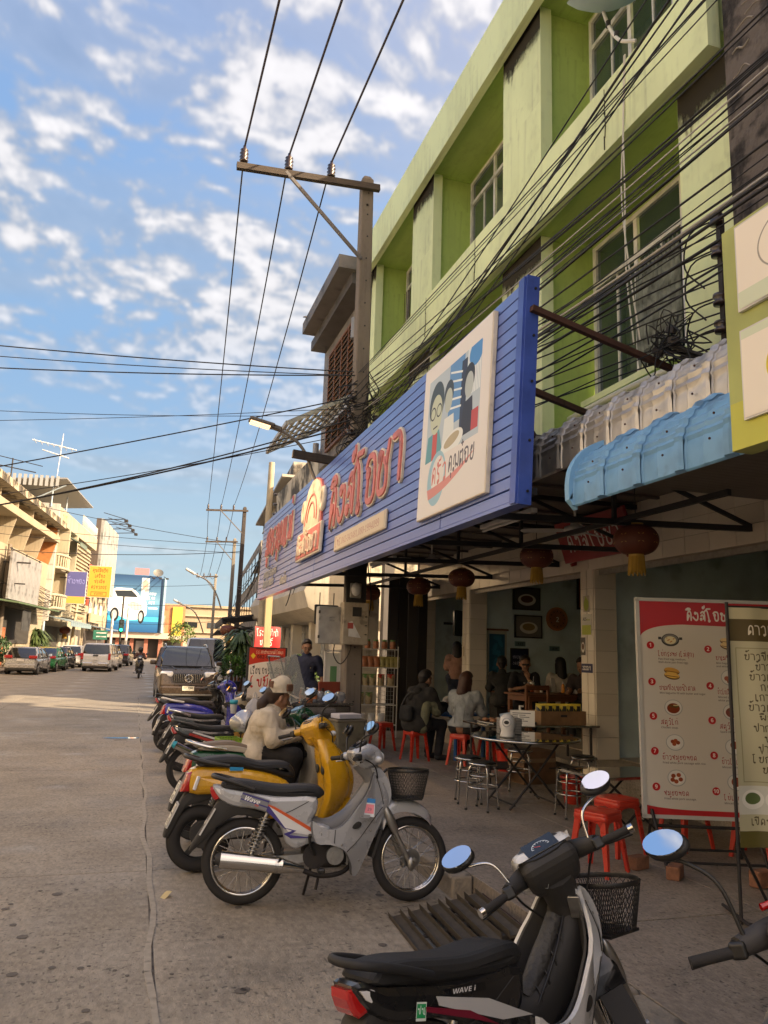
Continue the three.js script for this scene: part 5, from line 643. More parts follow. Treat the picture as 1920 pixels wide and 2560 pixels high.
    part(t, 'side_cover', warp(ex([[-0.1, 0.79], [0.05, 0.815], [0.3, 0.8], [0.56, 0.75], [0.72, 0.66], [0.75, 0.45], [0.62, 0.4], [0.45, 0.42], [0.32, 0.53], [0.15, 0.595], [-0.1, 0.61], [-0.13, 0.7]], 0.34, 0.07, 3, [], 4), v => { v.z *= lerp(0.62, 1, clamp((v.x + 0.13) / 0.4)); }), cover);
    part(t, 'seat', warp(ex([[-0.08, 0.85], [0.05, 0.885], [0.27, 0.895], [0.36, 0.872], [0.45, 0.85], [0.62, 0.85], [0.71, 0.83], [0.76, 0.73], [0.7, 0.71], [0.5, 0.76], [0.25, 0.8], [-0.02, 0.815]], 0.28, 0.05, 3, [], 3), v => { v.z *= v.x > 0.5 ? lerp(1, 0.75, (v.x - 0.5) / 0.26) : 1; }), o.seat ?? m_.seat);
    if (o.seatTop) part(t, 'seat_side', warp(ex([[-0.06, 0.835], [0.05, 0.855], [0.27, 0.858], [0.42, 0.825], [0.5, 0.78], [0.25, 0.805], [-0.02, 0.82]], 0.292, 0.01, 3), v => v), o.seatTop);
    part(t, 'grab_rail', [tb([[0.2, 0.82, 0.155], [0.02, 0.85, 0.15], [-0.13, 0.89, 0.1], [-0.15, 0.895, 0], [-0.13, 0.89, -0.1], [0.02, 0.85, -0.15], [0.2, 0.82, -0.155]], 0.017, 40, 8)], o.rail ?? m_.black);
    const tl = part(t, 'tail_light', mv(ex([[-0.175, 0.62], [-0.13, 0.76], [-0.085, 0.785], [-0.1, 0.62]], 0.2, 0.02, 0), 0, 0, 0), m_.red); for (const s of [-1, 1]) part(tl, 'indicator', mv(rb(0.03, 0.11, 0.02, 0.009), -0.055, 0.69, s * 0.128, 0, s * 0.2, -0.3), m_.lens);
    part(t, 'floor_board', [rb(0.5, 0.06, 0.34, 0.025, 0.86, 0.36, 0), rb(0.3, 0.1, 0.24, 0.03, 0.82, 0.3, 0)], o.floor ?? m_.matt);
    part(t, 'leg_shield', sloft([[1.03, 0.98, 1.07, 0.08], [0.97, 0.985, 1.13, 0.14], [0.87, 1.0, 1.2, 0.19], [0.74, 1.03, 1.255, 0.22], [0.6, 1.04, 1.25, 0.215], [0.48, 1.02, 1.19, 0.18], [0.38, 1.0, 1.12, 0.13]].map(([y, a, f, w]) => [[a, y, -w], [a - 0.035, y, -w * 0.5], [a - 0.01, y, 0], [a - 0.035, y, w * 0.5], [a, y, w], [lerp(a, f, 0.7), y, w * 0.72], [f, y, 0], [lerp(a, f, 0.7), y, -w * 0.72]])), shield);
    part(t, 'front_panel', sloft([[0.98, 1.1, 0.05], [0.86, 1.21, 0.08], [0.7, 1.275, 0.085], [0.56, 1.255, 0.07], [0.48, 1.2, 0.05]].map(([y, f, w]) => [[f - 0.06, y, -w], [f - 0.02, y, -w * 0.6], [f + 0.02, y, 0], [f - 0.02, y, w * 0.6], [f - 0.06, y, w], [f - 0.08, y, 0]])), o.front ?? pm);
    for (const s of [-1, 1]) part(t, 'glove_pocket', sp(0.015, 0.045, 0.05, 0.992, 0.78, s * 0.1), m_.matt);
    for (const s of [-1, 1]) part(t, 'fork_leg', F(bar([1.13, 0.5, s * 0.07], [1.235, 0.24, s * 0.075], 0.016, 8)), m_.iron);
    part(t, 'front_fender', F(sloft([[1.02, 0.36], [1.08, 0.47], [1.2, 0.535], [1.32, 0.52], [1.42, 0.45]].map(([x, y], i) => { const w = [0.06, 0.085, 0.09, 0.085, 0.05][i]; return [[x, y - 0.08, -w], [x, y - 0.01, -w * 0.8], [x, y, 0], [x, y - 0.01, w * 0.8], [x, y - 0.08, w], [x, y - 0.03, 0]]; }))), o.fender ?? pm);
    part(t, 'drive_case', [rb(0.46, 0.17, 0.1, 0.05, 0.22, 0.3, -0.12), cy(0.1, 0.1, 0.1, 0.02, 0.3, 0.1, 1.57, 0, 0, 20)], m_.matt);
  }
  // handlebar with its head cover, meter, lamp, grips, levers, mirrors
  const hx = wave ? 0.86 : 0.98, hy = wave ? 1.0 : 1.1, hb = part(t, 'handlebar', F(tb([[hx - 0.16, hy - 0.01, -0.33], [hx - 0.09, hy, -0.2], [hx, hy + 0.005, -0.06], [hx, hy + 0.005, 0.06], [hx - 0.09, hy, 0.2], [hx - 0.16, hy - 0.01, 0.33]], 0.011, 40, 8)), m_.iron);
  part(hb, 'head_cover', F(warp(ex(wave ? [[0.74, 1.03], [0.78, 1.075], [0.86, 1.1], [0.94, 1.075], [0.985, 1.02], [0.985, 0.96], [0.92, 0.94], [0.84, 0.92], [0.78, 0.96]] : [[0.86, 1.12], [0.9, 1.19], [0.98, 1.21], [1.07, 1.17], [1.13, 1.1], [1.12, 1.0], [1.05, 0.97], [0.95, 0.98], [0.9, 1.04]], 0.24, 0.05, 3, [], 4), v => { v.z *= lerp(1.1, 0.8, clamp((v.x - hx + 0.1) * 4)); })), o.head ?? pm);
  if (o.shell) part(hb, 'head_shell', F(ex([[0.765, 1.075], [0.80, 1.098], [0.86, 1.114], [0.95, 1.086], [0.995, 1.02], [0.99, 0.95], [0.955, 0.97], [0.93, 1.04], [0.86, 1.07]], 0.27, 0.03, 3, [], 3)), o.shell);
  for (const s of [-1, 1]) part(hb, 'head_wing', F(sweep([[hx + 0.03, hy + 0.02, s * 0.06], [hx - 0.01, hy + 0.02, s * 0.13], [hx - 0.1, hy + 0.005, s * 0.215]], [0.05, 0.042, 0.03], 10)), o.head ?? pm);
  part(hb, 'column_cover', F(sweep([[hx - 0.02, hy - 0.02, 0], [hx + 0.05, hy - 0.11, 0], [hx + 0.1, hy - 0.2, 0]], [0.085, 0.075, 0.08], 12)), o.inner ?? m_.matt);
  part(hb, 'headlight', F(sp(0.05, 0.05, 0.085, wave ? 0.965 : 1.1, wave ? 1.0 : 1.09, 0)), m_.lens);
  for (const s of [-1, 1]) part(hb, 'front_indicator', F(sp(0.03, 0.025, 0.04, wave ? 0.94 : 1.07, wave ? 0.985 : 1.06, s * 0.1)), m_.lens);
  const me = part(hb, 'meter', F(mv(ex([[-0.05, -0.1], [0.03, -0.1], [0.06, -0.05], [0.06, 0.05], [0.03, 0.1], [-0.05, 0.1], [-0.07, 0]], 0.03, 0.008, 2), 0, 0, 0, Math.PI / 2).rotateZ(0.55).translate(hx - 0.045, hy + 0.085, 0)), m_.black); decal(me, 'dial', F(mv(plane(0.15, 0.1), 0, 0, 0, -Math.PI / 2, 0, 0).rotateY(-Math.PI / 2).rotateZ(0.55).translate(hx - 0.056, hy + 0.103, 0)), DIAL);
  for (const s of [-1, 1]) {
    const gp = part(hb, 'grip', F(bar([hx - 0.115, hy - 0.004, s * 0.235], [hx - 0.168, hy - 0.012, s * 0.35], 0.0165, 12)), m_.rubber); if (o.gripEnd) part(gp, 'grip_end', F(bar([hx - 0.165, hy - 0.012, s * 0.345], [hx - 0.172, hy - 0.013, s * 0.365], 0.019, 12)), o.gripEnd);
    part(hb, 'switch', F(rb(0.05, 0.05, 0.05, 0.012, hx - 0.105, hy, s * 0.215)), m_.black);
    part(hb, 'lever', F(tb([[hx - 0.07, hy - 0.01, s * 0.21], [hx - 0.085, hy - 0.025, s * 0.28], [hx - 0.13, hy - 0.035, s * 0.36]], 0.006, 14, 5)), o.lever ?? m_.black);
    if (o.mirrors !== 0) mirror(hb, 'mirror', F, [hx - 0.09, hy + 0.02, s * 0.19], [hx - 0.1 + (o.mdx ?? 0), hy + (o.mh ?? 0.2), s * 0.34], s * (o.mroll ?? -0.1), s * (o.myaw ?? 0.15), o.stalk);
  }
  part(hb, 'cable', [F(tb([[hx - 0.08, hy, 0.2], [hx + 0.03, hy - 0.06, 0.17], [hx + 0.1, hy - 0.22, 0.05]], 0.005, 16, 5)), F(tb([[hx - 0.08, hy, -0.2], [hx + 0.03, hy - 0.08, -0.16], [hx + 0.1, hy - 0.24, -0.05]], 0.005, 16, 5))], m_.black);
  if (o.basket) meshBasket(t, I, wave ? 1.2 : 1.3, 0.71, 0, 0.3, 0.32, 0.2);
  return t;
}
const PLATE = print(128, 160, (g, w, h) => { g.fillStyle = '#d9d5c6'; g.fillRect(0, 0, w, h); g.strokeStyle = '#333'; g.lineWidth = 4; g.strokeRect(4, 4, w - 8, h - 8); write(g, '1กข', w / 2, 48, 28, '#222', { center: 1, fit: 90 }); g.fillStyle = '#333'; g.fillRect(24, 66, 80, 12); write(g, '482', w / 2, 140, 38, '#222', { center: 1 }); });
const DIAL = print(192, 128, (g, w, h) => { g.fillStyle = '#161b24'; g.fillRect(0, 0, w, h); g.strokeStyle = '#cfd6da'; g.lineWidth = 4; g.beginPath(); g.arc(96, 84, 52, Math.PI, 6.28); g.stroke(); for (let i = 0; i <= 8; i++) { const a = Math.PI * (1 + i / 8); g.beginPath(); g.moveTo(96 + 40 * Math.cos(a), 84 + 40 * Math.sin(a)); g.lineTo(96 + 52 * Math.cos(a), 84 + 52 * Math.sin(a)); g.stroke(); } g.strokeStyle = '#d23a20'; g.beginPath(); g.moveTo(96, 84); g.lineTo(64, 60); g.stroke(); }, 0.15);
const silver = paint([0.44, 0.45, 0.47], { metalness: 0.15 }), yellow = paint([0.62, 0.33, 0.012]), green_ = paint([0.008, 0.07, 0.028]), blk = paint([0.012, 0.012, 0.013]), blueP = paint([0.03, 0.035, 0.32]), whiteP = paint([0.62, 0.62, 0.61]), creamP = M([0.5, 0.44, 0.33], 0.55, 0, rg(0.6));
const flat = (pts, z, th = 0.004) => mv(ex(pts, th), 0, 0, z);
const silverWave = moped('silver underbone motorcycle with orange and violet stripes and a black front basket', 0.86, -5.84, -0.12, 0.07, { paint: silver, steer: 0.12, basket: 1, mirrors: 1, inner: M([0.16, 0.16, 0.165], 0.5), lever: m_.chrome, head: silver, mdx: 0.06,
  decals: (t) => {
    const or = M([0.62, 0.1, 0.02], 0.35), vi = M([0.05, 0.035, 0.22], 0.35), wh = M([0.72, 0.72, 0.72], 0.35);
    for (const s of [1, -1]) {
      part(t, 'stripe', flat([[0.0, 0.735], [0.2, 0.665], [0.4, 0.56], [0.59, 0.452], [0.56, 0.447], [0.36, 0.515], [0.16, 0.64], [-0.02, 0.726]], s * 0.132), or); part(t, 'stripe', flat([[0.16, 0.668], [0.46, 0.5], [0.53, 0.462], [0.36, 0.49], [0.3, 0.5]], s * 0.1345), wh);
      part(t, 'stripe', flat([[-0.02, 0.748], [0.16, 0.668], [0.3, 0.545], [0.42, 0.5], [0.28, 0.515], [0.12, 0.655], [-0.05, 0.738]], s * 0.1328), vi); part(t, 'stripe', flat([[0.24, 0.535], [0.36, 0.505], [0.31, 0.478], [0.48, 0.457], [0.32, 0.455], [0.27, 0.485], [0.33, 0.505]], s * 0.1362), vi);
    }
    decal(t, 'lettering', plane(0.2, 0.075, 0.055, 0.705, 0.1395, 0, 0, -0.3), print(256, 96, (g, w, h) => { g.fillStyle = '#7f8186'; g.fillRect(0, 0, w, h); g.fillStyle = '#38357a'; g.fillRect(0, 10, w, 14); g.fillRect(0, 60, w, 12); g.save(); g.transform(1, 0, -0.3, 1, 0, 0); write(g, 'Wave', 46, 66, 42, '#f0f0ee'); write(g, '100', 160, 88, 18, '#d8442a'); g.restore(); }));
    decal(t, 'sticker', plane(0.08, 0.125, 0.875, 0.665, 0.19, 0, -0.4, -0.06), print(96, 160, (g, w, h) => { g.fillStyle = '#cfd6de'; g.fillRect(0, 0, w, h); g.fillStyle = '#2c7cc0'; g.fillRect(0, 0, w, 40); g.fillStyle = '#e0889a'; g.fillRect(8, 52, w - 16, 80); write(g, '29', 30, 108, 26, '#5a4a70', { bold: false }); }));
    decal(t, 'maker_lettering', plane(0.13, 0.024, 0.815, 0.605, 0.187, 0, -0.3, 0), print(160, 32, (g, w, h) => { g.fillStyle = '#85878c'; g.fillRect(0, 0, w, h); write(g, 'HONDA', 8, 25, 18, '#30343c', { face: 'serif' }); }));
  } });
const yellowBike = moped('bright yellow scooter with black seat, behind the silver motorcycle', 0.62, -6.72, 0.0, 0.06, { kind: 'scooter', paint: yellow, steer: 0.45, inner: yellow, floor: m_.matt, lever: m_.steel, exhaust: 'none', rim: m_.black, stalk: m_.black, mroll: 0 });
part(yellowBike, 'tape', mv(ex([[0.2, 0.785], [0.31, 0.785], [0.31, 0.81], [0.2, 0.815]], 0.006), 0, 0, 0.166), M([0.02, 0.25, 0.5], 0.5));
const greenBike = moped('dark green scooter with cream leg shield and tan seat, ridden by the capped person', 0.7, -7.75, 0.06, 0.05, { kind: 'scooter', paint: green_, shield: creamP, inner: creamP, floor: creamP, front: green_, head: green_, seat: M([0.16, 0.115, 0.075], 0.6), seatTop: M([0.4, 0.36, 0.29], 0.6), rail: m_.chrome, exhaust: 'none', steer: 0.35, rim: m_.black });
moped('black motorcycle with red striped flank and upswept chrome exhaust, behind the green scooter', 0.78, -10.2, 0.08, 0.08, { paint: blk, exhaust: 'up', tip: M([0.02, 0.3, 0.4], 0.3), rail: m_.black, wheels: 'alloy', rim: m_.iron, shield: blk, decals: (t) => { part(t, 'stripe', flat([[-0.05, 0.72], [0.3, 0.61], [0.55, 0.48], [0.5, 0.47], [0.28, 0.58], [-0.06, 0.69]], 0.133), M([0.35, 0.03, 0.02], 0.4)); part(t, 'stripe', flat([[0.0, 0.735], [0.36, 0.63], [0.5, 0.56], [0.34, 0.61], [-0.02, 0.72]], 0.1345), M([0.6, 0.58, 0.56], 0.4)); } });
moped('black and grey motorcycle with silver grab rail and white front, behind the red striped one', 0.8, -11.9, 0.1, 0.08, { paint: blk, rail: m_.chrome, seat: M([0.02, 0.02, 0.02], 0.6), front: whiteP, head: M([0.5, 0.45, 0.36], 0.5), shield: M([0.45, 0.24, 0.05], 0.4) });
moped('cobalt blue motorcycle with a grey seat and white grab rail, sixth in the kerb row', 0.68, -14.1, 0.1, 0.08, { kind: 'scooter', paint: blueP, rail: m_.white, seat: M([0.05, 0.045, 0.045], 0.6), inner: blueP, exMat: m_.iron, rim: m_.alu });
moped('dark motorcycle with a long black seat, last in the kerb row beside the brown car', 0.72, -15.7, 0.12, 0.08, { paint: blk, seat: m_.seat, inner: m_.matt });
// the two nearest ones
const wi = moped('black and white motorcycle in the foreground with red tail light and a wire basket', 1.03, -2.68, 0.37, 0.16, { y: -0.1, paint: blk, cover: blk, shield: whiteP, inner: m_.matt, front: whiteP, head: m_.matt, shell: whiteP, fender: blk, basket: 1, steer: 1.0, gripEnd: m_.chrome, stalk: m_.chrome, wheels: 'spoke', rail: m_.seat, group: 'motorcycles in the foreground', spring: m_.white,
  decals: t => { for (const s of [1, -1]) { part(t, 'stripe', flat([[0.05, 0.72], [0.3, 0.66], [0.52, 0.56], [0.36, 0.58], [0.06, 0.69]], s * 0.133), M([0.5, 0.5, 0.5], 0.3)); part(t, 'stripe', flat([[0.0, 0.70], [0.2, 0.645], [0.34, 0.57], [0.2, 0.62], [0.0, 0.685]], s * 0.1345), M([0.18, 0.01, 0.03], 0.3)); }
    decal(t, 'lettering', plane(0.17, 0.026, 0.2, 0.712, 0.1368, -0.1, 0, -0.1), print(192, 32, (g, w, h) => { g.fillStyle = '#0d0d0e'; g.fillRect(0, 0, w, h); g.save(); g.transform(1.5, 0, -0.3, 1, 0, 0); write(g, 'WAVE i', 10, 26, 19, '#d8d8d8'); g.restore(); })); } });
part(wi, 'cage', [[0.665, 0.56], [0.72, 0.61], [0.775, 0.665], [0.83, 0.72], [0.88, 0.78]].map(([x, y]) => to(0.055, 0.005, x, y, 0, 0, Math.PI / 2, 0, 20, 5).rotateZ(0)).concat([tb([[0.64, 0.55, 0.055], [0.76, 0.69, 0.06], [0.9, 0.85, 0.03]], 0.005, 10, 5), tb([[0.64, 0.55, -0.055], [0.76, 0.69, -0.06], [0.9, 0.85, -0.03]], 0.005, 10, 5)]), m_.black);
part(wi, 'folded_umbrella', sweep([[0.63, 0.57, 0.0], [0.72, 0.66, 0.0], [0.86, 0.82, 0.0]], [0.03, 0.04, 0.035], 12), M([0.05, 0.048, 0.045], 0.6, 0, { bumpMap: rep(T.fold, 0.1), bumpScale: 0.01 }));
part(wi, 'key_plate', mv(rb(0.012, 0.09, 0.055, 0.005), 0.885, 0.86, 0.1, 0, 0.3, 0.3), m_.alu);
decal(wi, 'sticker', plane(0.045, 0.055, -0.02, 0.69, 0.131, 0, 0, -0.2), print(64, 80, (g, w, h) => { g.fillStyle = '#dfe8e0'; g.fillRect(0, 0, w, h); g.fillStyle = '#1f9a58'; g.fillRect(4, 8, w - 8, 60); write(g, 'ปน', 10, 50, 26, '#e9f5ec'); }));
const lbl = print(160, 128, (g, w, h) => { g.fillStyle = '#1a1a1a'; g.fillRect(0, 0, w, h); g.strokeStyle = '#b8b8b4'; g.lineWidth = 3; g.strokeRect(6, 6, w - 12, h - 12); for (let i = 0; i < 7; i++) { g.fillStyle = i === 3 ? '#d8d8d4' : '#8e8e8a'; g.fillRect(14, 16 + i * 15, w - 28 - (i * 17) % 40, i === 3 ? 12 : 6); } });
decal(wi, 'warning_label', plane(0.075, 0.055, 0, 0, 0, 0, -Math.PI / 2, 0).rotateZ(-0.45).translate(0.79, 0.965, 0.02), lbl);
moped('black motorcycle with a red rimmed handlebar cover, cut off by the right edge', 1.27, -1.5, 0.42, 0.12, { mh: 0.3, paint: blk, head: M([0.05, 0.045, 0.042], 0.55), inner: M([0.03, 0.03, 0.03], 0.5), front: m_.red, steer: 0.35, group: 'motorcycles in the foreground', decals: t => part(t, 'trim', tb([[0.78, 1.075, -0.12], [0.86, 1.1, -0.05], [0.86, 1.1, 0.05], [0.78, 1.075, 0.12]], 0.012, 20, 6), m_.red) });

// ---------- cars ----------
function carWheel(p, x, z, r, rim) { const w = part(p, 'wheel', [cy(r, r, 0.2, x, r, z, Math.PI / 2, 0, 0, 24)], m_.rubber), s = Math.sign(z); part(w, 'rim', [cy(r * 0.68, r * 0.68, 0.02, x, r, z + s * 0.1, Math.PI / 2, 0, 0, 20)].concat([0, 1, 2, 3, 4].map(i => bx(r * 0.62, 0.06, 0.03).translate(r * 0.31, 0, 0).rotateZ(i * 1.2566).translate(x, r, z + s * 0.115))), rim ?? m_.alu); }
function car(label, name, x, z, ry, o) { // local +x is the nose; L long, W wide, H high; roof given by four stations
  const t = thing(name, label, name.includes('van') ? 'van' : name.includes('pickup') ? 'pickup truck' : 'car', [x, 0.003, z], ry, o.group), { L, W, H, belt, r, paint: pm } = o, h = L / 2;
  const ra = -h + o.rear, fa = h - o.nose, arch = (c) => Array.from({ length: 9 }, (_, i) => [c + (r + 0.06) * Math.cos(Math.PI * (i / 8)), 0.24 + (r + 0.1) * Math.sin(Math.PI * i / 8)]).filter(p => p[1] > 0.24);
  const low = [[-h + 0.05, 0.34], [-h, 0.6], [-h + 0.02, belt - 0.12], [-h + 0.1, belt], [h - o.hood - 0.1, belt], [h - o.hood, belt - 0.01], [h - 0.25, o.hoodY], [h - 0.05, o.hoodY - 0.14], [h, 0.6], [h - 0.04, 0.3], ...arch(fa), ...arch(ra)];
  part(t, 'body', warp(ex(low, W, 0.09, 0, [], 3), v => { v.z *= lerp(1, 0.9, clamp((Math.abs(v.x) - h + 0.7) / 0.7)) * (v.y > belt - 0.2 ? 0.97 : 1); }), pm);
  part(t, 'underbody', bx(L - 0.5, 0.25, W - 0.25, 0, 0.3, 0), m_.matt);
  const [x0, x1, x2, x3] = o.roof, w0 = W / 2 - 0.06, w1 = W / 2 - (o.tumble ?? 0.2), q = (x, y, w) => [[x, y, -w], [x, y, w]];
  const ringAt = (y, xa, xb, w) => [[xa, y, -w * 0.9], [xa - 0.04, y, 0], [xa, y, w * 0.9], [xa + 0.12, y, w], [xb - 0.12, y, w], [xb, y, w * 0.9], [xb + 0.05, y, 0], [xb, y, -w * 0.9], [xb - 0.12, y, -w], [xa + 0.12, y, -w]];
  part(t, 'windows', loft([ringAt(belt - 0.02, x0, x3, w0), ringAt(lerp(belt, H, 0.5), lerp(x0, x1, 0.5) - 0.02, lerp(x3, x2, 0.5) + 0.04, lerp(w0, w1, 0.42)), ringAt(H - 0.07, x1, x2, w1)], true, 0.5), m_.dkglass);
  part(t, 'roof', loft([ringAt(H - 0.1, x1 - 0.02, x2 + 0.02, w1 + 0.015), ringAt(H - 0.04, x1 + 0.04, x2 - 0.06, w1 - 0.03), ringAt(H, x1 + 0.2, x2 - 0.3, w1 - 0.16)], true, 0.9), o.roofMat ?? pm);
  for (const s of [-1, 1]) {
    const P = (xa, xb) => beam([xa, belt - 0.02, s * (w0 + 0.0)], [xb, H - 0.07, s * (w1 + 0.0)], 0.09, 0.05);
    part(t, 'pillar', [P(x0 + 0.08, x1 + 0.05), P(x3 - 0.08, x2 - 0.05)].concat(o.pillars.map(k => P(lerp(x0, x3, k), lerp(x1, x2, k)))), pm);
    part(t, 'side_trim', bx(L * 0.55, 0.03, 0.02, 0, belt + 0.005, s * (W / 2 - 0.03)), m_.black);
    const mi = part(t, 'wing_mirror', rb(0.1, 0.15, 0.2, 0.05, x3 - 0.3, belt + 0.12, s * (W / 2 + 0.12)), o.mirrorMat ?? pm); part(mi, 'mirror_glass', bx(0.01, 0.12, 0.15, x3 - 0.355, belt + 0.12, s * (W / 2 + 0.12)), m_.mirror);
    stuff(part(t, 'door_gap', [beam([lerp(x0, x3, 0.5), 0.42, s * (W / 2 + 0.001)], [lerp(x0, x3, 0.5), belt - 0.1, s * (W / 2 + 0.001)], 0.012, 0.012), beam([x3 - 0.3, 0.42, s * (W / 2 + 0.001)], [x3 - 0.2, belt - 0.1, s * (W / 2 + 0.001)], 0.012, 0.012)], m_.matt));
    part(t, 'tail_light', rb(0.14, o.tl[1], o.tl[0], 0.03, -h + 0.05, o.tl[2], s * (W / 2 - o.tl[0] / 2 - (o.tl[3] ?? 0.05))), m_.red);
    part(t, 'headlight', rb(0.3, 0.2, 0.42, 0.08, h - 0.2, o.hoodY - 0.16, s * (W / 2 - 0.3), 0, s * -0.25, 0.15), m_.lens);
    for (const c of [ra, fa]) carWheel(t, c, s * (W / 2 - 0.13), r, o.rim);
  }
  part(t, 'rear_bumper', rb(0.14, 0.24, W * 0.9, 0.06, -h - 0.0, 0.46, 0), o.bumper ?? pm); part(t, 'front_bumper', rb(0.16, 0.26, W * 0.88, 0.07, h - 0.02, 0.44, 0), o.bumper ?? pm);
  const np = part(t, 'number_plate', [bx(0.02, 0.14, 0.36, h + 0.065, 0.5, 0)], m_.white); part(t, 'number_plate', [bx(0.02, 0.14, 0.36, -h - 0.06, o.plateY ?? 0.78, 0)], m_.white); if (o.plateArt) decal(np, 'plate_print', plane(0.35, 0.135, h + 0.077, 0.5, 0, 0, Math.PI / 2), o.plateArt);
  part(t, 'rear_diffuser', rb(0.1, 0.14, W * 0.7, 0.04, -h + 0.0, 0.3, 0), m_.matt);
  part(t, 'windscreen_edge', [beam([x3 + 0.03, belt + 0.02, -w0 * 0.9], [x3 + 0.03, belt + 0.02, w0 * 0.9], 0.05, 0.03)], m_.black);
  return t;
}
const LH = Math.PI / 2 - 0.0977; // heading away down the street, nose towards -z
const brown = paint([0.085, 0.058, 0.038], { metalness: 0.5 });
const suv = car('brown luxury sport utility car facing the camera at the kerb', 'parked_car', 1.68, -27.6, -Math.PI / 2 + 0.0, { L: 4.75, W: 1.9, H: 1.78, belt: 1.12, r: 0.37, paint: brown, nose: 0.9, rear: 0.95, hood: 1.35, hoodY: 1.06, roof: [-2.2, -1.75, 0.35, 1.05], pillars: [0.3, 0.62], tl: [0.3, 0.22, 0.98], plateArt: print(180, 70, (g, w, h) => { g.fillStyle = '#dcd8c4'; g.fillRect(0, 0, w, h); write(g, 'กง 3362', w / 2, 44, 30, '#2a2a26', { center: 1, fit: 150 }); g.fillStyle = '#77746a'; g.fillRect(50, 54, 80, 8); }) });
{ // grille and trim of the brown car
  const gr = part(suv, 'grille', rb(0.12, 0.3, 0.95, 0.05, 2.33, 0.8, 0), m_.matt); for (let i = 0; i < 16; i++) part(gr, 'grille_bar', rb(0.03, 0.26, 0.022, 0.01, 2.405, 0.8, -0.43 + i * 0.0573), m_.chrome); part(gr, 'emblem', [to(0.11, 0.014, 2.425, 0.8, 0, 0, Math.PI / 2, 0, 28, 8), ...[0, 1, 2].map(k => bar([2.425, 0.8, 0], [2.425, 0.8 + 0.1 * Math.cos(k * 2.094), 0.1 * Math.sin(k * 2.094)], 0.012))], m_.chrome);
  part(suv, 'skid_plate', rb(0.1, 0.1, 1.5, 0.03, 2.36, 0.32, 0), m_.alu); part(suv, 'lower_grille', rb(0.05, 0.14, 1.0, 0.03, 2.37, 0.44, 0), m_.matt); for (const s of [-1, 1]) { part(suv, 'fog_lamp', rb(0.05, 0.05, 0.32, 0.02, 2.33, 0.6, s * 0.66), m_.chrome); part(suv, 'roof_rail', tb([[-1.5, 1.75, s * 0.68], [-1.3, 1.82, s * 0.68], [0.1, 1.82, s * 0.68], [0.3, 1.74, s * 0.68]], 0.02, 20, 6), m_.chrome); } part(suv, 'bonnet_ridge', [-1, 1].map(s => beam([1.1, 1.13, s * 0.5], [2.15, 1.06, s * 0.4], 0.05, 0.03)), brown);
}
const carP = 'cars along the left side of the street', hb_ = { L: 4.0, W: 1.7, H: 1.48, belt: 0.92, r: 0.3, nose: 0.8, rear: 0.65, hood: 1.0, hoodY: 0.9, roof: [-1.95, -1.5, 0.25, 1.0], pillars: [0.28, 0.58], tl: [0.42, 0.16, 0.95, 0.02], group: carP };
car('silver hatchback with dark rear window, leftmost car at the left kerb', 'parked_car', -5.6, -47.9, LH, { ...hb_, paint: paint([0.42, 0.41, 0.39], { metalness: 0.4 }) });
car('green saloon taxi with a yellow roof, second from the left', 'parked_car', -5.1, -53.2, LH, { ...hb_, L: 4.4, roof: [-1.75, -1.05, 0.2, 0.95], tl: [0.36, 0.16, 0.88, 0.02], paint: paint([0.015, 0.17, 0.045]), roofMat: paint([0.5, 0.42, 0.06]) });
car('black hatchback between the green taxi and the white car', 'parked_car', -4.9, -58.4, LH, { ...hb_, paint: paint([0.03, 0.028, 0.027]) });
car('white crossover with slanted rear window behind the black hatchback', 'parked_car', -4.3, -63.4, LH, { ...hb_, L: 4.4, H: 1.6, belt: 1.0, paint: whiteP });
car('black people carrier ahead of the white pickup', 'parked_car', -1.9, -63.2, LH, { ...hb_, L: 4.7, H: 1.75, belt: 1.05, W: 1.8, hoodY: 0.98, paint: paint([0.05, 0.048, 0.045]), roofMat: paint([0.3, 0.3, 0.3]) });
car('dark sport utility car farthest along the left lane', 'parked_car', -1.1, -71, LH, { ...hb_, L: 4.6, H: 1.75, belt: 1.05, W: 1.8, hoodY: 0.98, paint: paint([0.035, 0.03, 0.03]) });
{ const p = car('white double cab pickup with a closed canopy driving away in the left lane', 'pickup_truck', -2.1, -56.1, LH, { L: 5.2, W: 1.85, H: 1.8, belt: 1.12, r: 0.37, nose: 0.9, rear: 1.15, hood: 1.3, hoodY: 1.06, roof: [-2.5, -2.28, 0.45, 1.05], pillars: [0.36, 0.4, 0.7], tl: [0.16, 0.42, 0.96, 0.01], tumble: 0.16, paint: whiteP, bumper: m_.chrome }); part(p, 'tailgate_handle', rb(0.04, 0.08, 0.34, 0.02, -2.62, 1.02, 0), m_.black); part(p, 'number_plate', bx(0.02, 0.14, 0.34, -2.69, 0.5, 0), m_.white); }
car('white high roof van parked behind the brown car', 'van', 3.2, -38.5, -Math.PI / 2 - 0.06, { L: 5, W: 1.85, H: 2.2, belt: 1.15, r: 0.34, nose: 0.75, rear: 1.0, hood: 0.6, hoodY: 1.1, roof: [-2.45, -2.3, 1.3, 1.85], pillars: [0.3, 0.6, 0.8], tl: [0.16, 0.4, 1, 0.02], tumble: 0.16, paint: whiteP });

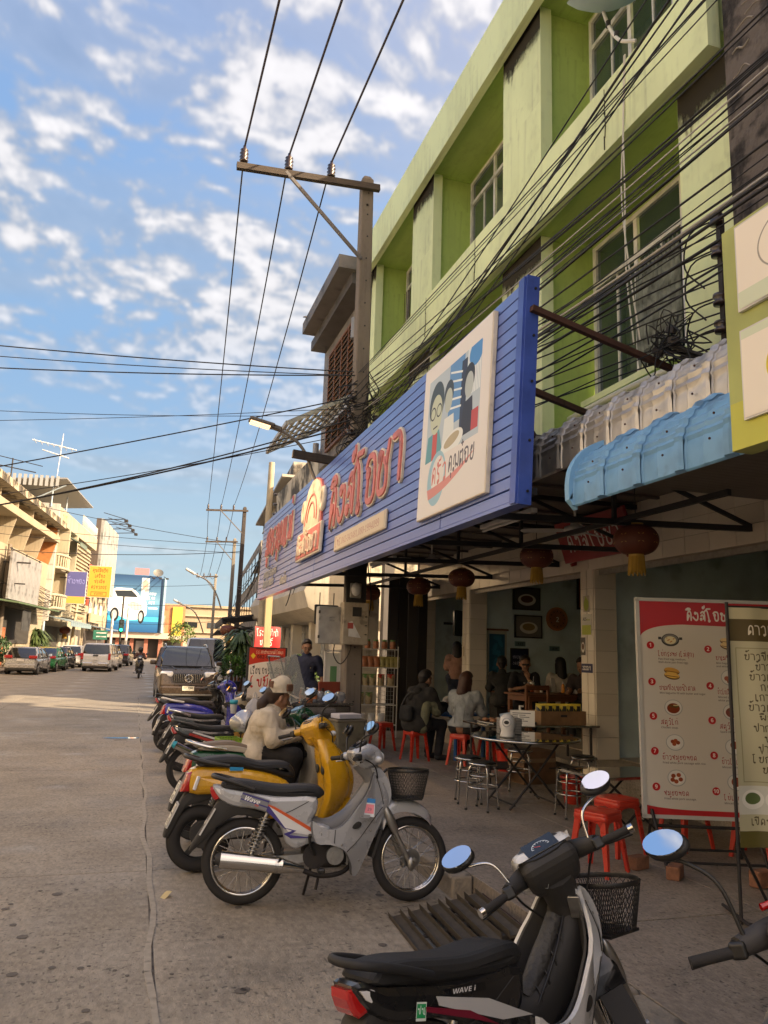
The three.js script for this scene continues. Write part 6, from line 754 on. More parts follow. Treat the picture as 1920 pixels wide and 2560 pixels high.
// ---------- people: signed distance figures meshed with surface nets ----------
function nets(f, mn, mx, c) {
  const nx = Math.ceil((mx[0] - mn[0]) / c) + 1, ny = Math.ceil((mx[1] - mn[1]) / c) + 1, nz = Math.ceil((mx[2] - mn[2]) / c) + 1, val = new Float32Array(nx * ny * nz), id = new Int32Array(nx * ny * nz).fill(-1), pos = [], idx = [], at = (i, j, k) => (k * ny + j) * nx + i;
  for (let k = 0; k < nz; k++) for (let j = 0; j < ny; j++) for (let i = 0; i < nx; i++) val[at(i, j, k)] = f(mn[0] + i * c, mn[1] + j * c, mn[2] + k * c);
  const E = [[0, 0, 0, 1, 0, 0], [0, 0, 0, 0, 1, 0], [0, 0, 0, 0, 0, 1], [1, 0, 0, 1, 1, 0], [1, 0, 0, 1, 0, 1], [0, 1, 0, 1, 1, 0], [0, 1, 0, 0, 1, 1], [0, 0, 1, 1, 0, 1], [0, 0, 1, 0, 1, 1], [1, 1, 0, 1, 1, 1], [1, 0, 1, 1, 1, 1], [0, 1, 1, 1, 1, 1]];
  for (let k = 0; k < nz - 1; k++) for (let j = 0; j < ny - 1; j++) for (let i = 0; i < nx - 1; i++) {
    let n = 0, x = 0, y = 0, z = 0;
    for (const e of E) { const a = val[at(i + e[0], j + e[1], k + e[2])], b = val[at(i + e[3], j + e[4], k + e[5])]; if ((a < 0) !== (b < 0)) { const t = a / (a - b); x += e[0] + (e[3] - e[0]) * t; y += e[1] + (e[4] - e[1]) * t; z += e[2] + (e[5] - e[2]) * t; n++; } }
    if (n) { id[at(i, j, k)] = pos.length / 3; pos.push(mn[0] + (i + x / n) * c, mn[1] + (j + y / n) * c, mn[2] + (k + z / n) * c); }
  }
  const quad = (a, b, d, e, fl) => { if (a < 0 || b < 0 || d < 0 || e < 0) return; fl ? idx.push(a, b, d, a, d, e) : idx.push(a, d, b, a, e, d); };
  for (let k = 1; k < nz - 1; k++) for (let j = 1; j < ny - 1; j++) for (let i = 1; i < nx - 1; i++) { const v = val[at(i, j, k)] < 0;
    if (v !== val[at(i + 1, j, k)] < 0) quad(id[at(i, j - 1, k - 1)], id[at(i, j, k - 1)], id[at(i, j, k)], id[at(i, j - 1, k)], v);
    if (v !== val[at(i, j + 1, k)] < 0) quad(id[at(i - 1, j, k - 1)], id[at(i - 1, j, k)], id[at(i, j, k)], id[at(i, j, k - 1)], v);
    if (v !== val[at(i, j, k + 1)] < 0) quad(id[at(i - 1, j - 1, k)], id[at(i, j - 1, k)], id[at(i, j, k)], id[at(i - 1, j, k)], v); }
  const g = new THREE.BufferGeometry(); g.setAttribute('position', new THREE.Float32BufferAttribute(pos, 3)); g.setIndex(idx); g.computeVertexNormals(); return g;
}
function field(caps, k = 0.03, off = 0, wrinkle = 0) { // caps: [a, b, ra, rb, squash along local x of the segment?]
  const C = caps.map(([a, b, ra, rb_]) => { const d = [b[0] - a[0], b[1] - a[1], b[2] - a[2]]; return { a, d, l: d[0] * d[0] + d[1] * d[1] + d[2] * d[2] || 1e-9, ra, rb: rb_ ?? ra }; });
  return (x, y, z) => { let s = 1e3; for (const c of C) { const px = x - c.a[0], py = y - c.a[1], pz = z - c.a[2], t = clamp((px * c.d[0] + py * c.d[1] + pz * c.d[2]) / c.l), qx = px - c.d[0] * t, qy = py - c.d[1] * t, qz = pz - c.d[2] * t, v = Math.sqrt(qx * qx + qy * qy + qz * qz) - lerp(c.ra, c.rb, t) - off; const h = Math.max(k - Math.abs(s - v), 0) / k; s = Math.min(s, v) - h * h * k * 0.25; }
    return wrinkle ? s + wrinkle * (Math.sin(y * 46 + 7 * Math.sin(x * 19 + z * 13)) * 0.6 + Math.sin(x * 37 + y * 21 - z * 29) * 0.4) : s; };
}
function meshCaps(caps, k, cell, off = 0, wrinkle = 0, cut) {
  const mn = [9, 9, 9], mx = [-9, -9, -9]; for (const [a, b, ra, rb_] of caps) for (const [p, r] of [[a, ra], [b, rb_ ?? ra]]) for (let i = 0; i < 3; i++) { mn[i] = Math.min(mn[i], p[i] - r - off - 2 * cell); mx[i] = Math.max(mx[i], p[i] + r + off + 2 * cell); }
  const f = field(caps, k, off, wrinkle); return nets(cut ? (x, y, z) => Math.max(f(x, y, z), cut(x, y, z)) : f, mn, mx, cell);
}
const add3 = (a, b, s = 1) => [a[0] + b[0] * s, a[1] + b[1] * s, a[2] + b[2] * s], mid3 = (a, b, t = 0.5) => a.map((v, i) => lerp(v, b[i], t));
// figure faces local +z; J holds the joints
function person(label, pos, ry, J, o) {
  const t = thing('person', label, 'person', pos, ry, o.group), fem = o.female, sk = o.skin ?? m_.skin, sw = fem ? 0.155 : 0.185;
  const up = V(...J.neck).sub(V(...J.hip)).normalize(), rt = V(...J.shR).sub(V(...J.shL)).normalize(), fw = rt.clone().cross(up).normalize().negate(); if (fw.z < -0.99) fw.negate();
  const H = J.head, hf = V(...(J.look ?? [0, 0, 1])).normalize(), hr = V(0, 1, 0).cross(hf).normalize(), hu = hf.clone().cross(hr), hp = (r, u, f) => [H[0] + hr.x * r + hu.x * u + hf.x * f, H[1] + hr.y * r + hu.y * u + hf.y * f, H[2] + hr.z * r + hu.z * u + hf.z * f];
  const chest = J.chest ?? mid3(J.hip, J.neck, 0.68), b = o.build ?? 1;
  const torso = [[J.hip, mid3(J.hip, chest, 0.5), 0.135 * b, 0.125 * b], [mid3(J.hip, chest, 0.5), chest, 0.125 * b, 0.135 * b], [add3(J.shL, [0, -0.05, 0]), add3(J.shR, [0, -0.05, 0]), 0.075, 0.075], [add3(chest, [rt.x * -0.07, 0, rt.z * -0.07]), add3(chest, [rt.x * 0.07, 0, rt.z * 0.07]), 0.12 * b], [J.hpL, J.hpR, 0.115 * b, 0.115 * b], [chest, J.neck, 0.11, 0.06]];
  const armc = [[J.shL, J.elL, 0.052, 0.042], [J.elL, J.wrL, 0.04, 0.026], [J.shR, J.elR, 0.052, 0.042], [J.elR, J.wrR, 0.04, 0.026]], legc = [[J.hpL, J.knL, 0.095, 0.06], [J.knL, J.anL, 0.058, 0.036], [J.hpR, J.knR, 0.095, 0.06], [J.knR, J.anR, 0.058, 0.036], [J.anL, J.toL, 0.04, 0.03], [J.anR, J.toR, 0.04, 0.03]];
  const headc = [[hp(0, 0.055, -0.02), hp(0, 0.04, -0.005), 0.088, 0.084], [hp(0, -0.03, 0.025), hp(0, -0.085, 0.045), 0.066, 0.04], [hp(0, -0.005, 0.09), hp(0, -0.03, 0.108), 0.012, 0.016], [hp(-0.035, -0.03, 0.05), hp(0.035, -0.03, 0.05), 0.035], [hp(-0.085, 0.01, 0), hp(-0.087, -0.025, 0), 0.016], [hp(0.085, 0.01, 0), hp(0.087, -0.025, 0), 0.016], [hp(-0.02, -0.068, 0.078), hp(0.02, -0.068, 0.078), 0.012], [hp(-0.04, 0.032, 0.075), hp(0.04, 0.032, 0.075), 0.014]];
  const hands = [];
  for (const s of ['L', 'R']) { const w = J['wr' + s], e = J['el' + s], d = V(...w).sub(V(...e)).normalize(), hd = J['hand' + s] ? V(...J['hand' + s]).normalize() : d, sd = V(0, 0, 1).cross(hd).lengthSq() > 0.05 ? V(0, 0, 1).cross(hd).normalize() : V(1, 0, 0), cu = hd.clone().cross(sd).multiplyScalar(s === 'L' ? 1 : 1); const P = (u, v, q) => [w[0] + hd.x * u + sd.x * v + cu.x * q, w[1] + hd.y * u + sd.y * v + cu.y * q, w[2] + hd.z * u + sd.z * v + cu.z * q];
    hands.push([P(0, 0, 0), P(0.075, 0, 0), 0.024, 0.03], [P(0.05, -0.018, 0), P(0.08, -0.02, 0), 0.016], [P(0.05, 0.018, 0), P(0.08, 0.02, 0), 0.016]); [-0.03, -0.01, 0.01, 0.029].forEach((v, i) => { const l = [0.062, 0.078, 0.074, 0.058][i]; hands.push([P(0.085, v, 0), P(0.085 + l * 0.55, v * 1.1, 0.012), 0.0105, 0.0095], [P(0.085 + l * 0.55, v * 1.1, 0.012), P(0.085 + l * 0.85, v * 1.1, 0.036), 0.0095, 0.008]); }); hands.push([P(0.025, 0.026 * (s === 'L' ? 1 : -1), 0.005), P(0.07, 0.052 * (s === 'L' ? 1 : -1), 0.022), 0.013, 0.0105], [P(0.07, 0.052 * (s === 'L' ? 1 : -1), 0.022), P(0.1, 0.045 * (s === 'L' ? 1 : -1), 0.038), 0.0105, 0.009]); }
  const cell = o.cell ?? 0.016;
  const bodyG = meshCaps([...torso.map(([a, c, r, q]) => [a, c, r - 0.012, (q ?? r) - 0.012]), ...armc, ...legc, [J.neck, hp(0, -0.05, -0.01), 0.052, 0.05]], 0.04, cell), headG = meshCaps([...headc, [J.neck, hp(0, -0.05, -0.01), 0.05, 0.052]], 0.025, o.fine ?? 0.007), handG = o.hands === 0 ? [] : [meshCaps(hands.slice(0, hands.length / 2), 0.012, o.handCell ?? 0.006), meshCaps(hands.slice(hands.length / 2), 0.012, o.handCell ?? 0.006)];
  const bd = part(t, 'body', [bodyG, headG, ...handG], sk);
  const eye = []; for (const s of [-1, 1]) eye.push(sp(0.012, 0.008, 0.006, ...hp(s * 0.034, 0.006, 0.078), 0, 0, 0, 8)); stuff(part(bd, 'eyes', eye, m_.matt)); part(bd, 'mouth', bar(hp(-0.02, -0.068, 0.089), hp(0.02, -0.068, 0.089), 0.004, 5), M([0.2, 0.06, 0.05], 0.6));
  if (o.shirt) { const sl = o.sleeve ?? 1, ss = [...torso, ...['L', 'R'].flatMap(s => sl >= 1 ? [[J['sh' + s], J['el' + s], 0.06, 0.055], [J['el' + s], mid3(J['el' + s], J['wr' + s], 0.92), 0.052, 0.04]] : [[J['sh' + s], mid3(J['sh' + s], J['el' + s], 0.82), 0.062, 0.066]])]; part(t, o.shirtName ?? 'shirt', meshCaps(ss, 0.032, cell, o.loose ?? 0.012, 0.005, (x, y, z) => (o.hem ?? J.hip[1] - 0.1) - y), o.shirt); }
  if (o.collar) part(t, 'collar', meshCaps([[add3(J.neck, [rt.x * -0.045, 0.01, rt.z * -0.045]), add3(J.neck, [rt.x * 0.045, 0.01, rt.z * 0.045]), 0.05]], 0.02, 0.012), o.collar);
  if (o.pants) part(t, 'trousers', meshCaps([[J.hpL, J.hpR, 0.125 * b], ...['L', 'R'].flatMap(s => [[J['hp' + s], J['kn' + s], 0.108, 0.076], [J['kn' + s], mid3(J['kn' + s], J['an' + s], o.pantsTo ?? 0.95), 0.074, 0.062]])], 0.04, cell, 0.004, 0.003), o.pants);
  for (const s of ['L', 'R']) part(t, 'shoe', meshCaps([[add3(J['an' + s], [0, -0.03, 0]), J['to' + s], 0.05, 0.04], [add3(J['an' + s], [0, -0.045, -0.03]), add3(J['to' + s], [0, -0.008, 0]), 0.034, 0.034]], 0.02, 0.012), o.shoe ?? m_.matt);
  if (o.hair) { const hc = [[hp(0, 0.06, -0.025), hp(0, 0.075, 0.0), 0.098, 0.092], [hp(0, 0.02, -0.055), hp(0, -0.03, -0.06), 0.085, 0.06]]; if (o.hair === 'long') { const n = o.hairLen ?? 0.34; hc.push([hp(0, 0, -0.06), hp(0, -n * 0.6, -0.085), 0.09, 0.085], [hp(0, -n * 0.6, -0.085), hp(0, -n, -0.08), 0.085, 0.05], [hp(-0.075, 0.0, -0.02), hp(-0.08, -n * 0.55, -0.02), 0.035, 0.03], [hp(0.075, 0, -0.02), hp(0.08, -n * 0.55, -0.02), 0.035, 0.03]); } if (o.hair === 'tail') hc.push([hp(0, 0.03, -0.11), hp(0, -0.1, -0.15), 0.035, 0.045], [hp(0, -0.1, -0.15), hp(0, -0.26, -0.14), 0.045, 0.02]); if (o.hair === 'bun') hc.push([hp(0, 0.1, -0.1), hp(0, 0.09, -0.11), 0.045, 0.04]);
    part(t, 'hair', meshCaps(hc, 0.03, 0.009, 0, 0.0015, (x, y, z) => { const dx = x - H[0], dy = y - H[1], dz = z - H[2], f = dx * hf.x + dy * hf.y + dz * hf.z, u = dx * hu.x + dy * hu.y + dz * hu.z; return Math.min(f - 0.035 - 0.5 * Math.max(0, u - 0.05), 0.02) + (u < 0.07 && f > 0.02 ? 0.06 : 0); }), o.hairMat ?? m_.hair); }
  t.userData.hp = undefined; delete t.userData.hp;
  return [t, hp];
}
const stand = (h = 1.75, o = {}) => { const k = h / 1.75, Q = (x, y, z) => [x * k, y * k, z * k]; return { hip: Q(0, 0.95, 0), neck: Q(0, 1.47, 0.0), head: Q(0, 1.615, 0.03), shL: Q(-0.185, 1.41, 0), shR: Q(0.185, 1.41, 0), elL: Q(-0.25, 1.13, -0.02), elR: Q(0.25, 1.13, -0.02), wrL: Q(-0.24, 0.88, 0.07), wrR: Q(0.24, 0.88, 0.07), hpL: Q(-0.095, 0.92, 0), hpR: Q(0.095, 0.92, 0), knL: Q(-0.105, 0.5, 0.02), knR: Q(0.105, 0.5, 0.02), anL: Q(-0.11, 0.08, -0.02), anR: Q(0.11, 0.08, -0.02), toL: Q(-0.13, 0.035, 0.13), toR: Q(0.13, 0.035, 0.13), ...o }; };
const sit = (s = 0.45, o = {}) => { const y = s + 0.1, l = o.leanZ ?? 0.08; return { hip: [0, y, 0], neck: [0, y + 0.53, l], head: [0, y + 0.675, l + 0.045], shL: [-0.18, y + 0.47, l], shR: [0.18, y + 0.47, l], elL: [-0.24, y + 0.22, l + 0.1], elR: [0.24, y + 0.22, l + 0.1], wrL: [-0.12, y + 0.26, l + 0.33], wrR: [0.12, y + 0.26, l + 0.33], hpL: [-0.1, y, 0.02], hpR: [0.1, y, 0.02], knL: [-0.13, y - 0.02, 0.43], knR: [0.13, y - 0.02, 0.43], anL: [-0.13, 0.09, 0.36], anR: [0.13, 0.09, 0.36], toL: [-0.14, 0.035, 0.5], toR: [0.14, 0.035, 0.5], ...o }; };
const cloth = (c, o = {}) => M(c, 0.9, 0, { map: rep(T.grime, 0.5), bumpMap: rep(T.fold, 0.35), bumpScale: 0.012, ...o });
{
  // man in navy shirt standing at the drinks cart, looking down to his right
  const [m, hp] = person('person in a navy short sleeved shirt and glasses standing behind the drinks cart', [3.12, 0.15, -14.6], -0.35, stand(1.83, { elL: [-0.31, 1.17, 0.0], elR: [0.31, 1.17, -0.02], wrL: [-0.3, 0.93, 0.12], wrR: [0.31, 0.9, 0.08], look: [0.25, -0.3, 1], shL: [-0.205, 1.47, 0], shR: [0.205, 1.47, 0] }), { shirt: cloth([0.018, 0.024, 0.055]), sleeve: 0.5, collar: cloth([0.018, 0.024, 0.055]), pants: cloth([0.012, 0.012, 0.02]), hair: 'short', hem: 0.86, build: 1.14, loose: 0.02 });
  part(m, 'glasses', [-1, 1].map(s => to(0.022, 0.003, 0, 0, 0, 0, 0, 0, 14, 5).translate(...hp(s * 0.034, 0.005, 0.098))).concat([bar(hp(-0.08, 0.012, 0.02), hp(-0.056, 0.008, 0.095), 0.003), bar(hp(0.08, 0.012, 0.02), hp(0.056, 0.008, 0.095), 0.003)]), m_.matt);
  part(m, 'shirt_crest', bx(0.035, 0.05, 0.006, 0.09, 1.33, 0.148), M([0.4, 0.3, 0.1], 0.7)); part(m, 'pocket', bx(0.11, 0.13, 0.008, 0.09, 1.3, 0.142), cloth([0.016, 0.022, 0.05]));
}
{ // the woman on the green scooter
  const [w, hp] = person('person in a cream jacket and patched cap sitting on the green scooter, holding a phone', [1.22, 0, -7.86], 1.25, sit(0.66, { leanZ: 0.15, neck: [0, 1.19, 0.14], head: [0, 1.31, 0.2], shL: [-0.175, 1.14, 0.12], shR: [0.175, 1.14, 0.12], look: [0.35, -0.28, 1], anL: [-0.2, 0.42, 0.3], anR: [0.2, 0.42, 0.3], toL: [-0.2, 0.37, 0.42], toR: [0.2, 0.37, 0.42], knL: [-0.2, 0.78, 0.4], knR: [0.2, 0.78, 0.4], elL: [-0.23, 0.93, 0.2], elR: [0.23, 0.93, 0.2], wrL: [-0.06, 0.98, 0.42], wrR: [0.1, 0.97, 0.42] }), { female: 1, shirt: cloth([0.56, 0.48, 0.36]), shirtName: 'jacket', loose: 0.026, hem: 0.64, build: 1.12, pants: cloth([0.015, 0.013, 0.012]), hair: 'tail', hairMat: M([0.03, 0.014, 0.008], 0.5, 0, { bumpMap: rep(T.wood, 0.08), bumpScale: 0.004 }), fine: 0.007, cell: 0.013 });
  const capM = cloth([0.58, 0.5, 0.37]);
  const cp = part(w, 'cap', meshCaps([[hp(0, 0.105, -0.02), hp(0, 0.125, -0.01), 0.112, 0.095]], 0.02, 0.009, 0, 0.002, (x, y, z) => { const p = hp(0, 0.07, 0); return p[1] - y; }), capM); part(cp, 'cap_band', mv(cy(0.117, 0.119, 0.045, 0, 0, 0, 0, 0, 0, 28, true), ...hp(0, 0.075, -0.015)), capM);
  part(cp, 'peak', mv(loft([0, 1].map(q => Array.from({ length: 14 }, (_, i) => { const a = -1.1 + 2.2 * i / 13; return [0.11 * Math.sin(a), -q * 0.006, 0.1 * Math.cos(a)]; }).concat(Array.from({ length: 14 }, (_, i) => { const a = 1.1 - 2.2 * i / 13; return [0.13 * Math.sin(a), -0.035 - q * 0.006, 0.1 + 0.1 * Math.cos(a)]; })))), ...hp(0, 0.07, 0.0), 0.18, 0.34, 0), capM);
  for (const [a, e] of [[-0.9, 0.02], [1.2, 0.03], [3.4, 0.0]]) part(cp, 'brown_patch', mv(rb(0.09, 0.07, 0.02, 0.008), ...hp(0.112 * Math.sin(a), 0.1 + e, 0.112 * Math.cos(a) - 0.015), 0, a + 0.34, 0), cloth([0.16, 0.075, 0.04]));
  part(w, 'strap', tb([[-0.15, 1.17, 0.12], [-0.1, 1.19, 0.03], [0.0, 1.08, -0.09], [0.12, 0.94, -0.13], [0.19, 0.84, -0.08]], 0.012, 30, 6), m_.matt);
  const ph = solo('phone', 'phone in a teal case held by the person in the cap', 'phone', [rb(0.085, 0.16, 0.011, 0.006)], M([0.05, 0.12, 0.14], 0.3)); ph.position.set(1.64, 1.05, -7.8); ph.rotation.set(-0.9, 1.25, 0, 'YXZ');
}
{ // diners outside on the red stools, backs to the street
  const [a] = person('person in a dark hooded jacket with shoulder bag sitting on a red stool', [4.3, 0.15, -11.75], 1.85, sit(0.46, { leanZ: 0.14, look: [0, -0.2, 1] }), { shirt: cloth([0.022, 0.02, 0.018]), shirtName: 'jacket', loose: 0.045, hem: 0.44, build: 1.2, pants: cloth([0.018, 0.018, 0.022]), hair: 'short', shoe: M([0.03, 0.03, 0.032], 0.7) });
  part(a, 'hood', meshCaps([[[-0.08, 1.05, -0.02], [0.08, 1.05, -0.02], 0.075], [[0, 1.03, -0.06], [0, 0.95, -0.1], 0.08, 0.05]], 0.03, 0.014), cloth([0.02, 0.018, 0.016])); part(a, 'shoulder_bag', rb(0.3, 0.24, 0.1, 0.05, -0.03, 0.72, -0.2, 0.1), cloth([0.012, 0.012, 0.012])); part(a, 'bag_strap', tb([[-0.2, 0.95, 0.06], [-0.05, 1.04, -0.12], [0.08, 0.85, -0.2], [0.16, 0.7, -0.16]], 0.016, 20, 6), m_.matt); part(a, 'olive_sleeve', meshCaps([[[-0.19, 1.0, 0.13], [-0.26, 0.76, 0.22], 0.09, 0.085], [[-0.22, 0.85, 0.05], [-0.2, 0.5, 0.0], 0.07, 0.08]], 0.03, 0.014, 0, 0.003), cloth([0.15, 0.15, 0.09]));
  const [b] = person('person in a pale denim jacket sitting cross legged on a red stool', [4.86, 0.15, -11.2], 2.35, sit(0.46, { leanZ: 0.12, look: [-0.2, -0.2, 1], knL: [-0.05, 0.55, 0.43], anL: [0.16, 0.24, 0.56], toL: [0.18, 0.16, 0.7] }), { female: 1, shirt: cloth([0.30, 0.32, 0.33]), shirtName: 'denim_jacket', loose: 0.026, hem: 0.56, build: 1.0, pants: cloth([0.012, 0.012, 0.013]), pantsTo: 0.75, hair: 'long', hairLen: 0.3, hairMat: M([0.05, 0.02, 0.012], 0.45, 0, { bumpMap: rep(T.wood, 0.08), bumpScale: 0.004 }), shoe: M([0.55, 0.5, 0.46], 0.7) });
  stuff(part(b, 'jacket_seam', [tb([[-0.15, 0.98, -0.03], [0, 0.96, -0.05], [0.15, 0.98, -0.03]], 0.004, 12, 4), tb([[-0.08, 0.96, -0.05], [-0.07, 0.62, -0.15]], 0.004, 8, 4), tb([[0.08, 0.96, -0.05], [0.07, 0.62, -0.15]], 0.004, 8, 4)], cloth([0.2, 0.22, 0.23])));
}
{ // inside
  person('person in a pink blouse and jeans standing with back turned in the doorway', [6.75, 0.43, -15.9], 2.6, stand(1.62, { look: [0.3, -0.1, 1], elL: [-0.24, 1.06, 0.06], wrL: [-0.15, 0.98, 0.27], wrR: [0.15, 0.98, 0.27], elR: [0.24, 1.06, 0.06] }), { female: 1, shirt: cloth([0.42, 0.24, 0.18]), sleeve: 0.5, hem: 0.84, build: 1.18, pants: cloth([0.03, 0.04, 0.07]), hair: 'long', hairLen: 0.28 });
  const [g, hp] = person('person in sunglasses and a black flowered shirt drinking iced tea at a table', [6.85, 0.43, -12.95], -0.45, sit(0.46, { leanZ: 0.18, look: [0.1, -0.15, 1], elR: [0.2, 0.77, 0.42], wrR: [0.05, 0.98, 0.32], handR: [-0.3, 0.9, -0.1], elL: [-0.26, 0.78, 0.36], wrL: [-0.02, 0.83, 0.42] }), { shirt: cloth([0.015, 0.015, 0.018]), sleeve: 0.5, hem: 0.46, pants: cloth([0.02, 0.02, 0.025]), hair: 'short', build: 1.1 });
  part(g, 'sunglasses', [rb(0.13, 0.035, 0.012, 0.006, ...hp(0, 0.006, 0.1), 0.1, 0.1)], m_.black); stuff(part(g, 'flower_print', Array.from({ length: 14 }, (_, i) => sp(0.02, 0.016, 0.005, -0.22 + 0.034 * i, 0.66 + 0.3 * hash(i, 4), 0.29 + 0.02 * hash(i, 7) - 0.1 * Math.abs(-0.22 + 0.034 * i), 0, 0, 0, 6)), cloth([0.3, 0.3, 0.28])));
  part(g, 'bracelet', to(0.035, 0.007, 0.08, 0.94, 0.34, 1.2, 0, 0, 16, 6), M([0.5, 0.4, 0.2], 0.4, 0.5));
  person('person in black half hidden behind the one in sunglasses', [6.7, 0.43, -13.55], 2.8, sit(0.44, {}), { shirt: cloth([0.03, 0.03, 0.03]), hem: 0.44, pants: m_.matt, hair: 'short', hands: 0 });
  person('person in a white top seated with back turned at the inner table', [7.75, 0.43, -13.2], 2.7, sit(0.45, { look: [0.2, -0.2, 1] }), { female: 1, shirt: cloth([0.55, 0.5, 0.43]), hem: 0.45, pants: m_.matt, hair: 'long', hairLen: 0.36, hands: 0 });
  person('person in a dark patterned top looking down, seated beside the tiled column', [7.55, 0.43, -12.0], -0.9, sit(0.46, { leanZ: 0.16, look: [-0.3, -0.35, 1] }), { female: 1, shirt: cloth([0.04, 0.03, 0.032]), sleeve: 0.5, hem: 0.46, pants: m_.matt, hair: 'bun' });
  person('person in a red shirt seated in the dim right hand shop room', [8.3, 0.43, -10.9 + 1.6], 2.6, sit(0.46, {}), { shirt: cloth([0.3, 0.015, 0.015]), sleeve: 0.5, hem: 0.46, pants: m_.matt, hair: 'short', hands: 0 });
  person('person in a dark shirt seated at the back of the right hand shop room', [8.0, 0.43, -8.6], 2.2, sit(0.46, {}), { shirt: cloth([0.02, 0.02, 0.025]), hem: 0.46, pants: m_.matt, hair: 'long', hands: 0 });
}
{ // distant motorcyclist riding towards the camera
  moped('dark scooter with its headlamp on, ridden towards the camera on the open road', 0.32, -45.6, -Math.PI / 2, 0, { kind: 'scooter', paint: blk, steer: 0, exhaust: 'none', group: 'motorcycles on the road' });
  const [r] = person('rider in a dark helmet and brown jacket on the scooter coming down the road', [0.32, 0, -46.05], 0, sit(0.72, { leanZ: 0.08, elL: [-0.28, 1.05, 0.2], elR: [0.28, 1.05, 0.2], wrL: [-0.3, 1.07, 0.5], wrR: [0.3, 1.07, 0.5], anL: [-0.15, 0.42, 0.34], anR: [0.15, 0.42, 0.34], toL: [-0.15, 0.38, 0.46], toR: [0.15, 0.38, 0.46] }), { shirt: cloth([0.12, 0.06, 0.05]), hem: 0.68, pants: m_.matt, hands: 0, cell: 0.02 });
  part(r, 'helmet', sp(0.14, 0.15, 0.15, 0, 1.52, 0.13), m_.black);
}

// ---------- furniture on the pavement ----------
const redP = M([0.50, 0.035, 0.016], 0.38, 0, { phys: 1, clearcoat: 0.25, clearcoatRoughness: 0.3, roughnessMap: rep(T.grime, 0.4) });
function plasticStool(label, x, y, z, ry) {
  const t = thing('plastic_stool', label, 'stool', [x, y, z], ry, 'red plastic stools');
  const sq = (w, r) => { const s = new THREE.Shape(); s.moveTo(-w + r, -w); s.lineTo(w - r, -w); s.quadraticCurveTo(w, -w, w, -w + r); s.lineTo(w, w - r); s.quadraticCurveTo(w, w, w - r, w); s.lineTo(-w + r, w); s.quadraticCurveTo(-w, w, -w, w - r); s.lineTo(-w, -w + r); s.quadraticCurveTo(-w, -w, -w + r, -w); return s; };
  const top = sq(0.145, 0.05), hole = new THREE.Path(); hole.absarc(0, 0, 0.02, 0, 6.283, true); top.holes.push(hole);
  part(t, 'seat', [mv(ex(top, 0.03, 0.01), 0, 0.445, 0, -Math.PI / 2), mv(ex(sq(0.148, 0.05), 0.04, 0.006), 0, 0.415, 0, -Math.PI / 2)], redP);
  for (const [a, b] of [[1, 1], [1, -1], [-1, 1], [-1, -1]]) { const R = (y, o) => { const k = lerp(0.165, 0.118, y / 0.42), w = lerp(0.03, 0.05, y / 0.42); return [[a * (k + 0.012), y, b * (k + 0.012)], [a * (k + 0.012 - w), y, b * (k + 0.012)], [a * (k + 0.006 - w), y, b * (k + 0.0)], [a * (k - 0.002), y, b * (k - 0.002)], [a * k, y, b * (k + 0.006 - w)], [a * (k + 0.012), y, b * (k + 0.012 - w)]]; }; part(t, 'leg', loft([R(0), R(0.2), R(0.4), R(0.425)], true, 0.5), redP); }
  for (const [dx, dz, r] of [[0.134, 0, Math.PI / 2], [-0.134, 0, Math.PI / 2], [0, 0.134, 0], [0, -0.134, 0]]) part(t, 'apron', mv(ex([[-0.11, 0], [0.11, 0], [0.095, -0.06], [0.07, -0.03], [0, -0.02], [-0.07, -0.03], [-0.095, -0.06]], 0.012, 0.002), dx, 0.41, dz, 0, r), redP);
  return t;
}
const st0 = plasticStool('red plastic stool in front of the tray table, nearest the foreground motorcycle basket', 3.62, 0.15, -5.62, 0.5);
[[4.12, -6.1, 0.15, 0.2, 'red plastic stool touching the menu board, behind the nearest red stool'], [4.86, -6.15, 0.15, 0.1, 'red plastic stool seen under the menu board, left of its frame leg'], [5.28, -5.75, 0.15, 0.5, 'red plastic stool seen under the menu board, right of its frame leg'], [5.35, -4.75, 0.15, 0.1, 'red plastic stool partly hidden below the olive banner'], [4.16, -13.0, 0.15, 0.3, 'empty red plastic stool beside the snack rack'], [4.3, -11.75, 0.15, 0.2, 'red plastic stool under the person in the dark hooded jacket'], [4.86, -11.2, 0.15, 0.6, 'red plastic stool under the person in the denim jacket'], [5.3, -11.1, 0.15, 0.1, 'empty red plastic stool right of the denim jacket']].forEach(([x, z, y, r, l]) => dup(st0, [x, y, z], r, l));
function steelStool(label, x, z, ry) {
  const t = thing('steel_stool', label, 'stool', [x, 0.15, z], ry, 'round chrome bar stools');
  part(t, 'seat', la([[0, 0.5], [0.13, 0.5], [0.155, 0.492], [0.16, 0.48], [0.155, 0.465], [0, 0.465]], 32), m_.steel); part(t, 'seat_pad', cy(0.125, 0.125, 0.008, 0, 0.502, 0, 0, 0, 0, 28), m_.black);
  for (let i = 0; i < 4; i++) { const a = i * 1.5708 + 0.4, P = (r, y) => [Math.cos(a) * r, y, Math.sin(a) * r]; const l = part(t, 'leg', tb([P(0.05, 0.47), P(0.12, 0.465), P(0.145, 0.43), P(0.17, 0.2), P(0.185, 0.0)], 0.011, 24, 8), m_.steel); part(l, 'rubber_foot', bar(P(0.184, 0.022), P(0.186, 0), 0.015, 10), m_.black); }
  part(t, 'foot_ring', to(0.162, 0.009, 0, 0.24, 0, Math.PI / 2, 0, 0, 36, 8), m_.steel); part(t, 'upper_ring', to(0.14, 0.008, 0, 0.36, 0, Math.PI / 2, 0, 0, 36, 8), m_.steel);
  return t;
}
const ss0 = steelStool('round chrome stool left of the round table, nearest the yellow scooter', 3.72, -8.0, 0.3);
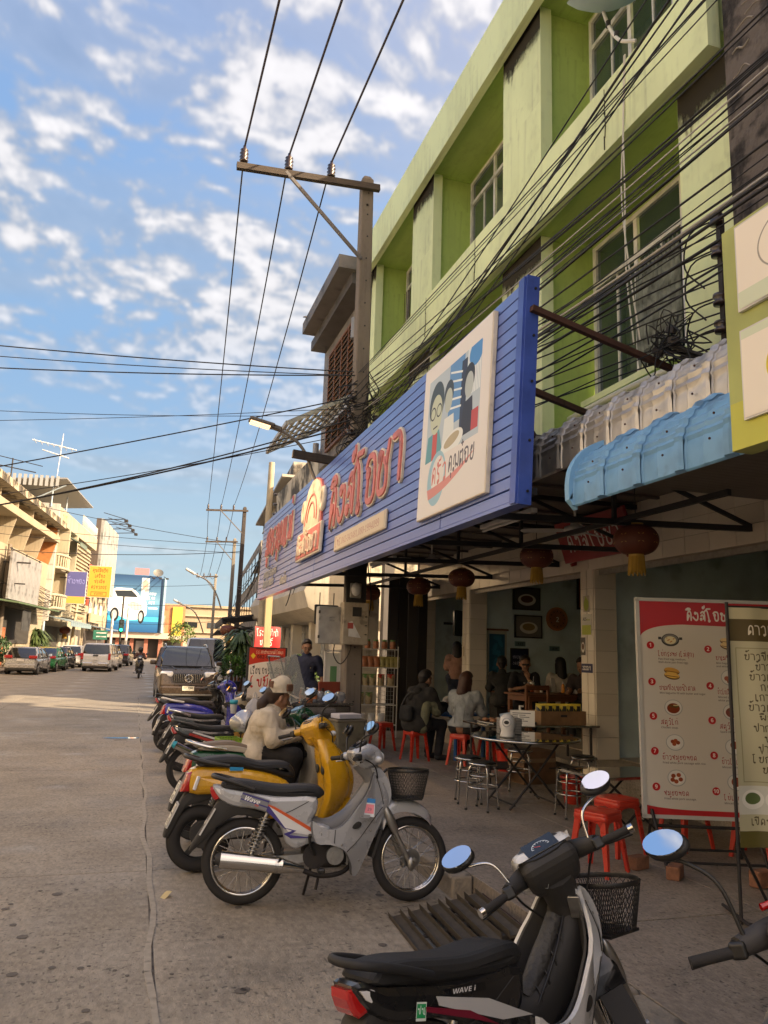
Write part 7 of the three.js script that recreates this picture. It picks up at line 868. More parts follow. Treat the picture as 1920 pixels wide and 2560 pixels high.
[[4.72, -9.05, 0.7, 'round chrome stool behind the round table, in front of the cartons'], [4.52, -7.5, 1.1, 'round chrome stool in front of the round table, nearest the menu board'], [5.2, -8.35, 0.2, 'round chrome stool between the round table and the tiled column'], [3.74, -8.42, 0.9, 'second chrome stool close behind the left one'], [5.35, -7.2, 0.5, 'chrome stool behind the dark side table'], [7.3, -7.9, 0.5, 'chrome stool inside the right hand shop room']].forEach(([x, z, r, l], i) => { const d = dup(ss0, [x, i === 5 ? 0.43 : 0.15, z], r, l); });
const tableTop = M([0.012, 0.012, 0.013], 0.04, 0, { phys: 1, clearcoat: 1 });
{
  const t = thing('round_table', 'round folding table with a black glass top and chrome rim', 'table', [4.3, 0.15, -8.12]);
  part(t, 'tabletop', cy(0.6, 0.6, 0.018, 0, 0.745, 0, 0, 0, 0, 56), tableTop); part(t, 'rim', to(0.603, 0.016, 0, 0.743, 0, Math.PI / 2, 0, 0, 60, 8), m_.steel);
  for (const s of [-1, 1]) for (const q of [-1, 1]) part(t, 'leg', tb([[-0.3 * q, 0.73, s * 0.26], [0, 0.38, s * 0.27], [0.33 * q, 0.02, s * 0.28]], 0.013, 16, 8), m_.iron);
  part(t, 'stretcher', [bar([-0.27, 0.06, 0.28], [-0.27, 0.06, -0.28], 0.01), bar([0.27, 0.06, 0.28], [0.27, 0.06, -0.28], 0.01), bar([-0.3, 0.7, 0.26], [-0.3, 0.7, -0.26], 0.01), bar([0.3, 0.7, 0.26], [0.3, 0.7, -0.26], 0.01)], m_.iron);
  const d = thing('tissue_dispenser', 'white rounded tissue dispenser on the round black table', 'tissue dispenser', [4.02, 0.905, -8.0], -0.6);
  part(d, 'shell', la([[0, 0], [0.075, 0], [0.082, 0.02], [0.07, 0.07], [0.085, 0.12], [0.088, 0.17], [0.075, 0.22], [0.04, 0.25], [0, 0.256]], 28), m_.white); part(d, 'front_ring', to(0.045, 0.006, 0, 0.165, 0.078, -0.1, 0, 0, 24, 6), M([0.45, 0.45, 0.46], 0.5)); part(d, 'slot', sp(0.028, 0.02, 0.006, 0, 0.165, 0.086, 0, 0, 0, 10), m_.matt);
  const b = thing('tissue_box', 'grey woven paper napkin box beside the white dispenser', 'box', [4.22, 0.905, -8.36], -0.2); part(b, 'shell', rb(0.26, 0.18, 0.16, 0.012, 0, 0.09, 0), M([0.24, 0.23, 0.21], 0.7, 0, { bumpMap: rep(T.fine, 0.2), bumpScale: 0.006 })); for (let i = 0; i < 5; i++) part(b, 'weave_band', bx(0.262, 0.008, 0.162, 0, 0.03 + i * 0.03, 0), M([0.17, 0.16, 0.15], 0.7)); part(b, 'slot', bx(0.14, 0.004, 0.03, 0, 0.181, 0), m_.matt);
  const s = thing('sauce_bottle', 'red sauce bottle with white cap behind the napkin box', 'bottle', [4.42, 0.905, -8.5]); part(s, 'bottle', la([[0, 0], [0.03, 0], [0.033, 0.02], [0.033, 0.12], [0.015, 0.15], [0, 0.15]], 16), m_.red); part(s, 'cap', la([[0, 0.15], [0.018, 0.15], [0.014, 0.18], [0.004, 0.21], [0, 0.21]], 12), m_.white);
  const sd = thing('side_table', 'low dark folding table with a steel edge left of the menu board', 'table', [4.5, 0.15, -6.75], 0.1); part(sd, 'tabletop', rb(0.9, 0.02, 0.6, 0.006, 0.1, 0.555, 0), tableTop); part(sd, 'rim', [bx(0.92, 0.025, 0.012, 0.1, 0.552, 0.305), bx(0.012, 0.025, 0.6, -0.356, 0.552, 0)], m_.steel); for (const q of [-1, 1]) for (const s2 of [-1, 1]) part(sd, 'leg', bar([0.1 + 0.36 * q, 0.54, s2 * 0.24], [0.1 - 0.3 * q, 0, s2 * 0.26], 0.012, 8), m_.iron);
}
{ // tray table with goods
  const t = thing('tray_table', 'long grey steel serving table set with trays and snack packets', 'table', [5.15, 0.15, -9.75], 0.0);
  part(t, 'tabletop', rb(1.7, 0.03, 0.75, 0.008, 0.1, 0.74, 0), m_.steel); for (const x of [-0.65, 0.85]) for (const z of [-0.3, 0.3]) part(t, 'leg', bar([x, 0.73, z], [x, 0, z], 0.018, 8), m_.iron); part(t, 'shelf', bx(1.5, 0.02, 0.6, 0.1, 0.2, 0), m_.iron);
  const put = (name, label, cat, x, y, z, ry, f, group) => { const o = thing(name, label, cat, [x, y, z], ry, group); f(o); return o; };
  for (const [x, l] of [[4.66, 'steel tray of brown buns, left end of the serving table'], [4.98, 'second steel tray of buns under plastic on the serving table']]) put('food_tray', l, 'tray', x, 0.907, -9.62, 0.1, o => { part(o, 'tray', [rb(0.32, 0.02, 0.42, 0.008, 0, 0.012, 0), rb(0.33, 0.03, 0.012, 0.004, 0, 0.02, 0.21), rb(0.33, 0.03, 0.012, 0.004, 0, 0.02, -0.21)], m_.steel); for (let i = 0; i < 6; i++) part(o, 'bun', sp(0.045, 0.025, 0.045, -0.1 + (i % 3) * 0.1, 0.045, -0.1 + (i / 3 | 0) * 0.2, 0, 0, 0, 10), M([0.32, 0.15, 0.07], 0.6)); });
  put('carton', 'open brown cardboard carton holding yellow packets on the serving table', 'carton', 5.55, 0.907, -9.55, 0.05, o => { const cm = M([0.24, 0.14, 0.07], 0.85, 0, rg(0.5)); part(o, 'side', [bx(0.7, 0.18, 0.008, 0, 0.09, 0.15), bx(0.7, 0.18, 0.008, 0, 0.09, -0.15), bx(0.008, 0.18, 0.3, -0.35, 0.09, 0), bx(0.008, 0.18, 0.3, 0.35, 0.09, 0), bx(0.7, 0.008, 0.3, 0, 0.005, 0)], cm); part(o, 'hand_hole', rb(0.1, 0.03, 0.004, 0.002, 0, 0.12, 0.155), m_.matt); });
  const pk = [M([0.6, 0.48, 0.03], 0.35, 0, { bumpMap: rep(T.fold, 0.2), bumpScale: 0.01 }), M([0.03, 0.03, 0.025], 0.3)];
  for (let i = 0; i < 6; i++) put('snack_packet', ['leftmost', 'second', 'third', 'fourth', 'fifth', 'rightmost'][i] + ' yellow and black snack packet standing in the brown carton', 'packet', 5.28 + i * 0.108, 0.92, -9.53, -0.5 + 0.1 * (i % 3), o => { part(o, 'bag', loft([[0, 0.05], [0.06, 0.055], [0.15, 0.04], [0.19, 0.012], [0.23, 0.003]].map(([y, d]) => [[-0.065, y, 0], [-0.04, y, d * 0.8], [0, y, d], [0.04, y, d * 0.8], [0.065, y, 0], [0.04, y, -d * 0.8], [0, y, -d], [-0.04, y, -d * 0.8]])), pk[1]); part(o, 'yellow_top', loft([[0.14, 0.045], [0.19, 0.014], [0.235, 0.004], [0.26, 0.004]].map(([y, d]) => [[-0.067, y, 0], [0, y, d], [0.067, y, 0], [0, y, -d]])), pk[0]); }, 'yellow snack packets in the carton');
  put('menu_stand', 'small white printed menu card leaning on the serving table', 'card', 4.86, 0.907, -9.25, -0.5, o => { part(o, 'card', bx(0.32, 0.2, 0.006, 0, 0.1, 0, -0.2), m_.white); decal(o, 'print', plane(0.3, 0.18, 0, 0.101, 0.005, -0.2), print(128, 80, (g, w, h) => { g.fillStyle = '#d9d8d4'; g.fillRect(0, 0, w, h); g.fillStyle = '#57585c'; for (let i = 0; i < 6; i++) g.fillRect(10, 10 + i * 11, 100 - (i * 29) % 50, 4); })); });
  put('leaflet', 'pale blue leaflet propped at the front of the serving table', 'leaflet', 4.72, 0.91, -9.35, -0.3, o => part(o, 'sheet', mv(bx(0.22, 0.15, 0.004), 0, 0.09, 0, -0.5, 0, 0.2), M([0.4, 0.5, 0.6], 0.6)));
  put('spray_bottle', 'clear spray bottle with white head behind the leaflet', 'bottle', 5.06, 0.907, -9.7, 0, o => { part(o, 'bottle', la([[0, 0], [0.04, 0], [0.042, 0.13], [0.018, 0.17], [0, 0.17]], 14), M([0.6, 0.6, 0.6], 0.2)); part(o, 'spray_head', [cy(0.015, 0.018, 0.05, 0, 0.19, 0), rb(0.07, 0.025, 0.025, 0.008, 0.02, 0.22, 0)], m_.white); });
  // room tables and things on them
  const rt = thing('wooden_table', 'dark red wooden table in front of the person in sunglasses', 'table', [6.75, 0.43, -12.3], 0.1); part(rt, 'tabletop', rb(1.3, 0.035, 0.75, 0.01, 0.2, 0.73, 0), m_.wood); for (const x of [-0.36, 0.76]) for (const z of [-0.3, 0.3]) part(rt, 'leg', bx(0.06, 0.72, 0.06, x, 0.36, z), m_.wood); part(rt, 'apron', [bx(1.16, 0.09, 0.025, 0.2, 0.67, 0.31), bx(0.025, 0.09, 0.6, -0.4, 0.67, 0)], m_.wood);
  const rt2 = thing('wooden_table', 'dark red wooden table in the right hand shop room beside the column', 'table', [7.2, 0.43, -8.5], 0.1); part(rt2, 'tabletop', rb(1.3, 0.035, 0.75, 0.01, 0.2, 0.73, 0), m_.wood); for (const x of [-0.36, 0.76]) for (const z of [-0.3, 0.3]) part(rt2, 'leg', bx(0.06, 0.72, 0.06, x, 0.36, z), m_.wood);
  const ch = thing('wooden_chair', 'dark red wooden chair back standing at the shop front in the middle opening', 'chair', [6.45, 0.43, -11.75], 0.2); part(ch, 'back_rail', rb(0.5, 0.08, 0.03, 0.01, 0, 0.86, 0), m_.wood); for (const x of [-0.23, 0.23]) part(ch, 'post', bx(0.04, 0.88, 0.04, x, 0.44, 0), m_.wood); part(ch, 'seat', rb(0.5, 0.04, 0.45, 0.015, 0, 0.45, -0.22), m_.wood);
  put('iced_tea', 'plastic cup of orange iced tea with a white straw', 'cup', 6.62, 1.195, -12.25, 0, o => { part(o, 'tea', la([[0, 0.005], [0.03, 0.005], [0.038, 0.12], [0, 0.12]], 16), M([0.42, 0.09, 0.02], 0.2)); part(o, 'cup', la([[0.031, 0], [0.044, 0.16], [0.046, 0.162]], 18), GLASS); part(o, 'lid', sp(0.044, 0.025, 0.044, 0, 0.16, 0), M([0.6, 0.6, 0.58], 0.2)); part(o, 'straw', bar([0.005, 0.02, 0], [0.03, 0.27, 0.01], 0.004), m_.white); });
  const bot = (l, x, y, z, c, h = 0.2) => put('condiment_bottle', l, 'bottle', x, y, z, 0, o => { part(o, 'bottle', la([[0, 0], [0.028, 0], [0.03, 0.02], [0.03, h * 0.6], [0.012, h * 0.78], [0, h * 0.78]], 14), M(c, 0.25)); part(o, 'cap', la([[0, h * 0.78], [0.014, h * 0.78], [0.012, h * 0.9], [0.004, h], [0, h]], 10), m_.white); });
  bot('orange sauce bottle on the dark red table', 7.2, 1.195, -12.2, [0.6, 0.22, 0.02]); bot('small white shaker on the dark red table', 6.78, 1.195, -12.2, [0.6, 0.58, 0.52], 0.1); bot('red squeeze bottle in the right hand shop room', 6.95, 1.2, -8.45, [0.5, 0.03, 0.02]); bot('orange squeeze bottle beside the red one in the right hand shop room', 7.1, 1.2, -8.5, [0.6, 0.16, 0.02]); bot('brown seasoning bottle left of the squeeze bottles', 6.82, 1.2, -8.55, [0.1, 0.05, 0.02]);
  put('napkin_pot', 'steel cup on the dark red table', 'cup', 6.9, 1.195, -12.35, 0, o => part(o, 'cup', la([[0, 0], [0.05, 0], [0.055, 0.1], [0.05, 0.1], [0.046, 0.01], [0, 0.01]], 18), m_.steel));
  put('tissue_dispenser', 'second white tissue dispenser on the dark red table inside', 'tissue dispenser', 7.35, 1.195, -12.05, -0.6, o => part(o, 'shell', la([[0, 0], [0.075, 0], [0.07, 0.07], [0.088, 0.15], [0.07, 0.22], [0, 0.25]], 24), m_.white));
  put('napkin_holder', 'white card holder behind the person in the patterned top', 'card', 7.15, 1.2, -12.45, 0.3, o => part(o, 'card', bx(0.1, 0.24, 0.01, 0, 0.12, 0, -0.15), m_.white));
  for (let i = 0; i < 7; i++) bot('clear glass bottle on the inner counter by the left wall, one of a cluster', 6.75 + (i % 4) * 0.1, 1.14, -13.85 + (i / 4 | 0) * 0.1, [0.14, 0.17, 0.15], 0.26).userData.group = 'glass bottles on the inner counter';
  const ct = thing('inner_counter', 'narrow dark counter along the left wall of the middle room', 'counter', [6.9, 0.43, -13.8]); part(ct, 'top', rb(0.7, 0.03, 0.36, 0.01, 0.05, 0.69, 0), m_.wood); part(ct, 'cabinet', bx(0.62, 0.66, 0.3, 0.05, 0.34, 0), m_.matt);
  put('green_box', 'bright green plastic box on the inner counter', 'box', 7.1, 1.14, -13.6, 0, o => part(o, 'box', rb(0.22, 0.08, 0.14, 0.01, 0, 0.04, 0), M([0.2, 0.45, 0.03], 0.5)));
  put('carton', 'brown cartons stacked under the serving table', 'carton', 4.85, 0.15, -9.6, 0.1, o => { part(o, 'box', rb(0.5, 0.42, 0.4, 0.006, 0.35, 0.21, 0), M([0.2, 0.11, 0.055], 0.85, 0, rg(0.5))); part(o, 'tape', bx(0.502, 0.05, 0.402, 0.35, 0.3, 0), M([0.26, 0.17, 0.09], 0.5)); });
  put('waste_basket', 'red plastic waste basket under the round table', 'basket', 4.95, 0.15, -8.2, 0, o => { part(o, 'shell', la([[0.09, 0], [0.13, 0.28], [0.135, 0.28], [0.135, 0.3], [0.12, 0.3], [0.08, 0.01], [0, 0.01]], 20), redP); });
  put('plastic_bucket', 'red plastic bucket beside the denim jacket stool', 'bucket', 5.3, 0.15, -10.6, 0, o => part(o, 'shell', la([[0.11, 0], [0.15, 0.28], [0.16, 0.29], [0.14, 0.29], [0.1, 0.01], [0, 0.01]], 20), redP));
  const bt = thing('blue_table', 'blue plastic folding table in front of the two diners on red stools', 'table', [5.15, 0.15, -12.1], 0.5); part(bt, 'tabletop', rb(0.9, 0.03, 0.7, 0.01, 0, 0.68, 0), M([0.02, 0.10, 0.3], 0.5)); for (const x of [-0.36, 0.36]) for (const z of [-0.28, 0.28]) part(bt, 'leg', bx(0.05, 0.67, 0.05, x, 0.335, z), M([0.02, 0.10, 0.3], 0.5));
  put('plastic_bag', 'crumpled clear plastic bag on the blue table', 'bag', 5.0, 0.86, -12.1, 0, o => part(o, 'bag', warp(sp(0.12, 0.14, 0.1, 0, 0.12, 0, 0, 0, 0, 16), v => { const n = 0.8 + 0.4 * vn(v.x * 22 + 9, v.y * 22 + v.z * 17 + 9); v.x *= n; v.z *= n; }), M([0.55, 0.5, 0.45], 0.3)));
}

// ---------- things hung under the canopy and on the walls ----------
const lanM = M([0.12, 0.03, 0.014], 0.55, 0, { phys: 1, sheen: 0.3 }), gold = M([0.5, 0.33, 0.09], 0.4, 0.5), tas = M([0.42, 0.26, 0.04], 0.8);
function lantern(label, x, y, z, s = 1) {
  const t = thing('red_lantern', label, 'lantern', [x, y, z], 0, 'red lanterns under the canopy'); t.scale.setScalar(s);
  const prof = []; for (let i = 0; i <= 12; i++) { const a = -1.25 + 2.5 * i / 12; prof.push([0.225 * Math.cos(a) ** 0.75, 0.15 * Math.sin(a) / 0.95]); } const g = new THREE.LatheGeometry(prof.map(p => new THREE.Vector2(p[0], p[1])), 48); warp(g, v => { const a = Math.atan2(v.z, v.x), k = 1 - 0.05 * Math.abs(Math.cos(a * 8)) ** 0.5 + 0.05; v.x *= k * 0.985; v.z *= k * 0.985; });
  part(t, 'shade', g, lanM); for (const y2 of [0.155, -0.155]) part(t, 'gold_ring', cy(0.075, 0.075, 0.03, 0, y2, 0, 0, 0, 0, 24), gold);
  for (let i = 0; i < 8; i++) { const a = i * 0.785 + 0.39; part(t, 'gold_motif', mv(ex(Array.from({ length: 12 }, (_, k) => { const q = k / 12 * 6.283, r = k % 2 ? 0.03 : 0.055; return [r * Math.cos(q), r * Math.sin(q)]; }), 0.003), 0, 0, 0.2165).rotateY(a), gold); }
  stuff(part(t, 'tassel', Array.from({ length: 34 }, (_, i) => bar([0.07 * Math.cos(i * 0.185), -0.165, 0.07 * Math.sin(i * 0.185)], [0.082 * Math.cos(i * 0.185 + 0.05), -0.32 - 0.02 * (i % 3), 0.082 * Math.sin(i * 0.185 + 0.05)], 0.008, 4)), tas)); part(t, 'cord', bar([0, 0.17, 0], [0, 0.6, 0], 0.005, 5), m_.black); part(t, 'hook', to(0.035, 0.004, 0, 0.2, 0, 0, 0.5, 0, 16, 5), gold);
  return t;
}
const ln0 = lantern('largest red lantern with gold tassel, hanging right of the fan near the picture edge', 4.75, 2.99, -6.6);
[[5.03, 3.12, -9.17, 'red lantern hanging in front of the slanted red name board'], [5.12, 3.06, -11.9, 'red lantern hanging before the left end of the tiled beam, beside the middle column'], [4.87, 3.0, -13.3, 'red lantern hanging over the person in the dark hooded jacket'], [4.5, 2.98, -15.2, 'dim red lantern hanging farthest back, above the snack rack']].forEach(([x, y, z, l]) => dup(ln0, [x, y, z], z, l));
function fan(label, x, y, z, a) { const t = thing('ceiling_fan', label, 'ceiling fan', [x, y, z], a, 'ceiling fans'); part(t, 'canopy', la([[0, 0.5], [0.09, 0.5], [0.05, 0.36], [0.03, 0.34], [0, 0.34]], 20), m_.white); part(t, 'rod', cy(0.015, 0.015, 0.24, 0, 0.24, 0), m_.white); part(t, 'motor', la([[0, 0.12], [0.05, 0.12], [0.06, 0.06], [0.13, 0.04], [0.14, 0.0], [0.12, -0.04], [0.06, -0.06], [0, -0.06]], 28), m_.white); for (let i = 0; i < 3; i++) part(t, 'blade', mv(ex([[0.12, -0.03], [0.24, -0.055], [0.62, -0.06], [0.66, 0], [0.62, 0.055], [0.24, 0.05], [0.12, 0.03]], 0.008, 0, 2), 0, 0, 0, -Math.PI / 2 + 0.2).rotateY(i * 2.094), m_.white); return t; }
fan('white ceiling fan in front of the slanted red name board', 5.0, 3.33, -8.15, 0.5); fan('white ceiling fan farther back above the lanterns', 4.69, 3.34, -12.2, 1.2);
{
  const t = thing('name_board', 'dark red name board tilted forward on the tiled beam with white Thai lettering', 'sign', [6.05, 3.5, -9.4]); t.rotation.set(0, 0, 0.32);
  part(t, 'board', rb(0.05, 0.62, 1.75, 0.01, 0, 0, 0), M([0.26, 0.012, 0.014], 0.35)); decal(t, 'lettering', plane(1.7, 0.58, -0.027, 0, 0, 0, -Math.PI / 2), print(512, 176, (g, w, h) => { g.fillStyle = '#8c1519'; g.fillRect(0, 0, w, h); write(g, 'คิงส์โอชา', 60, 132, 72, '#d9d2c8', { fit: 400 }); })); for (const z of [-0.7, 0.7]) part(t, 'bracket', bx(0.16, 0.05, 0.04, 0.04, -0.34, z), M([0.2, 0.01, 0.012], 0.5));
  const wallThing = (name, label, cat, x, y, z, w, h, draw, frame = m_.black, d = 0.03) => { const o = thing(name, label, cat, [x, y, z]); part(o, 'frame', bx(w, h, d, 0, 0, d / 2), frame); decal(o, 'print', plane(w * 0.9, h * 0.88, 0, 0, d + 0.004), draw); return o; };
  const food = (bg, c) => print(128, 96, (g, w, h) => { g.fillStyle = bg; g.fillRect(0, 0, w, h); g.fillStyle = '#cfcabd'; g.beginPath(); g.ellipse(64, 54, 46, 28, 0, 0, 7); g.fill(); g.fillStyle = c; g.beginPath(); g.ellipse(64, 50, 32, 17, 0, 0, 7); g.fill(); });
  const f1 = food('#4a463f', '#5c3a22'), f2 = food('#77746c', '#8c7a4a'); wallThing('wall_picture', 'upper dark framed picture on the blue wall of the middle room', 'picture', 7.51, 2.96, -14.13, 0.62, 0.46, f1); wallThing('wall_picture', 'lower framed picture of a bowl on the blue wall of the middle room', 'picture', 7.55, 2.4, -14.13, 0.62, 0.46, f2); wallThing('wall_picture', 'framed picture behind the television in the left room', 'picture', 8.3, 2.55, -16.93, 0.7, 0.5, f2); wallThing('wall_picture', 'orange framed picture high beside the tiled column', 'picture', 8.95, 3.15, -14.12, 0.55, 0.7, food('#6a3a1c', '#8a4a20'));
  const tv = thing('television', 'black flat television on a bracket in the left room, seen at an angle', 'television', [7.15, 2.5, -16.5], 0.7); part(tv, 'screen', rb(0.95, 0.58, 0.05, 0.01, 0, 0, 0), m_.dkglass); part(tv, 'bracket', bar([0, 0, -0.02], [-0.2, 0, -0.4], 0.03), m_.black); part(tv, 'cord', tb([[-0.1, -0.28, 0], [-0.14, -0.45, 0.02], [-0.05, -0.5, 0], [-0.02, -0.3, 0]], 0.006, 14, 4), m_.wire);
  const ck = thing('wall_clock', 'round orange rimmed clock on the blue wall of the middle room', 'clock', [8.2, 2.58, -14.13]); part(ck, 'rim', cy(0.24, 0.24, 0.04, 0, 0, 0.02, Math.PI / 2, 0, 0, 32), M([0.4, 0.16, 0.05], 0.6)); decal(ck, 'face', mv(new THREE.CircleGeometry(0.2, 32), 0, 0, 0.044), print(128, 128, (g, w) => { g.fillStyle = '#8a5a34'; g.fillRect(0, 0, w, w); g.fillStyle = '#3a2a20'; for (let i = 0; i < 12; i++) g.fillRect(60 + 50 * Math.cos(i * 0.5236), 60 + 50 * Math.sin(i * 0.5236), 8, 8); g.fillStyle = '#d8d2c2'; write(g, '2', 52, 84, 34, '#ded8ca'); }));
  const mp = thing('wall_map', 'hanging blue map on a roller at the left end of the blue wall', 'map', [6.85, 1.75, -14.13]); part(mp, 'sheet', bx(0.42, 1.1, 0.012, 0, 0, 0.02), M([0.42, 0.4, 0.34], 0.8)); decal(mp, 'print', plane(0.34, 0.95, 0, 0, 0.028), print(96, 256, (g, w, h) => { g.fillStyle = '#1c4f6a'; g.fillRect(0, 0, w, h); g.fillStyle = '#2c6a86'; for (let i = 0; i < 9; i++) { g.beginPath(); g.ellipse(50 + 20 * Math.sin(i * 2), 20 + i * 26, 26, 12, i, 0, 7); g.fill(); } })); for (const y of [0.56, -0.56]) part(mp, 'roller', cy(0.02, 0.02, 0.5, 0, y, 0.02, 0, 0, Math.PI / 2, 10), m_.wood);
  wallThing('notice_board', 'dark blue notice with white Thai lines behind the person in sunglasses', 'sign', 7.35, 1.75, -14.13, 0.4, 0.42, print(128, 128, (g, w, h) => { g.fillStyle = '#141b3c'; g.fillRect(0, 0, w, h); write(g, 'ขอความร่วมมือ', w / 2, 60, 18, '#c8ccd8', { center: 1, fit: 110 }); write(g, 'งดสูบบุหรี่', w / 2, 102, 18, '#c8ccd8', { center: 1, fit: 110 }); }));
  wallThing('table_tag', 'small A11 tag above the dark blue notice', 'sign', 7.37, 2.05, -14.13, 0.24, 0.1, print(96, 40, (g, w, h) => { g.fillStyle = '#5b7478'; g.fillRect(0, 0, w, h); write(g, 'A11', 20, 32, 22, '#121212', { face: 'serif' }); }), M([0.2, 0.33, 0.36], 0.7), 0.01); wallThing('table_tag', 'small A10 tag to the right on the blue wall', 'sign', 8.15, 1.98, -14.13, 0.24, 0.1, print(96, 40, (g, w, h) => { g.fillStyle = '#5b7478'; g.fillRect(0, 0, w, h); write(g, 'A10', 20, 32, 22, '#121212', { face: 'serif' }); }), M([0.2, 0.33, 0.36], 0.7), 0.01);
  const onCol = (name, label, cat, y, z, w, h, draw, z0) => { const o = thing(name, label, cat, [6.2, y, z], -Math.PI / 2); part(o, 'plate', bx(w, h, 0.006, 0, 0, 0), m_.white); decal(o, 'print', plane(w * 0.98, h * 0.98, 0, 0, 0.0045), draw); };
  onCol('house_number', 'dark blue arrow shaped house number plate reading 2222/1 on the tiled column', 'sign', 1.66, -9.83, 0.3, 0.13, print(160, 64, (g, w, h) => { g.fillStyle = '#1c2350'; g.fillRect(0, 0, w, h); write(g, '2222/1', 14, 46, 30, '#d8d4ca', { fit: 120 }); }));
  onCol('sticker', 'pale sticker reading AIS with a lime green lower half on the tiled column', 'sticker', 2.28, -9.83, 0.24, 0.3, print(128, 160, (g, w, h) => { g.fillStyle = '#cfcdbd'; g.fillRect(0, 0, w, h); g.fillStyle = '#a7b03e'; g.fillRect(0, 84, w, 76); write(g, 'AIS', 12, 50, 26, '#3a3a36'); write(g, 'fibre', 66, 50, 16, '#9aa646'); }));
  onCol('sticker', 'lime green leaf shaped sticker at the top of the tiled column stickers', 'sticker', 2.58, -9.83, 0.16, 0.24, print(64, 96, (g, w, h) => { g.fillStyle = '#a89e84'; g.fillRect(0, 0, w, h); g.fillStyle = '#8c9a2c'; g.beginPath(); g.ellipse(32, 54, 26, 36, 0, 0, 7); g.fill(); g.beginPath(); g.moveTo(20, 24); g.lineTo(26, 2); g.lineTo(42, 22); g.fill(); }));
  onCol('calendar', 'small framed calendar at the left edge of the tiled column', 'picture', 1.97, -9.93, 0.13, 0.26, f1); onCol('thermometer', 'small cream plate with a brown bracket on the middle column', 'plate', 1.9, -14.27, 0.12, 0.3, print(48, 96, (g, w, h) => { g.fillStyle = '#b9ae98'; g.fillRect(0, 0, w, h); g.fillStyle = '#5a4030'; g.fillRect(30, 30, 10, 60); }));
  for (const [z, l] of [[-7.2, 'fluorescent tube fitting under the near end of the canopy'], [-11.5, 'fluorescent tube fitting farther back under the canopy']]) { const o = thing('tube_light', l, 'light fitting', [3.6, 3.2, z]); part(o, 'batten', rb(0.07, 0.05, 1.2, 0.01, 0, 0, 0), m_.white); part(o, 'tube', cy(0.014, 0.014, 1.16, 0, -0.045, 0, Math.PI / 2, 0, 0, 10), m_.white); }
  // meter boxes on the main pole
  const grey = M([0.42, 0.4, 0.36], 0.55, 0.1, rg(0.8)); const mb = thing('meter_box', 'beige electric meter box with torn stickers strapped to the main pole', 'meter box', [3.52, 1.98, -13.0]); part(mb, 'case', rb(0.46, 0.72, 0.26, 0.02, 0.05, 0.28, 0.05), M([0.42, 0.36, 0.27], 0.6, 0, rg(0.6))); part(mb, 'vent', bx(0.16, 0.16, 0.01, 0.06, 0.48, 0.183), m_.matt); part(mb, 'torn_sticker', mv(ex([[0, 0], [0.22, -0.02], [0.16, 0.08], [0.06, 0.26], [0, 0.24]], 0.004), -0.08, 0.06, 0.184), m_.white); part(mb, 'red_sticker', bx(0.1, 0.1, 0.005, -0.05, 0.24, 0.186), M([0.4, 0.08, 0.06], 0.6)); stuff(part(mb, 'clip', [0, 1, 2].map(i => rb(0.03, 0.015, 0.05, 0.005, 0.22, 0.1 + i * 0.15, 0.19)), m_.matt));
  const mb2 = thing('meter_box', 'grey steel cabinet left of the beige meter box on the main pole', 'meter box', [3.16, 1.92, -13.1]); part(mb2, 'case', rb(0.42, 0.64, 0.22, 0.015, 0, 0.3, 0), grey); for (const y of [0.1, 0.52]) part(mb2, 'hinge', rb(0.03, 0.05, 0.03, 0.006, -0.2, y, 0.115), m_.matt); part(mb2, 'latch', [0, 1].map(i => rb(0.1, 0.012, 0.01, 0.004, 0.02, 0.38 + i * 0.05, 0.113)), m_.alu); part(mb2, 'conduit', tb([[0.1, 0.0, 0.08], [0.08, -0.2, 0.1], [0.2, -0.35, 0.12], [0.36, -0.1, 0.15], [0.3, 0.5, 0.16]], 0.01, 26, 5), m_.wire);
  const wm = thing('watt_meter', 'round glass electricity meter on a black board high on the main pole', 'electricity meter', [3.62, 2.86, -13.1]); part(wm, 'back_board', bx(0.36, 0.86, 0.06, 0, 0.2, 0.02), m_.matt); part(wm, 'glass', sp(0.09, 0.12, 0.07, -0.02, 0, 0.08), m_.lens); part(wm, 'base', rb(0.2, 0.26, 0.06, 0.02, -0.02, -0.02, 0.06), grey);
}

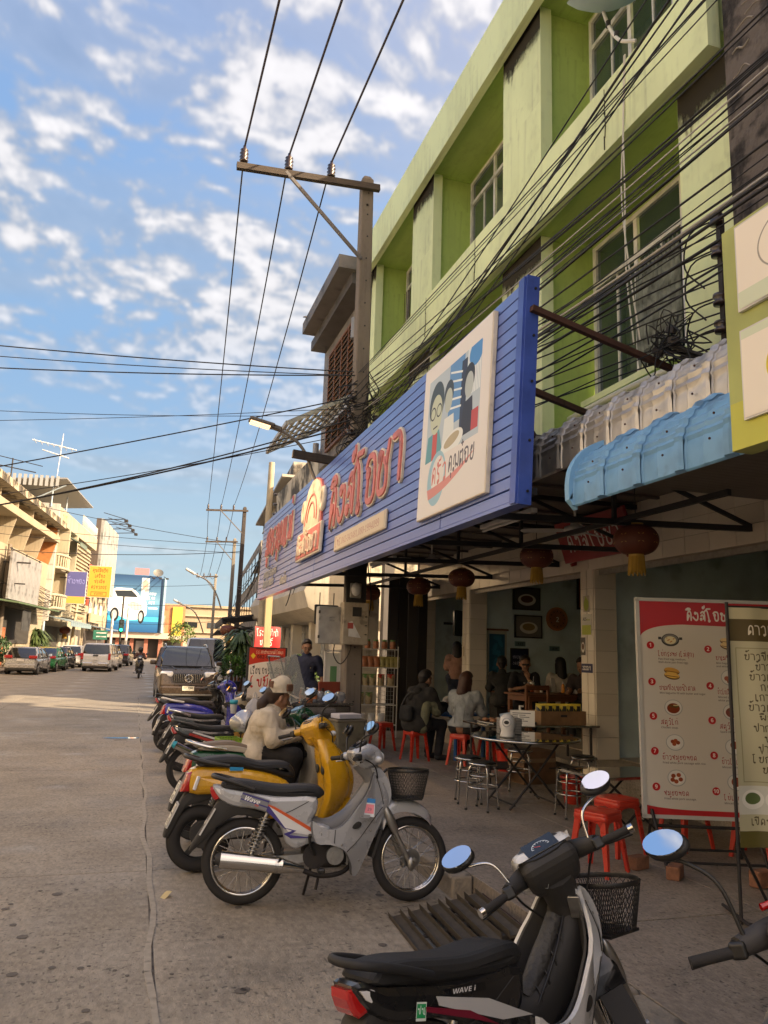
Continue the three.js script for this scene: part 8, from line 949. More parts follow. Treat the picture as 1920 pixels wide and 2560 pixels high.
// ---------- snack rack, cart, banners, menu board ----------
{
  const t = thing('snack_rack', 'white wire snack rack with four shelves beside the main pole', 'rack', [4.55, 0.15, -15.05], -0.12), wr = M([0.55, 0.53, 0.48], 0.5);
  for (const x of [-0.5, 0.5]) for (const z of [-0.16, 0.16]) part(t, 'post', bar([x, 0, z], [x, 1.76, z], 0.011, 8), wr); for (const y of [0.24, 0.62, 0.98, 1.34, 1.7]) { const s = part(t, 'shelf', [bx(1.02, 0.02, 0.012, 0, y, 0.165), bx(1.02, 0.02, 0.012, 0, y, -0.165), bx(1.0, 0.008, 0.33, 0, y - 0.006, 0)], wr); }
  stuff(part(t, 'wire_back', Array.from({ length: 17 }, (_, i) => bar([-0.5 + i * 0.0625, 0.1, -0.165], [-0.5 + i * 0.0625, 1.7, -0.165], 0.003, 4)).concat(Array.from({ length: 20 }, (_, i) => bar([-0.5, 0.15 + i * 0.08, -0.166], [0.5, 0.15 + i * 0.08, -0.166], 0.003, 4))), m_.alu));
  const bagG = share(loft([[0, 0.05], [0.05, 0.055], [0.13, 0.045], [0.18, 0.012], [0.21, 0.003]].map(([y, d]) => [[-0.07, y, 0], [-0.045, y, d * 0.8], [0, y, d], [0.045, y, d * 0.8], [0.07, y, 0], [0.045, y, -d * 0.8], [0, y, -d], [-0.045, y, -d * 0.8]]))), jarG = share(la([[0, 0], [0.055, 0], [0.06, 0.02], [0.06, 0.13], [0.045, 0.15], [0, 0.15]], 16)), lidG = share(cy(0.05, 0.05, 0.03, 0, 0.165, 0, 0, 0, 0, 16));
  const M1 = M([0.42, 0.16, 0.07], 0.35, 0, { map: rep(T.grime, 0.1) }), M2 = M([0.34, 0.3, 0.1], 0.35, 0, { map: rep(T.grime, 0.1) }), M3 = M([0.42, 0.33, 0.18], 0.4, 0, { map: rep(T.grime, 0.1) }), M4 = M([0.45, 0.03, 0.02], 0.4), Mg = M([0.12, 0.26, 0.07], 0.5);
  const row = (n, y, x0, dx, name, label, mat, geo, top) => { for (let i = 0; i < n; i++) { const o = thing(name, label, name === 'snack_jar' ? 'jar' : 'packet', [4.55 + x0 + i * dx, 0.15 + y, -14.97 + (x0 + i * dx) * 0.12], -0.12 + 0.2 * (hash(i, y * 99 | 0) - 0.5), label); part(o, name === 'snack_jar' ? 'jar' : 'bag', geo, mat); if (top) part(o, 'top', top[0], top[1]); } };
  const bagTop = share(loft([[0.14, 0.043], [0.19, 0.012], [0.225, 0.004]].map(([y, d]) => [[-0.072, y, 0], [0, y, d], [0.072, y, 0], [0, y, -d]])));
  row(4, 1.71, -0.12, 0.17, 'snack_jar', 'snack jar with a green lid on the top shelf of the rack', M1, jarG, [lidG, Mg]); row(5, 1.35, -0.42, 0.125, 'snack_packet', 'brown snack packet on the second shelf of the rack', M1, bagG); row(4, 1.35, 0.2, 0.09, 'snack_packet', 'greenish crinkled packet at the right of the second shelf', M2, bagG); row(4, 0.99, -0.42, 0.14, 'snack_packet', 'clear packet with green header on the third shelf of the rack', M3, bagG, [bagTop, Mg]); row(2, 0.99, 0.17, 0.2, 'snack_packet', 'red labelled packet at the right of the third shelf', M3, bagG, [bagTop, M4]); row(3, 0.63, -0.4, 0.17, 'snack_packet', 'packet with green header on the fourth shelf of the rack', M3, bagG, [bagTop, Mg]); row(3, 0.25, -0.2, 0.2, 'snack_packet', 'white packet lying at the bottom of the rack', m_.white, bagG);
  const ds = thing('dark_door', 'dark brown folding door panel behind the snack rack', 'door', [5.35, 0.15, -16.2], 0.0); for (let i = 0; i < 4; i++) part(ds, 'panel', bx(0.22, 3.3, 0.05, 0.23 * i, 1.65, 0, 0, i % 2 ? 0.12 : -0.12), M([0.03, 0.024, 0.02], 0.55));
  const gp = thing('glass_partition', 'pale painted partition and side window between the pole and the shop', 'partition', [4.9, 0.15, -17.3]); part(gp, 'panel', bx(0.5, 3.1, 0.08, 0.2, 1.55, 0), M([0.5, 0.46, 0.38], 0.7, 0, rg(1)));
}
{
  const c = thing('drinks_cart', 'stainless steel drinks cart with a scratched plastic windshield on the pavement', 'cart', [2.85, 0.15, -12.5], 0.15), br = M([0.30, 0.29, 0.28], 0.32, 0.8, { roughnessMap: rep(T.coarse, 0.5), map: rep(T.grime, 0.6) });
  part(c, 'cabinet', rb(1.0, 0.55, 0.6, 0.02, 0, 0.5, 0), br); part(c, 'worktop', rb(1.06, 0.04, 0.66, 0.01, 0, 0.8, 0), br); for (const x of [-0.42, 0.42]) { const w = part(c, 'wheel', cy(0.13, 0.13, 0.05, x, 0.13, 0.28, Math.PI / 2, 0, 0, 20), m_.rubber); part(w, 'hub', cy(0.05, 0.05, 0.06, x, 0.13, 0.28, Math.PI / 2, 0, 0, 12), m_.alu); }
  const gm = M([0.75, 0.76, 0.72], 0.12, 0, { phys: 1, transmission: 0.75, thickness: 0, roughnessMap: rep(T.grime, 0.5) });
  part(c, 'windshield', [beam([-0.5, 0.82, 0.32], [-0.72, 1.5, 0.32], 0.012, 0.5).rotateY(0)], gm); part(c, 'windshield_frame', [bar([-0.5, 0.82, 0.3], [-0.74, 1.52, 0.3], 0.012), bar([-0.5, 0.82, -0.3], [-0.74, 1.52, -0.3], 0.012), bar([-0.74, 1.52, -0.3], [-0.74, 1.52, 0.3], 0.012)], br);
  part(c, 'round_badge', mv(cy(0.16, 0.16, 0.01, 0, 0, 0, Math.PI / 2, 0, 0, 28), -0.3, 0.6, 0.307), m_.white); part(c, 'badge_ring', [to(0.13, 0.014, -0.3, 0.6, 0.314, 0, 0, 0, 28, 6)], M([0.05, 0.25, 0.1], 0.5)); part(c, 'badge_centre', rb(0.16, 0.09, 0.008, 0.004, -0.3, 0.6, 0.316), M([0.5, 0.03, 0.03], 0.5));
  const bm = M([0.5, 0.52, 0.55], 0.1, 0, { phys: 1, transmission: 0.7, thickness: 0 }), tea = M([0.42, 0.15, 0.06], 0.3);
  for (let i = 0; i < 6; i++) { const o = thing('drink_bottle', 'small bottle of orange drink in the group on the cart worktop', 'bottle', [2.62 + (i % 3) * 0.1, 0.97, -12.42 - (i / 3 | 0) * 0.12], 0, 'orange drink bottles on the cart'); part(o, 'bottle', la([[0, 0], [0.036, 0], [0.038, 0.02], [0.038, 0.13], [0.016, 0.18], [0.016, 0.2], [0, 0.2]], 14), i % 2 ? tea : bm); part(o, 'cap', cy(0.018, 0.018, 0.02, 0, 0.21, 0, 0, 0, 0, 10), m_.white); part(o, 'label', cy(0.0395, 0.0395, 0.06, 0, 0.08, 0, 0, 0, 0, 16, true), tea); }
  for (let i = 0; i < 4; i++) { const o = thing('ice_bag', ['clear plastic bag at the left of the cart worktop', 'clear plastic bag in the middle of the cart worktop', 'pale blue plastic bag at the back of the cart', 'clear plastic bag at the right end of the cart'][i], 'bag', [2.75 + i * 0.17, 0.97, -12.62 + 0.1 * (i % 2)]); part(o, 'bag', warp(sp(0.1, 0.09, 0.09, 0, 0.08, 0, 0, 0, 0, 16), v => { const n = 0.75 + 0.5 * vn(v.x * 24 + 9 + i, v.y * 24 + v.z * 19 + 9); v.x *= n; v.z *= n; v.y *= 0.8 + 0.4 * n - 0.2; }), i === 2 ? M([0.3, 0.45, 0.5], 0.2, 0, { phys: 1, transmission: 0.4, thickness: 0 }) : bm); }
  const wc = thing('white_pole_rack', 'thin white upright rack with a poster at the end of the cart', 'rack', [3.42, 0.15, -13.6]); part(wc, 'frame', [bx(0.03, 1.65, 0.03, 0.1, 0.82, 0), bx(0.03, 1.65, 0.03, -0.18, 0.82, 0), bx(0.31, 0.03, 0.03, -0.04, 1.64, 0)], m_.white); part(wc, 'poster', bx(0.25, 0.6, 0.01, -0.04, 1.3, 0), M([0.55, 0.55, 0.5], 0.5)); part(wc, 'poster_picture', bx(0.12, 0.3, 0.004, -0.02, 1.22, 0.008), M([0.1, 0.24, 0.1], 0.6));
  const cb = thing('olive_bag', 'squarish olive canvas box with papers on it, behind the yellow scooter', 'box', [3.2, 0.15, -11.75], 0.2); part(cb, 'box', rb(0.5, 0.62, 0.3, 0.05, 0, 0.31, 0), M([0.17, 0.15, 0.1], 0.8, 0, rg(0.5))); part(cb, 'handle', tb([[0.25, 0.55, 0], [0.3, 0.45, 0], [0.25, 0.25, 0]], 0.012, 12, 5), m_.matt); part(cb, 'papers', rb(0.4, 0.07, 0.26, 0.01, -0.03, 0.665, 0, 0, 0.1), M([0.5, 0.5, 0.55], 0.7)); part(cb, 'lid', rb(0.52, 0.04, 0.32, 0.015, 0, 0.6, 0), M([0.14, 0.12, 0.085], 0.8));
  const rs = thing('folded_table', 'dark red folded table leaning behind the cart', 'table', [3.35, 0.15, -13.35], 0.2); part(rs, 'board', mv(rb(0.5, 1.1, 0.04, 0.01), 0, 0.56, 0, -0.15), M([0.2, 0.04, 0.02], 0.5)); part(rs, 'leg', mv(bx(0.04, 1.0, 0.03), -0.2, 0.5, 0.06, -0.12), m_.iron);
}
{
  const stretch = (name, label, pos, ry, w, h, y0, pr, mat, frame) => { const t = thing(name, label, 'banner', pos, ry); part(t, 'frame', [bx(0.035, y0 + h + 0.03, 0.035, -w / 2 - 0.02, (y0 + h) / 2, -0.02), bx(0.035, y0 + h + 0.03, 0.035, w / 2 + 0.02, (y0 + h) / 2, -0.02), bx(w, 0.03, 0.03, 0, y0 + h, -0.02), bx(w, 0.03, 0.03, 0, y0, -0.02)], frame); for (const x of [-w / 2, w / 2]) part(t, 'foot', bx(0.05, 0.04, 0.6, x, 0.02, -0.02), frame); const g = plane(w, h, 0, y0 + h / 2, 0, 0, 0, 0, 14); warp(g, v => { v.z += 0.012 * Math.sin(v.x * 9 + v.y * 3) + 0.01 * Math.sin(v.y * 7); }); const sh = decal(t, 'sheet', g, pr); return t; };
  stretch('pawnshop_banner', 'tall red banner with white Thai lines and number squares beyond the cart', [3.55, 0.14, -22], 0.25, 0.78, 1.55, 0.72, print(256, 480, (g, w, h) => { g.fillStyle = '#b5181c'; g.fillRect(0, 0, w, h); write(g, 'โรงรับจำนำ', w / 2, 78, 42, '#ece4dc', { center: 1, fit: 220 }); write(g, 'ของรัฐ', w / 2, 160, 42, '#ece4dc', { center: 1, fit: 150 }); write(g, 'รับประกันราคา', w / 2, 216, 20, '#e8d8d0', { center: 1, fit: 200 }); for (let i = 0; i < 5; i++) { g.fillStyle = '#ece8e0'; g.fillRect(14 + i * 47, 236, 40, 48); write(g, '20000'[i], 24 + i * 47, 274, 30, '#222'); } g.fillStyle = '#d9c8bc'; for (let i = 0; i < 4; i++) g.fillRect(30, 316 + i * 36, 196 - (i * 31) % 60, 10); }), null, m_.iron);
  stretch('driving_school_banner', 'white banner with red top and Thai driving lesson lettering behind the capped person', [2.42, 0.14, -14.9], 0.1, 0.7, 1.6, 0.06, print(320, 740, (g, w, h) => { g.fillStyle = '#dcd3c6'; g.fillRect(0, 0, w, h); g.fillStyle = '#b8341f'; g.beginPath(); g.moveTo(0, 0); g.lineTo(w, 0); g.lineTo(w, 120); g.quadraticCurveTo(w / 2, 100, 0, 150); g.fill(); write(g, 'ร.ร. สอนขับรถยนต์ โสมเกษ', 60, 48, 22, '#f0d8b8', { fit: 250 }); write(g, '082-6979595', 70, 92, 30, '#3c1610', { fit: 240 }); g.fillStyle = '#d8b92c'; g.beginPath(); g.moveTo(12, 70); g.lineTo(34, 44); g.lineTo(58, 70); g.lineTo(34, 98); g.fill(); write(g, 'เรียน อบรม สอบ', w / 2, 220, 46, '#26211e', { center: 1, fit: 290 }); write(g, 'ใบขับขี่', w / 2, 330, 66, '#b42a26', { center: 1, fit: 290 }); write(g, 'รถยนต์', 150, 410, 40, '#2a2522', { fit: 150 }); write(g, 'จักรยานยนต์', 90, 480, 40, '#2a2522', { fit: 210 }); write(g, 'รถ ท2', 130, 560, 42, '#2a2522', { fit: 150 }); write(g, 'รถ ท3', 130, 630, 42, '#2a2522', { fit: 150 }); }), null, m_.matt);
  // menu board on folding legs
  const mb = thing('menu_board', 'large white and red menu board with ten numbered dishes on folding black legs', 'menu board', [4.17, 0.15, -5.76], -0.335); mb.rotation.order = 'YXZ'; mb.rotation.x = -0.04;
  const fm = M([0.55, 0.54, 0.5], 0.4, 0.3); part(mb, 'panel', rb(1.3, 1.78, 0.03, 0.006, 0.65, 1.27, -0.02), m_.white); part(mb, 'frame', [bx(0.03, 1.82, 0.05, 0.0, 1.27, -0.02), bx(0.03, 1.82, 0.05, 1.3, 1.27, -0.02), bx(1.33, 0.03, 0.05, 0.65, 2.175, -0.02), bx(1.33, 0.03, 0.05, 0.65, 0.365, -0.02)], fm);
  const dish = (g, x, y, k) => { if (k === 0) { g.fillStyle = '#33322f'; g.beginPath(); g.ellipse(x, y, 62, 44, 0, 0, 7); g.fill(); g.fillRect(x - 84, y - 20, 22, 18); g.fillRect(x + 62, y - 20, 22, 18); g.fillStyle = '#77756e'; g.beginPath(); g.ellipse(x, y - 4, 54, 36, 0, 0, 7); g.fill(); g.fillStyle = '#d9cfa6'; g.beginPath(); g.ellipse(x, y + 2, 40, 28, 0, 0, 7); g.fill(); g.fillStyle = '#b7763e'; for (let i = 0; i < 9; i++) g.fillRect(x - 28 + (i * 17) % 56, y - 16 + (i * 11) % 30, 8, 6); return; }
    if (k === 1 || k === 2) { for (const [dy, c] of [[-20, '#c99a4a'], [12, '#dcb45c']]) { g.fillStyle = '#5a3a1c'; g.beginPath(); g.ellipse(x, y + dy + 5, 54, 24, 0.15, 0, 7); g.fill(); g.fillStyle = k === 1 ? '#e0c48a' : c; g.beginPath(); g.ellipse(x, y + dy, 52, 20, 0.15, 0, 7); g.fill(); g.strokeStyle = '#6a3c18'; g.lineWidth = 4; g.beginPath(); g.moveTo(x - 44, y + dy + 2); g.lineTo(x + 44, y + dy + 12); g.stroke(); } return; }
    g.fillStyle = '#9aa09c'; g.beginPath(); g.ellipse(x, y, 62, 54, 0, 0, 7); g.fill(); g.fillStyle = '#d5d3cc'; g.beginPath(); g.ellipse(x, y - 1, 57, 49, 0, 0, 7); g.fill(); if (k === 4 || k === 5) { g.fillStyle = '#7c3316'; g.beginPath(); g.ellipse(x, y + 4, 44, 34, 0, 0, 7); g.fill(); g.fillStyle = '#3e4f22'; for (let i = 0; i < 5; i++) g.fillRect(x - 30 + i * 12, y - 16 + (i * 9) % 16, 18, 6); g.fillStyle = '#c9b98a'; g.fillRect(x, y - 20, 34, 8); return; }
    g.fillStyle = '#e4e1d8'; g.beginPath(); g.ellipse(x + 4, y + 12, 30, 24, 0, 0, 7); g.fill(); const c = ['#8a3d1c', '#9c4a22']; const n = { 3: [[14, -14, 26], [-22, 6, 18], [-6, 26, 16]], 6: [[-16, -6, 14], [4, -12, 14], [20, 0, 14], [-6, 10, 14]], 7: [[2, -12, 28]], 8: [[-22, -14, 15], [14, -20, 15], [26, 8, 15], [-4, 22, 15], [-28, 12, 15]], 9: [[0, -4, 34]] }[k]; n.forEach(([a, b, r], i) => { g.fillStyle = c[i % 2]; g.beginPath(); g.ellipse(x + a, y + b, r, r * 0.9, 0, 0, 7); g.fill(); }); };
  decal(mb, 'print', plane(1.27, 1.78, 0.65, 1.27, -0.0025), print(1024, 1436, (g, w, h) => {
    g.fillStyle = '#cbc6bb'; g.fillRect(0, 0, w, h); g.fillStyle = '#b30f16'; g.fillRect(0, 0, w, 150); g.beginPath(); g.moveTo(0, 150); g.lineTo(0, 250); g.quadraticCurveTo(40, 170, 300, 160); g.lineTo(w, 170); g.lineTo(w, 140); g.fill(); g.beginPath(); g.moveTo(0, h); g.lineTo(0, h - 60); g.quadraticCurveTo(80, h - 40, 300, h - 34); g.lineTo(w, h - 30); g.lineTo(w, h); g.fill();
    write(g, 'คิงส์โอชา', 330, 126, 62, '#e2ddd4', { fit: 330, lw: 0.2 }); write(g, 'สูตรคุณแม่', 680, 120, 26, '#dcb9b0', { fit: 130 });
    const it = [['ไข่กระทะ (ไม่สุก)', 'Pan-fried egg medium.', 'Well-done pan-fried egg.'], ['ขนมปังยัดไส้', 'Mini baguette fill with minced pork', 'and white pork sausage.'], ['ขนมปังเนยน้ำตาล', 'Mini baguette fill with butter and sugar.'], ['ข้าวไข่เจียวหมูสับ+หมูยอทอด', 'Minced pork omelet and fried', 'white pork sausage with rice.'], ['สตูว์ไก่', 'Chicken soup.'], ['สตูว์ซี่โครงหมู', 'Spare ribs soup.'], ['ข้าวหมูยอทอด', 'Fried white pork sausage with rice.'], ['ข้าวไข่เจียวหมูสับ', 'Minced pork omelet with rice.'], ['หมูยอทอด', 'Fried white pork sausage.'], ['ไข่เจียวหมูสับ', 'Minced pork omelet.']];
    it.forEach((t, i) => { const c = i % 2, r = i / 2 | 0, x = 90 + c * 400, y = 270 + r * 232 + c * 16; dish(g, x + 120, y, i); g.fillStyle = '#b30f16'; g.beginPath(); g.arc(x - 20, y + (r > 0 ? 60 : 40), 26, 0, 7); g.fill(); write(g, String(i + 1), x - 20, y + (r > 0 ? 72 : 52), 26, '#e8e2d8', { center: 1 }); write(g, t[0], x + 30, y + 112, 26, '#8f2320', { fit: 250, lw: 0.13 }); write(g, t[1], x + 30, y + 140, 14, '#2c2926', { bold: false, fit: 320 }); if (t[2]) write(g, t[2], x + 30, y + 162, 14, '#2c2926', { bold: false, fit: 320 }); });
  }, 0.3));
  for (const x of [0.05, 0.85]) { part(mb, 'leg', [bar([x, 0.42, 0.02], [x + 0.02, 0.0, 0.3], 0.013), bar([x, 0.42, 0.02], [x + 0.02, 0.0, -0.26], 0.013), bar([x, 0.9, -0.04], [x + 0.01, 0.3, -0.02], 0.013)], m_.iron); } part(mb, 'stretcher', [bar([0.05, 0.3, 0.04], [0.85, 0.3, 0.04], 0.014), bar([0.06, 0.08, -0.2], [0.86, 0.08, -0.2], 0.011), bar([0.06, 0.06, 0.24], [0.86, 0.06, 0.24], 0.011)], m_.iron);
  // olive banner
  const ob = thing('menu_banner', 'cream and olive cloth banner with brown Thai menu lines on a thin black stand', 'banner', [3.84, 0.15, -4.34], -0.335);
  const bp = print(512, 1000, (g, w, h) => { g.fillStyle = '#b9b392'; g.fillRect(0, 0, w, h); g.fillStyle = '#54461a'; g.fillRect(0, 50, w, 96); write(g, 'ดาวเรือง', 70, 116, 38, '#ddd6c4', { fit: 200 }); g.strokeStyle = '#8a8460'; g.lineWidth = 3; g.strokeRect(26, 176, w - 50, 560); ['ข้าวปีกดาวเรือง', 'ข้าวต้มหมู - ปลา', 'ข้าวเปียกหมู - ปลา', 'กระเพาะปลา', 'เกาเหลา', 'ข้าวแกง', 'พิซซ่าญวน', 'ปากหม้อ - หมู', 'ปากหม้อไข่', 'ปากหม้อรวม', 'ไข่กระทะ', 'ขนมปัง'].forEach((t, i) => write(g, t, 56 + (i * 37) % 60, 226 + i * 43, 25, '#463a20', { fit: 300, lw: 0.14 })); g.fillStyle = '#cfcdc0'; g.fillRect(0, 752, w, 116); ['#5a6a3a', '#9a5a2a', '#3a6a5a', '#c9a050', '#7a3a22'].forEach((c, i) => { g.fillStyle = '#e4e1d6'; g.beginPath(); g.ellipse(60 + i * 96, 808, 46, 40, 0, 0, 7); g.fill(); g.fillStyle = c; g.beginPath(); g.ellipse(60 + i * 96, 804, 32, 24, 0, 0, 7); g.fill(); }); write(g, 'เปิดทุกวัน เวลา 06.00', 50, 910, 24, '#5a5034', { fit: 380 }); g.fillStyle = '#5c5420'; g.fillRect(0, 935, w, 65); });
  { const g = plane(0.86, 1.55, 0.44, 1.24, 0.0, 0, 0, 0, 20); warp(g, v => { v.z += 0.014 * Math.sin(v.x * 22 + v.y * 2.2) + 0.01 * Math.sin(v.x * 9 - v.y * 5); }); decal(ob, 'cloth', g, bp); }
  part(ob, 'pole', [bar([0, 0, -0.01], [0, 2.05, -0.01], 0.012, 8), bar([0.0, 2.02, -0.015], [0.9, 2.02, -0.015], 0.008, 8), bar([0.88, 0, -0.01], [0.88, 2.05, -0.01], 0.012, 8)], m_.iron); part(ob, 'foot', [bar([0, 0.5, -0.01], [0.3, 0.0, -0.22], 0.01), bar([0, 0.03, 0.22], [0, 0.03, -0.3], 0.012), bar([0, 0.03, 0.1], [0.5, 0.03, 0.1], 0.012)], m_.iron);
  const bk = (l, x, z, ry, h = 0.1) => { const o = thing('brick', l, 'brick', [x, 0.15, z], ry, 'bricks weighing down the menu stands'); part(o, 'block', warp(rb(0.17, h, 0.1, 0.012, 0, h / 2, 0, 0, 0, 0, 4), v => { v.x += 0.006 * (vn(v.y * 60 + 5, v.z * 60 + 5) - 0.5); v.y += 0.006 * (vn(v.x * 60 + 5, v.z * 60 + 5) - 0.5); }), M([0.26, 0.115, 0.06], 0.95, 0, { map: rep(T.grime, 0.2), bumpMap: rep(T.coarse, 0.15), bumpScale: 0.006 })); };
  bk('worn red brick left of the nearest red stool, weighing the menu stand', 3.98, -5.62, 0.3); bk('dark red brick on the front foot of the menu stand', 4.1, -5.32, 0.7); bk('red brick at the right edge under the olive banner', 4.62, -5.0, 0.2, 0.12);
}
// ---------- small things on road and kerb, bikes' loads ----------
{
  const r = thing('kerb_ramp', 'rusty steel slatted ramp leaning from the road onto the kerb', 'ramp', [2.12, 0.02, -4.98], -0.05); r.rotation.order = 'YXZ'; r.rotation.z = 0.2; const rm = M([0.085, 0.07, 0.052], 0.8, 0.2, { map: rep(T.grime, 0.3) });
  for (let i = 0; i < 5; i++) part(r, 'slat', mv(ex([[-0.28, 0], [0.28, 0], [0.28, 0.05], [0.26, 0.05], [0.25, 0.015], [-0.25, 0.015], [-0.26, 0.05], [-0.28, 0.05]].map(([x, y]) => [x * 0.16, y]), 0.78), -0.28 + i * 0.14, 0.03, 0), rm); for (const z of [-0.3, 0, 0.3]) part(r, 'bearer', bx(0.72, 0.03, 0.04, 0, 0.012, z), rm); part(r, 'end_board', bx(0.04, 0.16, 0.8, 0.36, -0.05, 0), m_.rust);
  const ch = thing('chain', 'rusty chain lying from the ramp along the kerb', 'chain', [2.42, 0.1, -4.5]); for (let i = 0; i < 16; i++) part(ch, 'link', to(0.014, 0.004, 0.012 * Math.sin(i), -0.004 * i + (i > 8 ? 0.01 * (i - 8) * 0.4 : 0), 0.03 * i - 0.1, i % 2 ? 1.57 : 0, 0.2, i % 2 ? 0 : 1.57, 10, 5).scale(1, 1, 1), m_.rust);
  const lf = solo('dry_leaf', 'single dry yellow leaf lying on the road beside the joint', 'leaf', [warp(plane(0.09, 0.06, 0, 0, 0, -Math.PI / 2, 0, 0, 6), v => { v.y = 0.02 * Math.sin(v.x * 40) + 0.012; v.z *= 1 - (v.x * 18) ** 2 * 0.6; })], M([0.5, 0.4, 0.2], 0.8)); lf.position.set(0.36, 0.004, -6.12); lf.rotation.y = 0.6;
  const pu = solo('puddle', 'thin wet patch reflecting the sky on the road behind the kerb row', 'puddle', [mv(ex([[-0.35, 0], [-0.2, 0.1], [0.1, 0.12], [0.35, 0.05], [0.3, -0.08], [0, -0.12], [-0.25, -0.08]], 0.003, 0, 4), 0, 0, 0, -Math.PI / 2)], M([0.12, 0.1, 0.085], 0.02, 0, { phys: 1, clearcoat: 1, clearcoatRoughness: 0.01 })); pu.position.set(-0.1, 0.003, -16.2);
  const he = thing('helmet', 'silver open face helmet hung at the black motorcycle behind the green scooter', 'helmet', [1.3, 0.92, -9.35], -0.4); part(he, 'shell', warp(sp(0.15, 0.155, 0.16, 0, 0, 0, 0, 0, 0, 28), v => { if (v.y < -0.09) v.y = -0.09 + (v.y + 0.09) * 0.2; }), paint([0.42, 0.42, 0.43], { metalness: 0.4 })); part(he, 'visor', warp(sp(0.155, 0.11, 0.165, -0.03, 0.0, 0, 0, 0, 0, 20), v => { v.x = Math.min(v.x, 0.02); }), M([0.3, 0.28, 0.24], 0.1, 0, { phys: 1, clearcoat: 1 })); part(he, 'strap', tb([[0, -0.08, 0.14], [-0.02, -0.2, 0.06], [0, -0.21, -0.05]], 0.008, 12, 5), m_.matt);
  const cr = thing('green_crate', 'small lime green plastic crate under the silver helmet', 'crate', [1.12, 0.62, -9.3], 0.2); part(cr, 'base', bx(0.26, 0.012, 0.2, 0, 0, 0), M([0.22, 0.36, 0.03], 0.5)); for (const z of [-0.1, 0.1]) for (let i = 0; i < 8; i++) part(cr, 'slat', bx(0.02, 0.14, 0.008, -0.12 + i * 0.034, 0.07, z), M([0.22, 0.36, 0.03], 0.5)); part(cr, 'rim', [bx(0.27, 0.015, 0.012, 0, 0.14, 0.1), bx(0.27, 0.015, 0.012, 0, 0.14, -0.1), bx(0.012, 0.14, 0.2, -0.13, 0.07, 0), bx(0.012, 0.14, 0.2, 0.13, 0.07, 0)], M([0.22, 0.36, 0.03], 0.5));
  const cu = thing('drink_cup', 'plastic cup with turquoise lid and straw wedged by the helmet', 'cup', [1.22, 1.05, -9.85]); part(cu, 'lid', la([[0, 0.1], [0.05, 0.1], [0.052, 0.08], [0.045, 0.05], [0, 0.05]], 18), M([0.03, 0.3, 0.4], 0.4)); part(cu, 'cup', la([[0, -0.06], [0.035, -0.06], [0.046, 0.05]], 18), M([0.5, 0.5, 0.5], 0.2)); part(cu, 'straw', bar([0, 0.05, 0], [0.01, 0.2, 0], 0.004), m_.white);
  for (const [x, y, z, l, c] of [[1.5, 1.0, -10.0, 'clear plastic shopping bag hung on the handlebar left of the person in the cap', [0.5, 0.47, 0.44]], [1.55, 0.82, -10.15, 'clear bag with green print low on the same handlebar', [0.35, 0.42, 0.36]]]) { const o = thing('shopping_bag', l, 'bag', [x, y, z]); part(o, 'bag', warp(sp(0.12, 0.17, 0.1, 0, 0, 0, 0, 0, 0, 18), v => { const n = 0.72 + 0.56 * vn(v.x * 20 + 9, v.y * 14 + v.z * 17 + 9); v.x *= n * (1 - v.y * 2); v.z *= n * (1 - v.y * 2); }), M(c, 0.25, 0, { phys: 1, transmission: 0.35, thickness: 0 })); part(o, 'handle', tb([[-0.03, 0.14, 0], [0, 0.24, 0], [0.03, 0.14, 0]], 0.01, 10, 5), M(c, 0.4)); }
  const by = thing('pigeon', 'dark pigeon perched on the grey stepped roof edge', 'pigeon', [4.18, 11.42, -21.2], 0.5); part(by, 'body', [sp(0.17, 0.1, 0.09, 0, 0.14, 0, 0, 0, 0.5), sp(0.06, 0.06, 0.055, 0.14, 0.28, 0), sp(0.16, 0.025, 0.06, -0.2, 0.06, 0, 0, 0, 0.4), cy(0.006, 0.006, 0.1, 0.02, 0.05, 0.03), cy(0.006, 0.006, 0.1, 0.02, 0.05, -0.03)], M([0.06, 0.06, 0.07], 0.7)); part(by, 'beak', cy(0.002, 0.014, 0.05, 0.21, 0.28, 0, 0, 0, -1.57, 6), m_.matt);
}
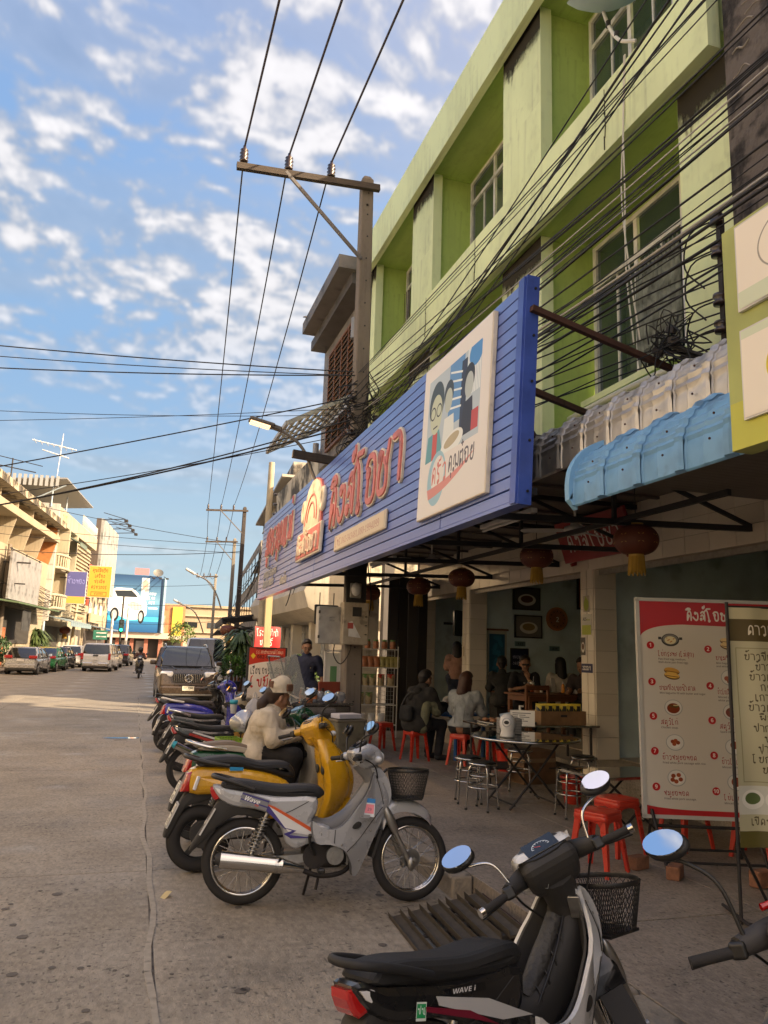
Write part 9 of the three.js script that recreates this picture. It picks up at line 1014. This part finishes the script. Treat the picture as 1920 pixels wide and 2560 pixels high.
// ---------- plants ----------
function strappy(name, label, pos, n, L, h, c, trunkH = 0, group) { // rosettes of long arching blades
  const t = thing(name, label, 'plant', pos, 0, group), gs = []; seedState = (pos[2] * 1000 | 0) >>> 0;
  for (let i = 0; i < n; i++) { const a = rr(0, 6.283), up = rr(0.1, 1.35), l = L * rr(0.7, 1.1), y0 = trunkH + rr(0, h), w = 0.05 * L; const pts = [0, 0.3, 0.6, 0.85, 1].map(q => { const r = l * q * Math.cos(up * (1 - q * 0.55) * 0.98), y = l * q * Math.sin(up * (1 - q * 0.9)) - 0.35 * l * q * q; return [Math.cos(a) * r, y0 + y, Math.sin(a) * r]; }), sx = -Math.sin(a), sz = Math.cos(a), pos_ = []; for (let k = 0; k < 4; k++) { const w0 = w * [0.5, 1, 1, 0.6, 0.02][k], w1 = w * [0.5, 1, 1, 0.6, 0.02][k + 1], p = pts[k], q = pts[k + 1]; const A = [p[0] + sx * w0, p[1], p[2] + sz * w0], B = [p[0] - sx * w0, p[1], p[2] - sz * w0], C = [q[0] + sx * w1, q[1], q[2] + sz * w1], D = [q[0] - sx * w1, q[1], q[2] - sz * w1]; pos_.push(...A, ...B, ...C, ...B, ...D, ...C); } const g = new THREE.BufferGeometry(); g.setAttribute('position', new THREE.Float32BufferAttribute(pos_, 3)); g.computeVertexNormals(); gs.push(g); }
  const half = gs.length / 2 | 0; stuff(part(t, 'leaves', gs.slice(0, half), M(c, 0.5, 0, { phys: 1, transmission: 0.15, thickness: 0 }))); stuff(part(t, 'pale_leaves', gs.slice(half), M(c.map((v, i) => v * [1.9, 1.6, 1.7][i]), 0.5, 0, { phys: 1, transmission: 0.15, thickness: 0 })));
  for (let i = 0; i < 3; i++) part(t, 'trunk', bar([0.1 * (i - 1), 0, 0.06 * (i % 2)], [0.2 * (i - 1), trunkH + h * 0.8, 0.1 * (i % 2)], 0.05 * L, 7, 0.03 * L), m_.wood); return t;
}
function bushy(label, pos, r, h, n, c, pot) { const t = thing('bush', label, 'plant', pos), gs = []; seedState = (pos[0] * 3000 + 77 | 0) >>> 0; for (let i = 0; i < n; i++) { const a = rr(0, 6.283), e = rr(-0.9, 1.4), k = Math.cbrt(rr(0.25, 1)) * (0.78 + 0.4 * vn(Math.cos(a) * 3 + 9, e * 3 + Math.sin(a) * 3 + 9)); const p = [Math.cos(a) * Math.cos(e) * r * k, h + Math.sin(e) * r * k * 0.9, Math.sin(a) * Math.cos(e) * r * k]; gs.push(mv(new THREE.CircleGeometry(r * 0.085, 5), p[0], p[1], p[2], rr(0, 6), rr(0, 6), rr(0, 6), V(1, 0.55, 1))); } const q = gs.length * 0.6 | 0; stuff(part(t, 'leaves', gs.slice(0, q), M(c, 0.6))); stuff(part(t, 'young_leaves', gs.slice(q), M(c.map(v => v * 1.8), 0.6))); part(t, 'stem', bar([0, 0.1, 0], [0, h, 0], 0.05, 6), m_.wood); if (pot) part(t, 'pot', la([[0, 0], [0.22, 0], [0.32, 0.45], [0.35, 0.47], [0.3, 0.47], [0, 0.4]], 18), m_.matt); return t; }
strappy('dracaena', 'big dracaena with pale striped leaves behind the parked cars at the left pavement', [-7.5, 0.1, -67], 420, 1.5, 1.6, [0.05, 0.085, 0.025], 0.9);
strappy('dracaena', 'tall dracaena above the round bush on the right pavement', [3.9, 0.14, -30.6], 260, 1.1, 0.9, [0.05, 0.09, 0.02], 1.3);
bushy('round clipped bright green bush in a dark pot on the right pavement', [3.35, 0.14, -28.2], 0.5, 0.95, 1500, [0.05, 0.11, 0.012], 1); bushy('darker bush in a pot right of the clipped one', [4.25, 0.14, -28.8], 0.65, 1.0, 1200, [0.02, 0.045, 0.012], 1); bushy('clipped green bush behind the person in the navy shirt', [4.35, 0.14, -21.0], 0.55, 1.0, 1200, [0.05, 0.09, 0.015], 1); bushy('dark leafy shrub at the left edge beside the silver hatchback', [-8.3, 0.1, -52.5], 1.2, 1.0, 1400, [0.025, 0.05, 0.015], 0); bushy('small roadside tree at the far corner with pale leaves', [5.6, 0.1, -104], 1.8, 3.2, 900, [0.08, 0.12, 0.03], 0);
for (const [x, y, z, l] of [[-6.3, 2.9, -77.5, 'orange red lantern hanging at the left shops'], [3.7, 2.5, -33.5, 'dark red lantern under the black awning on the right']]) { const d = dup(ln0, [x, y, z], 0, l); d.scale.setScalar(z < -50 ? 2.2 : 1.5); d.userData.group = 'lanterns down the street'; }
{ const p = thing('round_tray', 'round metal winnowing tray hung on a post by the plants', 'tray', [4.35, 2.15, -30]); part(p, 'disc', cy(0.3, 0.3, 0.04, 0, 0, 0, Math.PI / 2 - 0.2, 0, 0, 28), M([0.3, 0.27, 0.22], 0.5, 0.3)); part(p, 'rim', to(0.3, 0.02, 0, 0, 0, -0.2, 0, 0, 28, 6), m_.iron); part(p, 'hanger', bar([0, 0.3, 0], [0, 0.8, 0], 0.01), m_.wire); }
renderer.render(scene, camera);
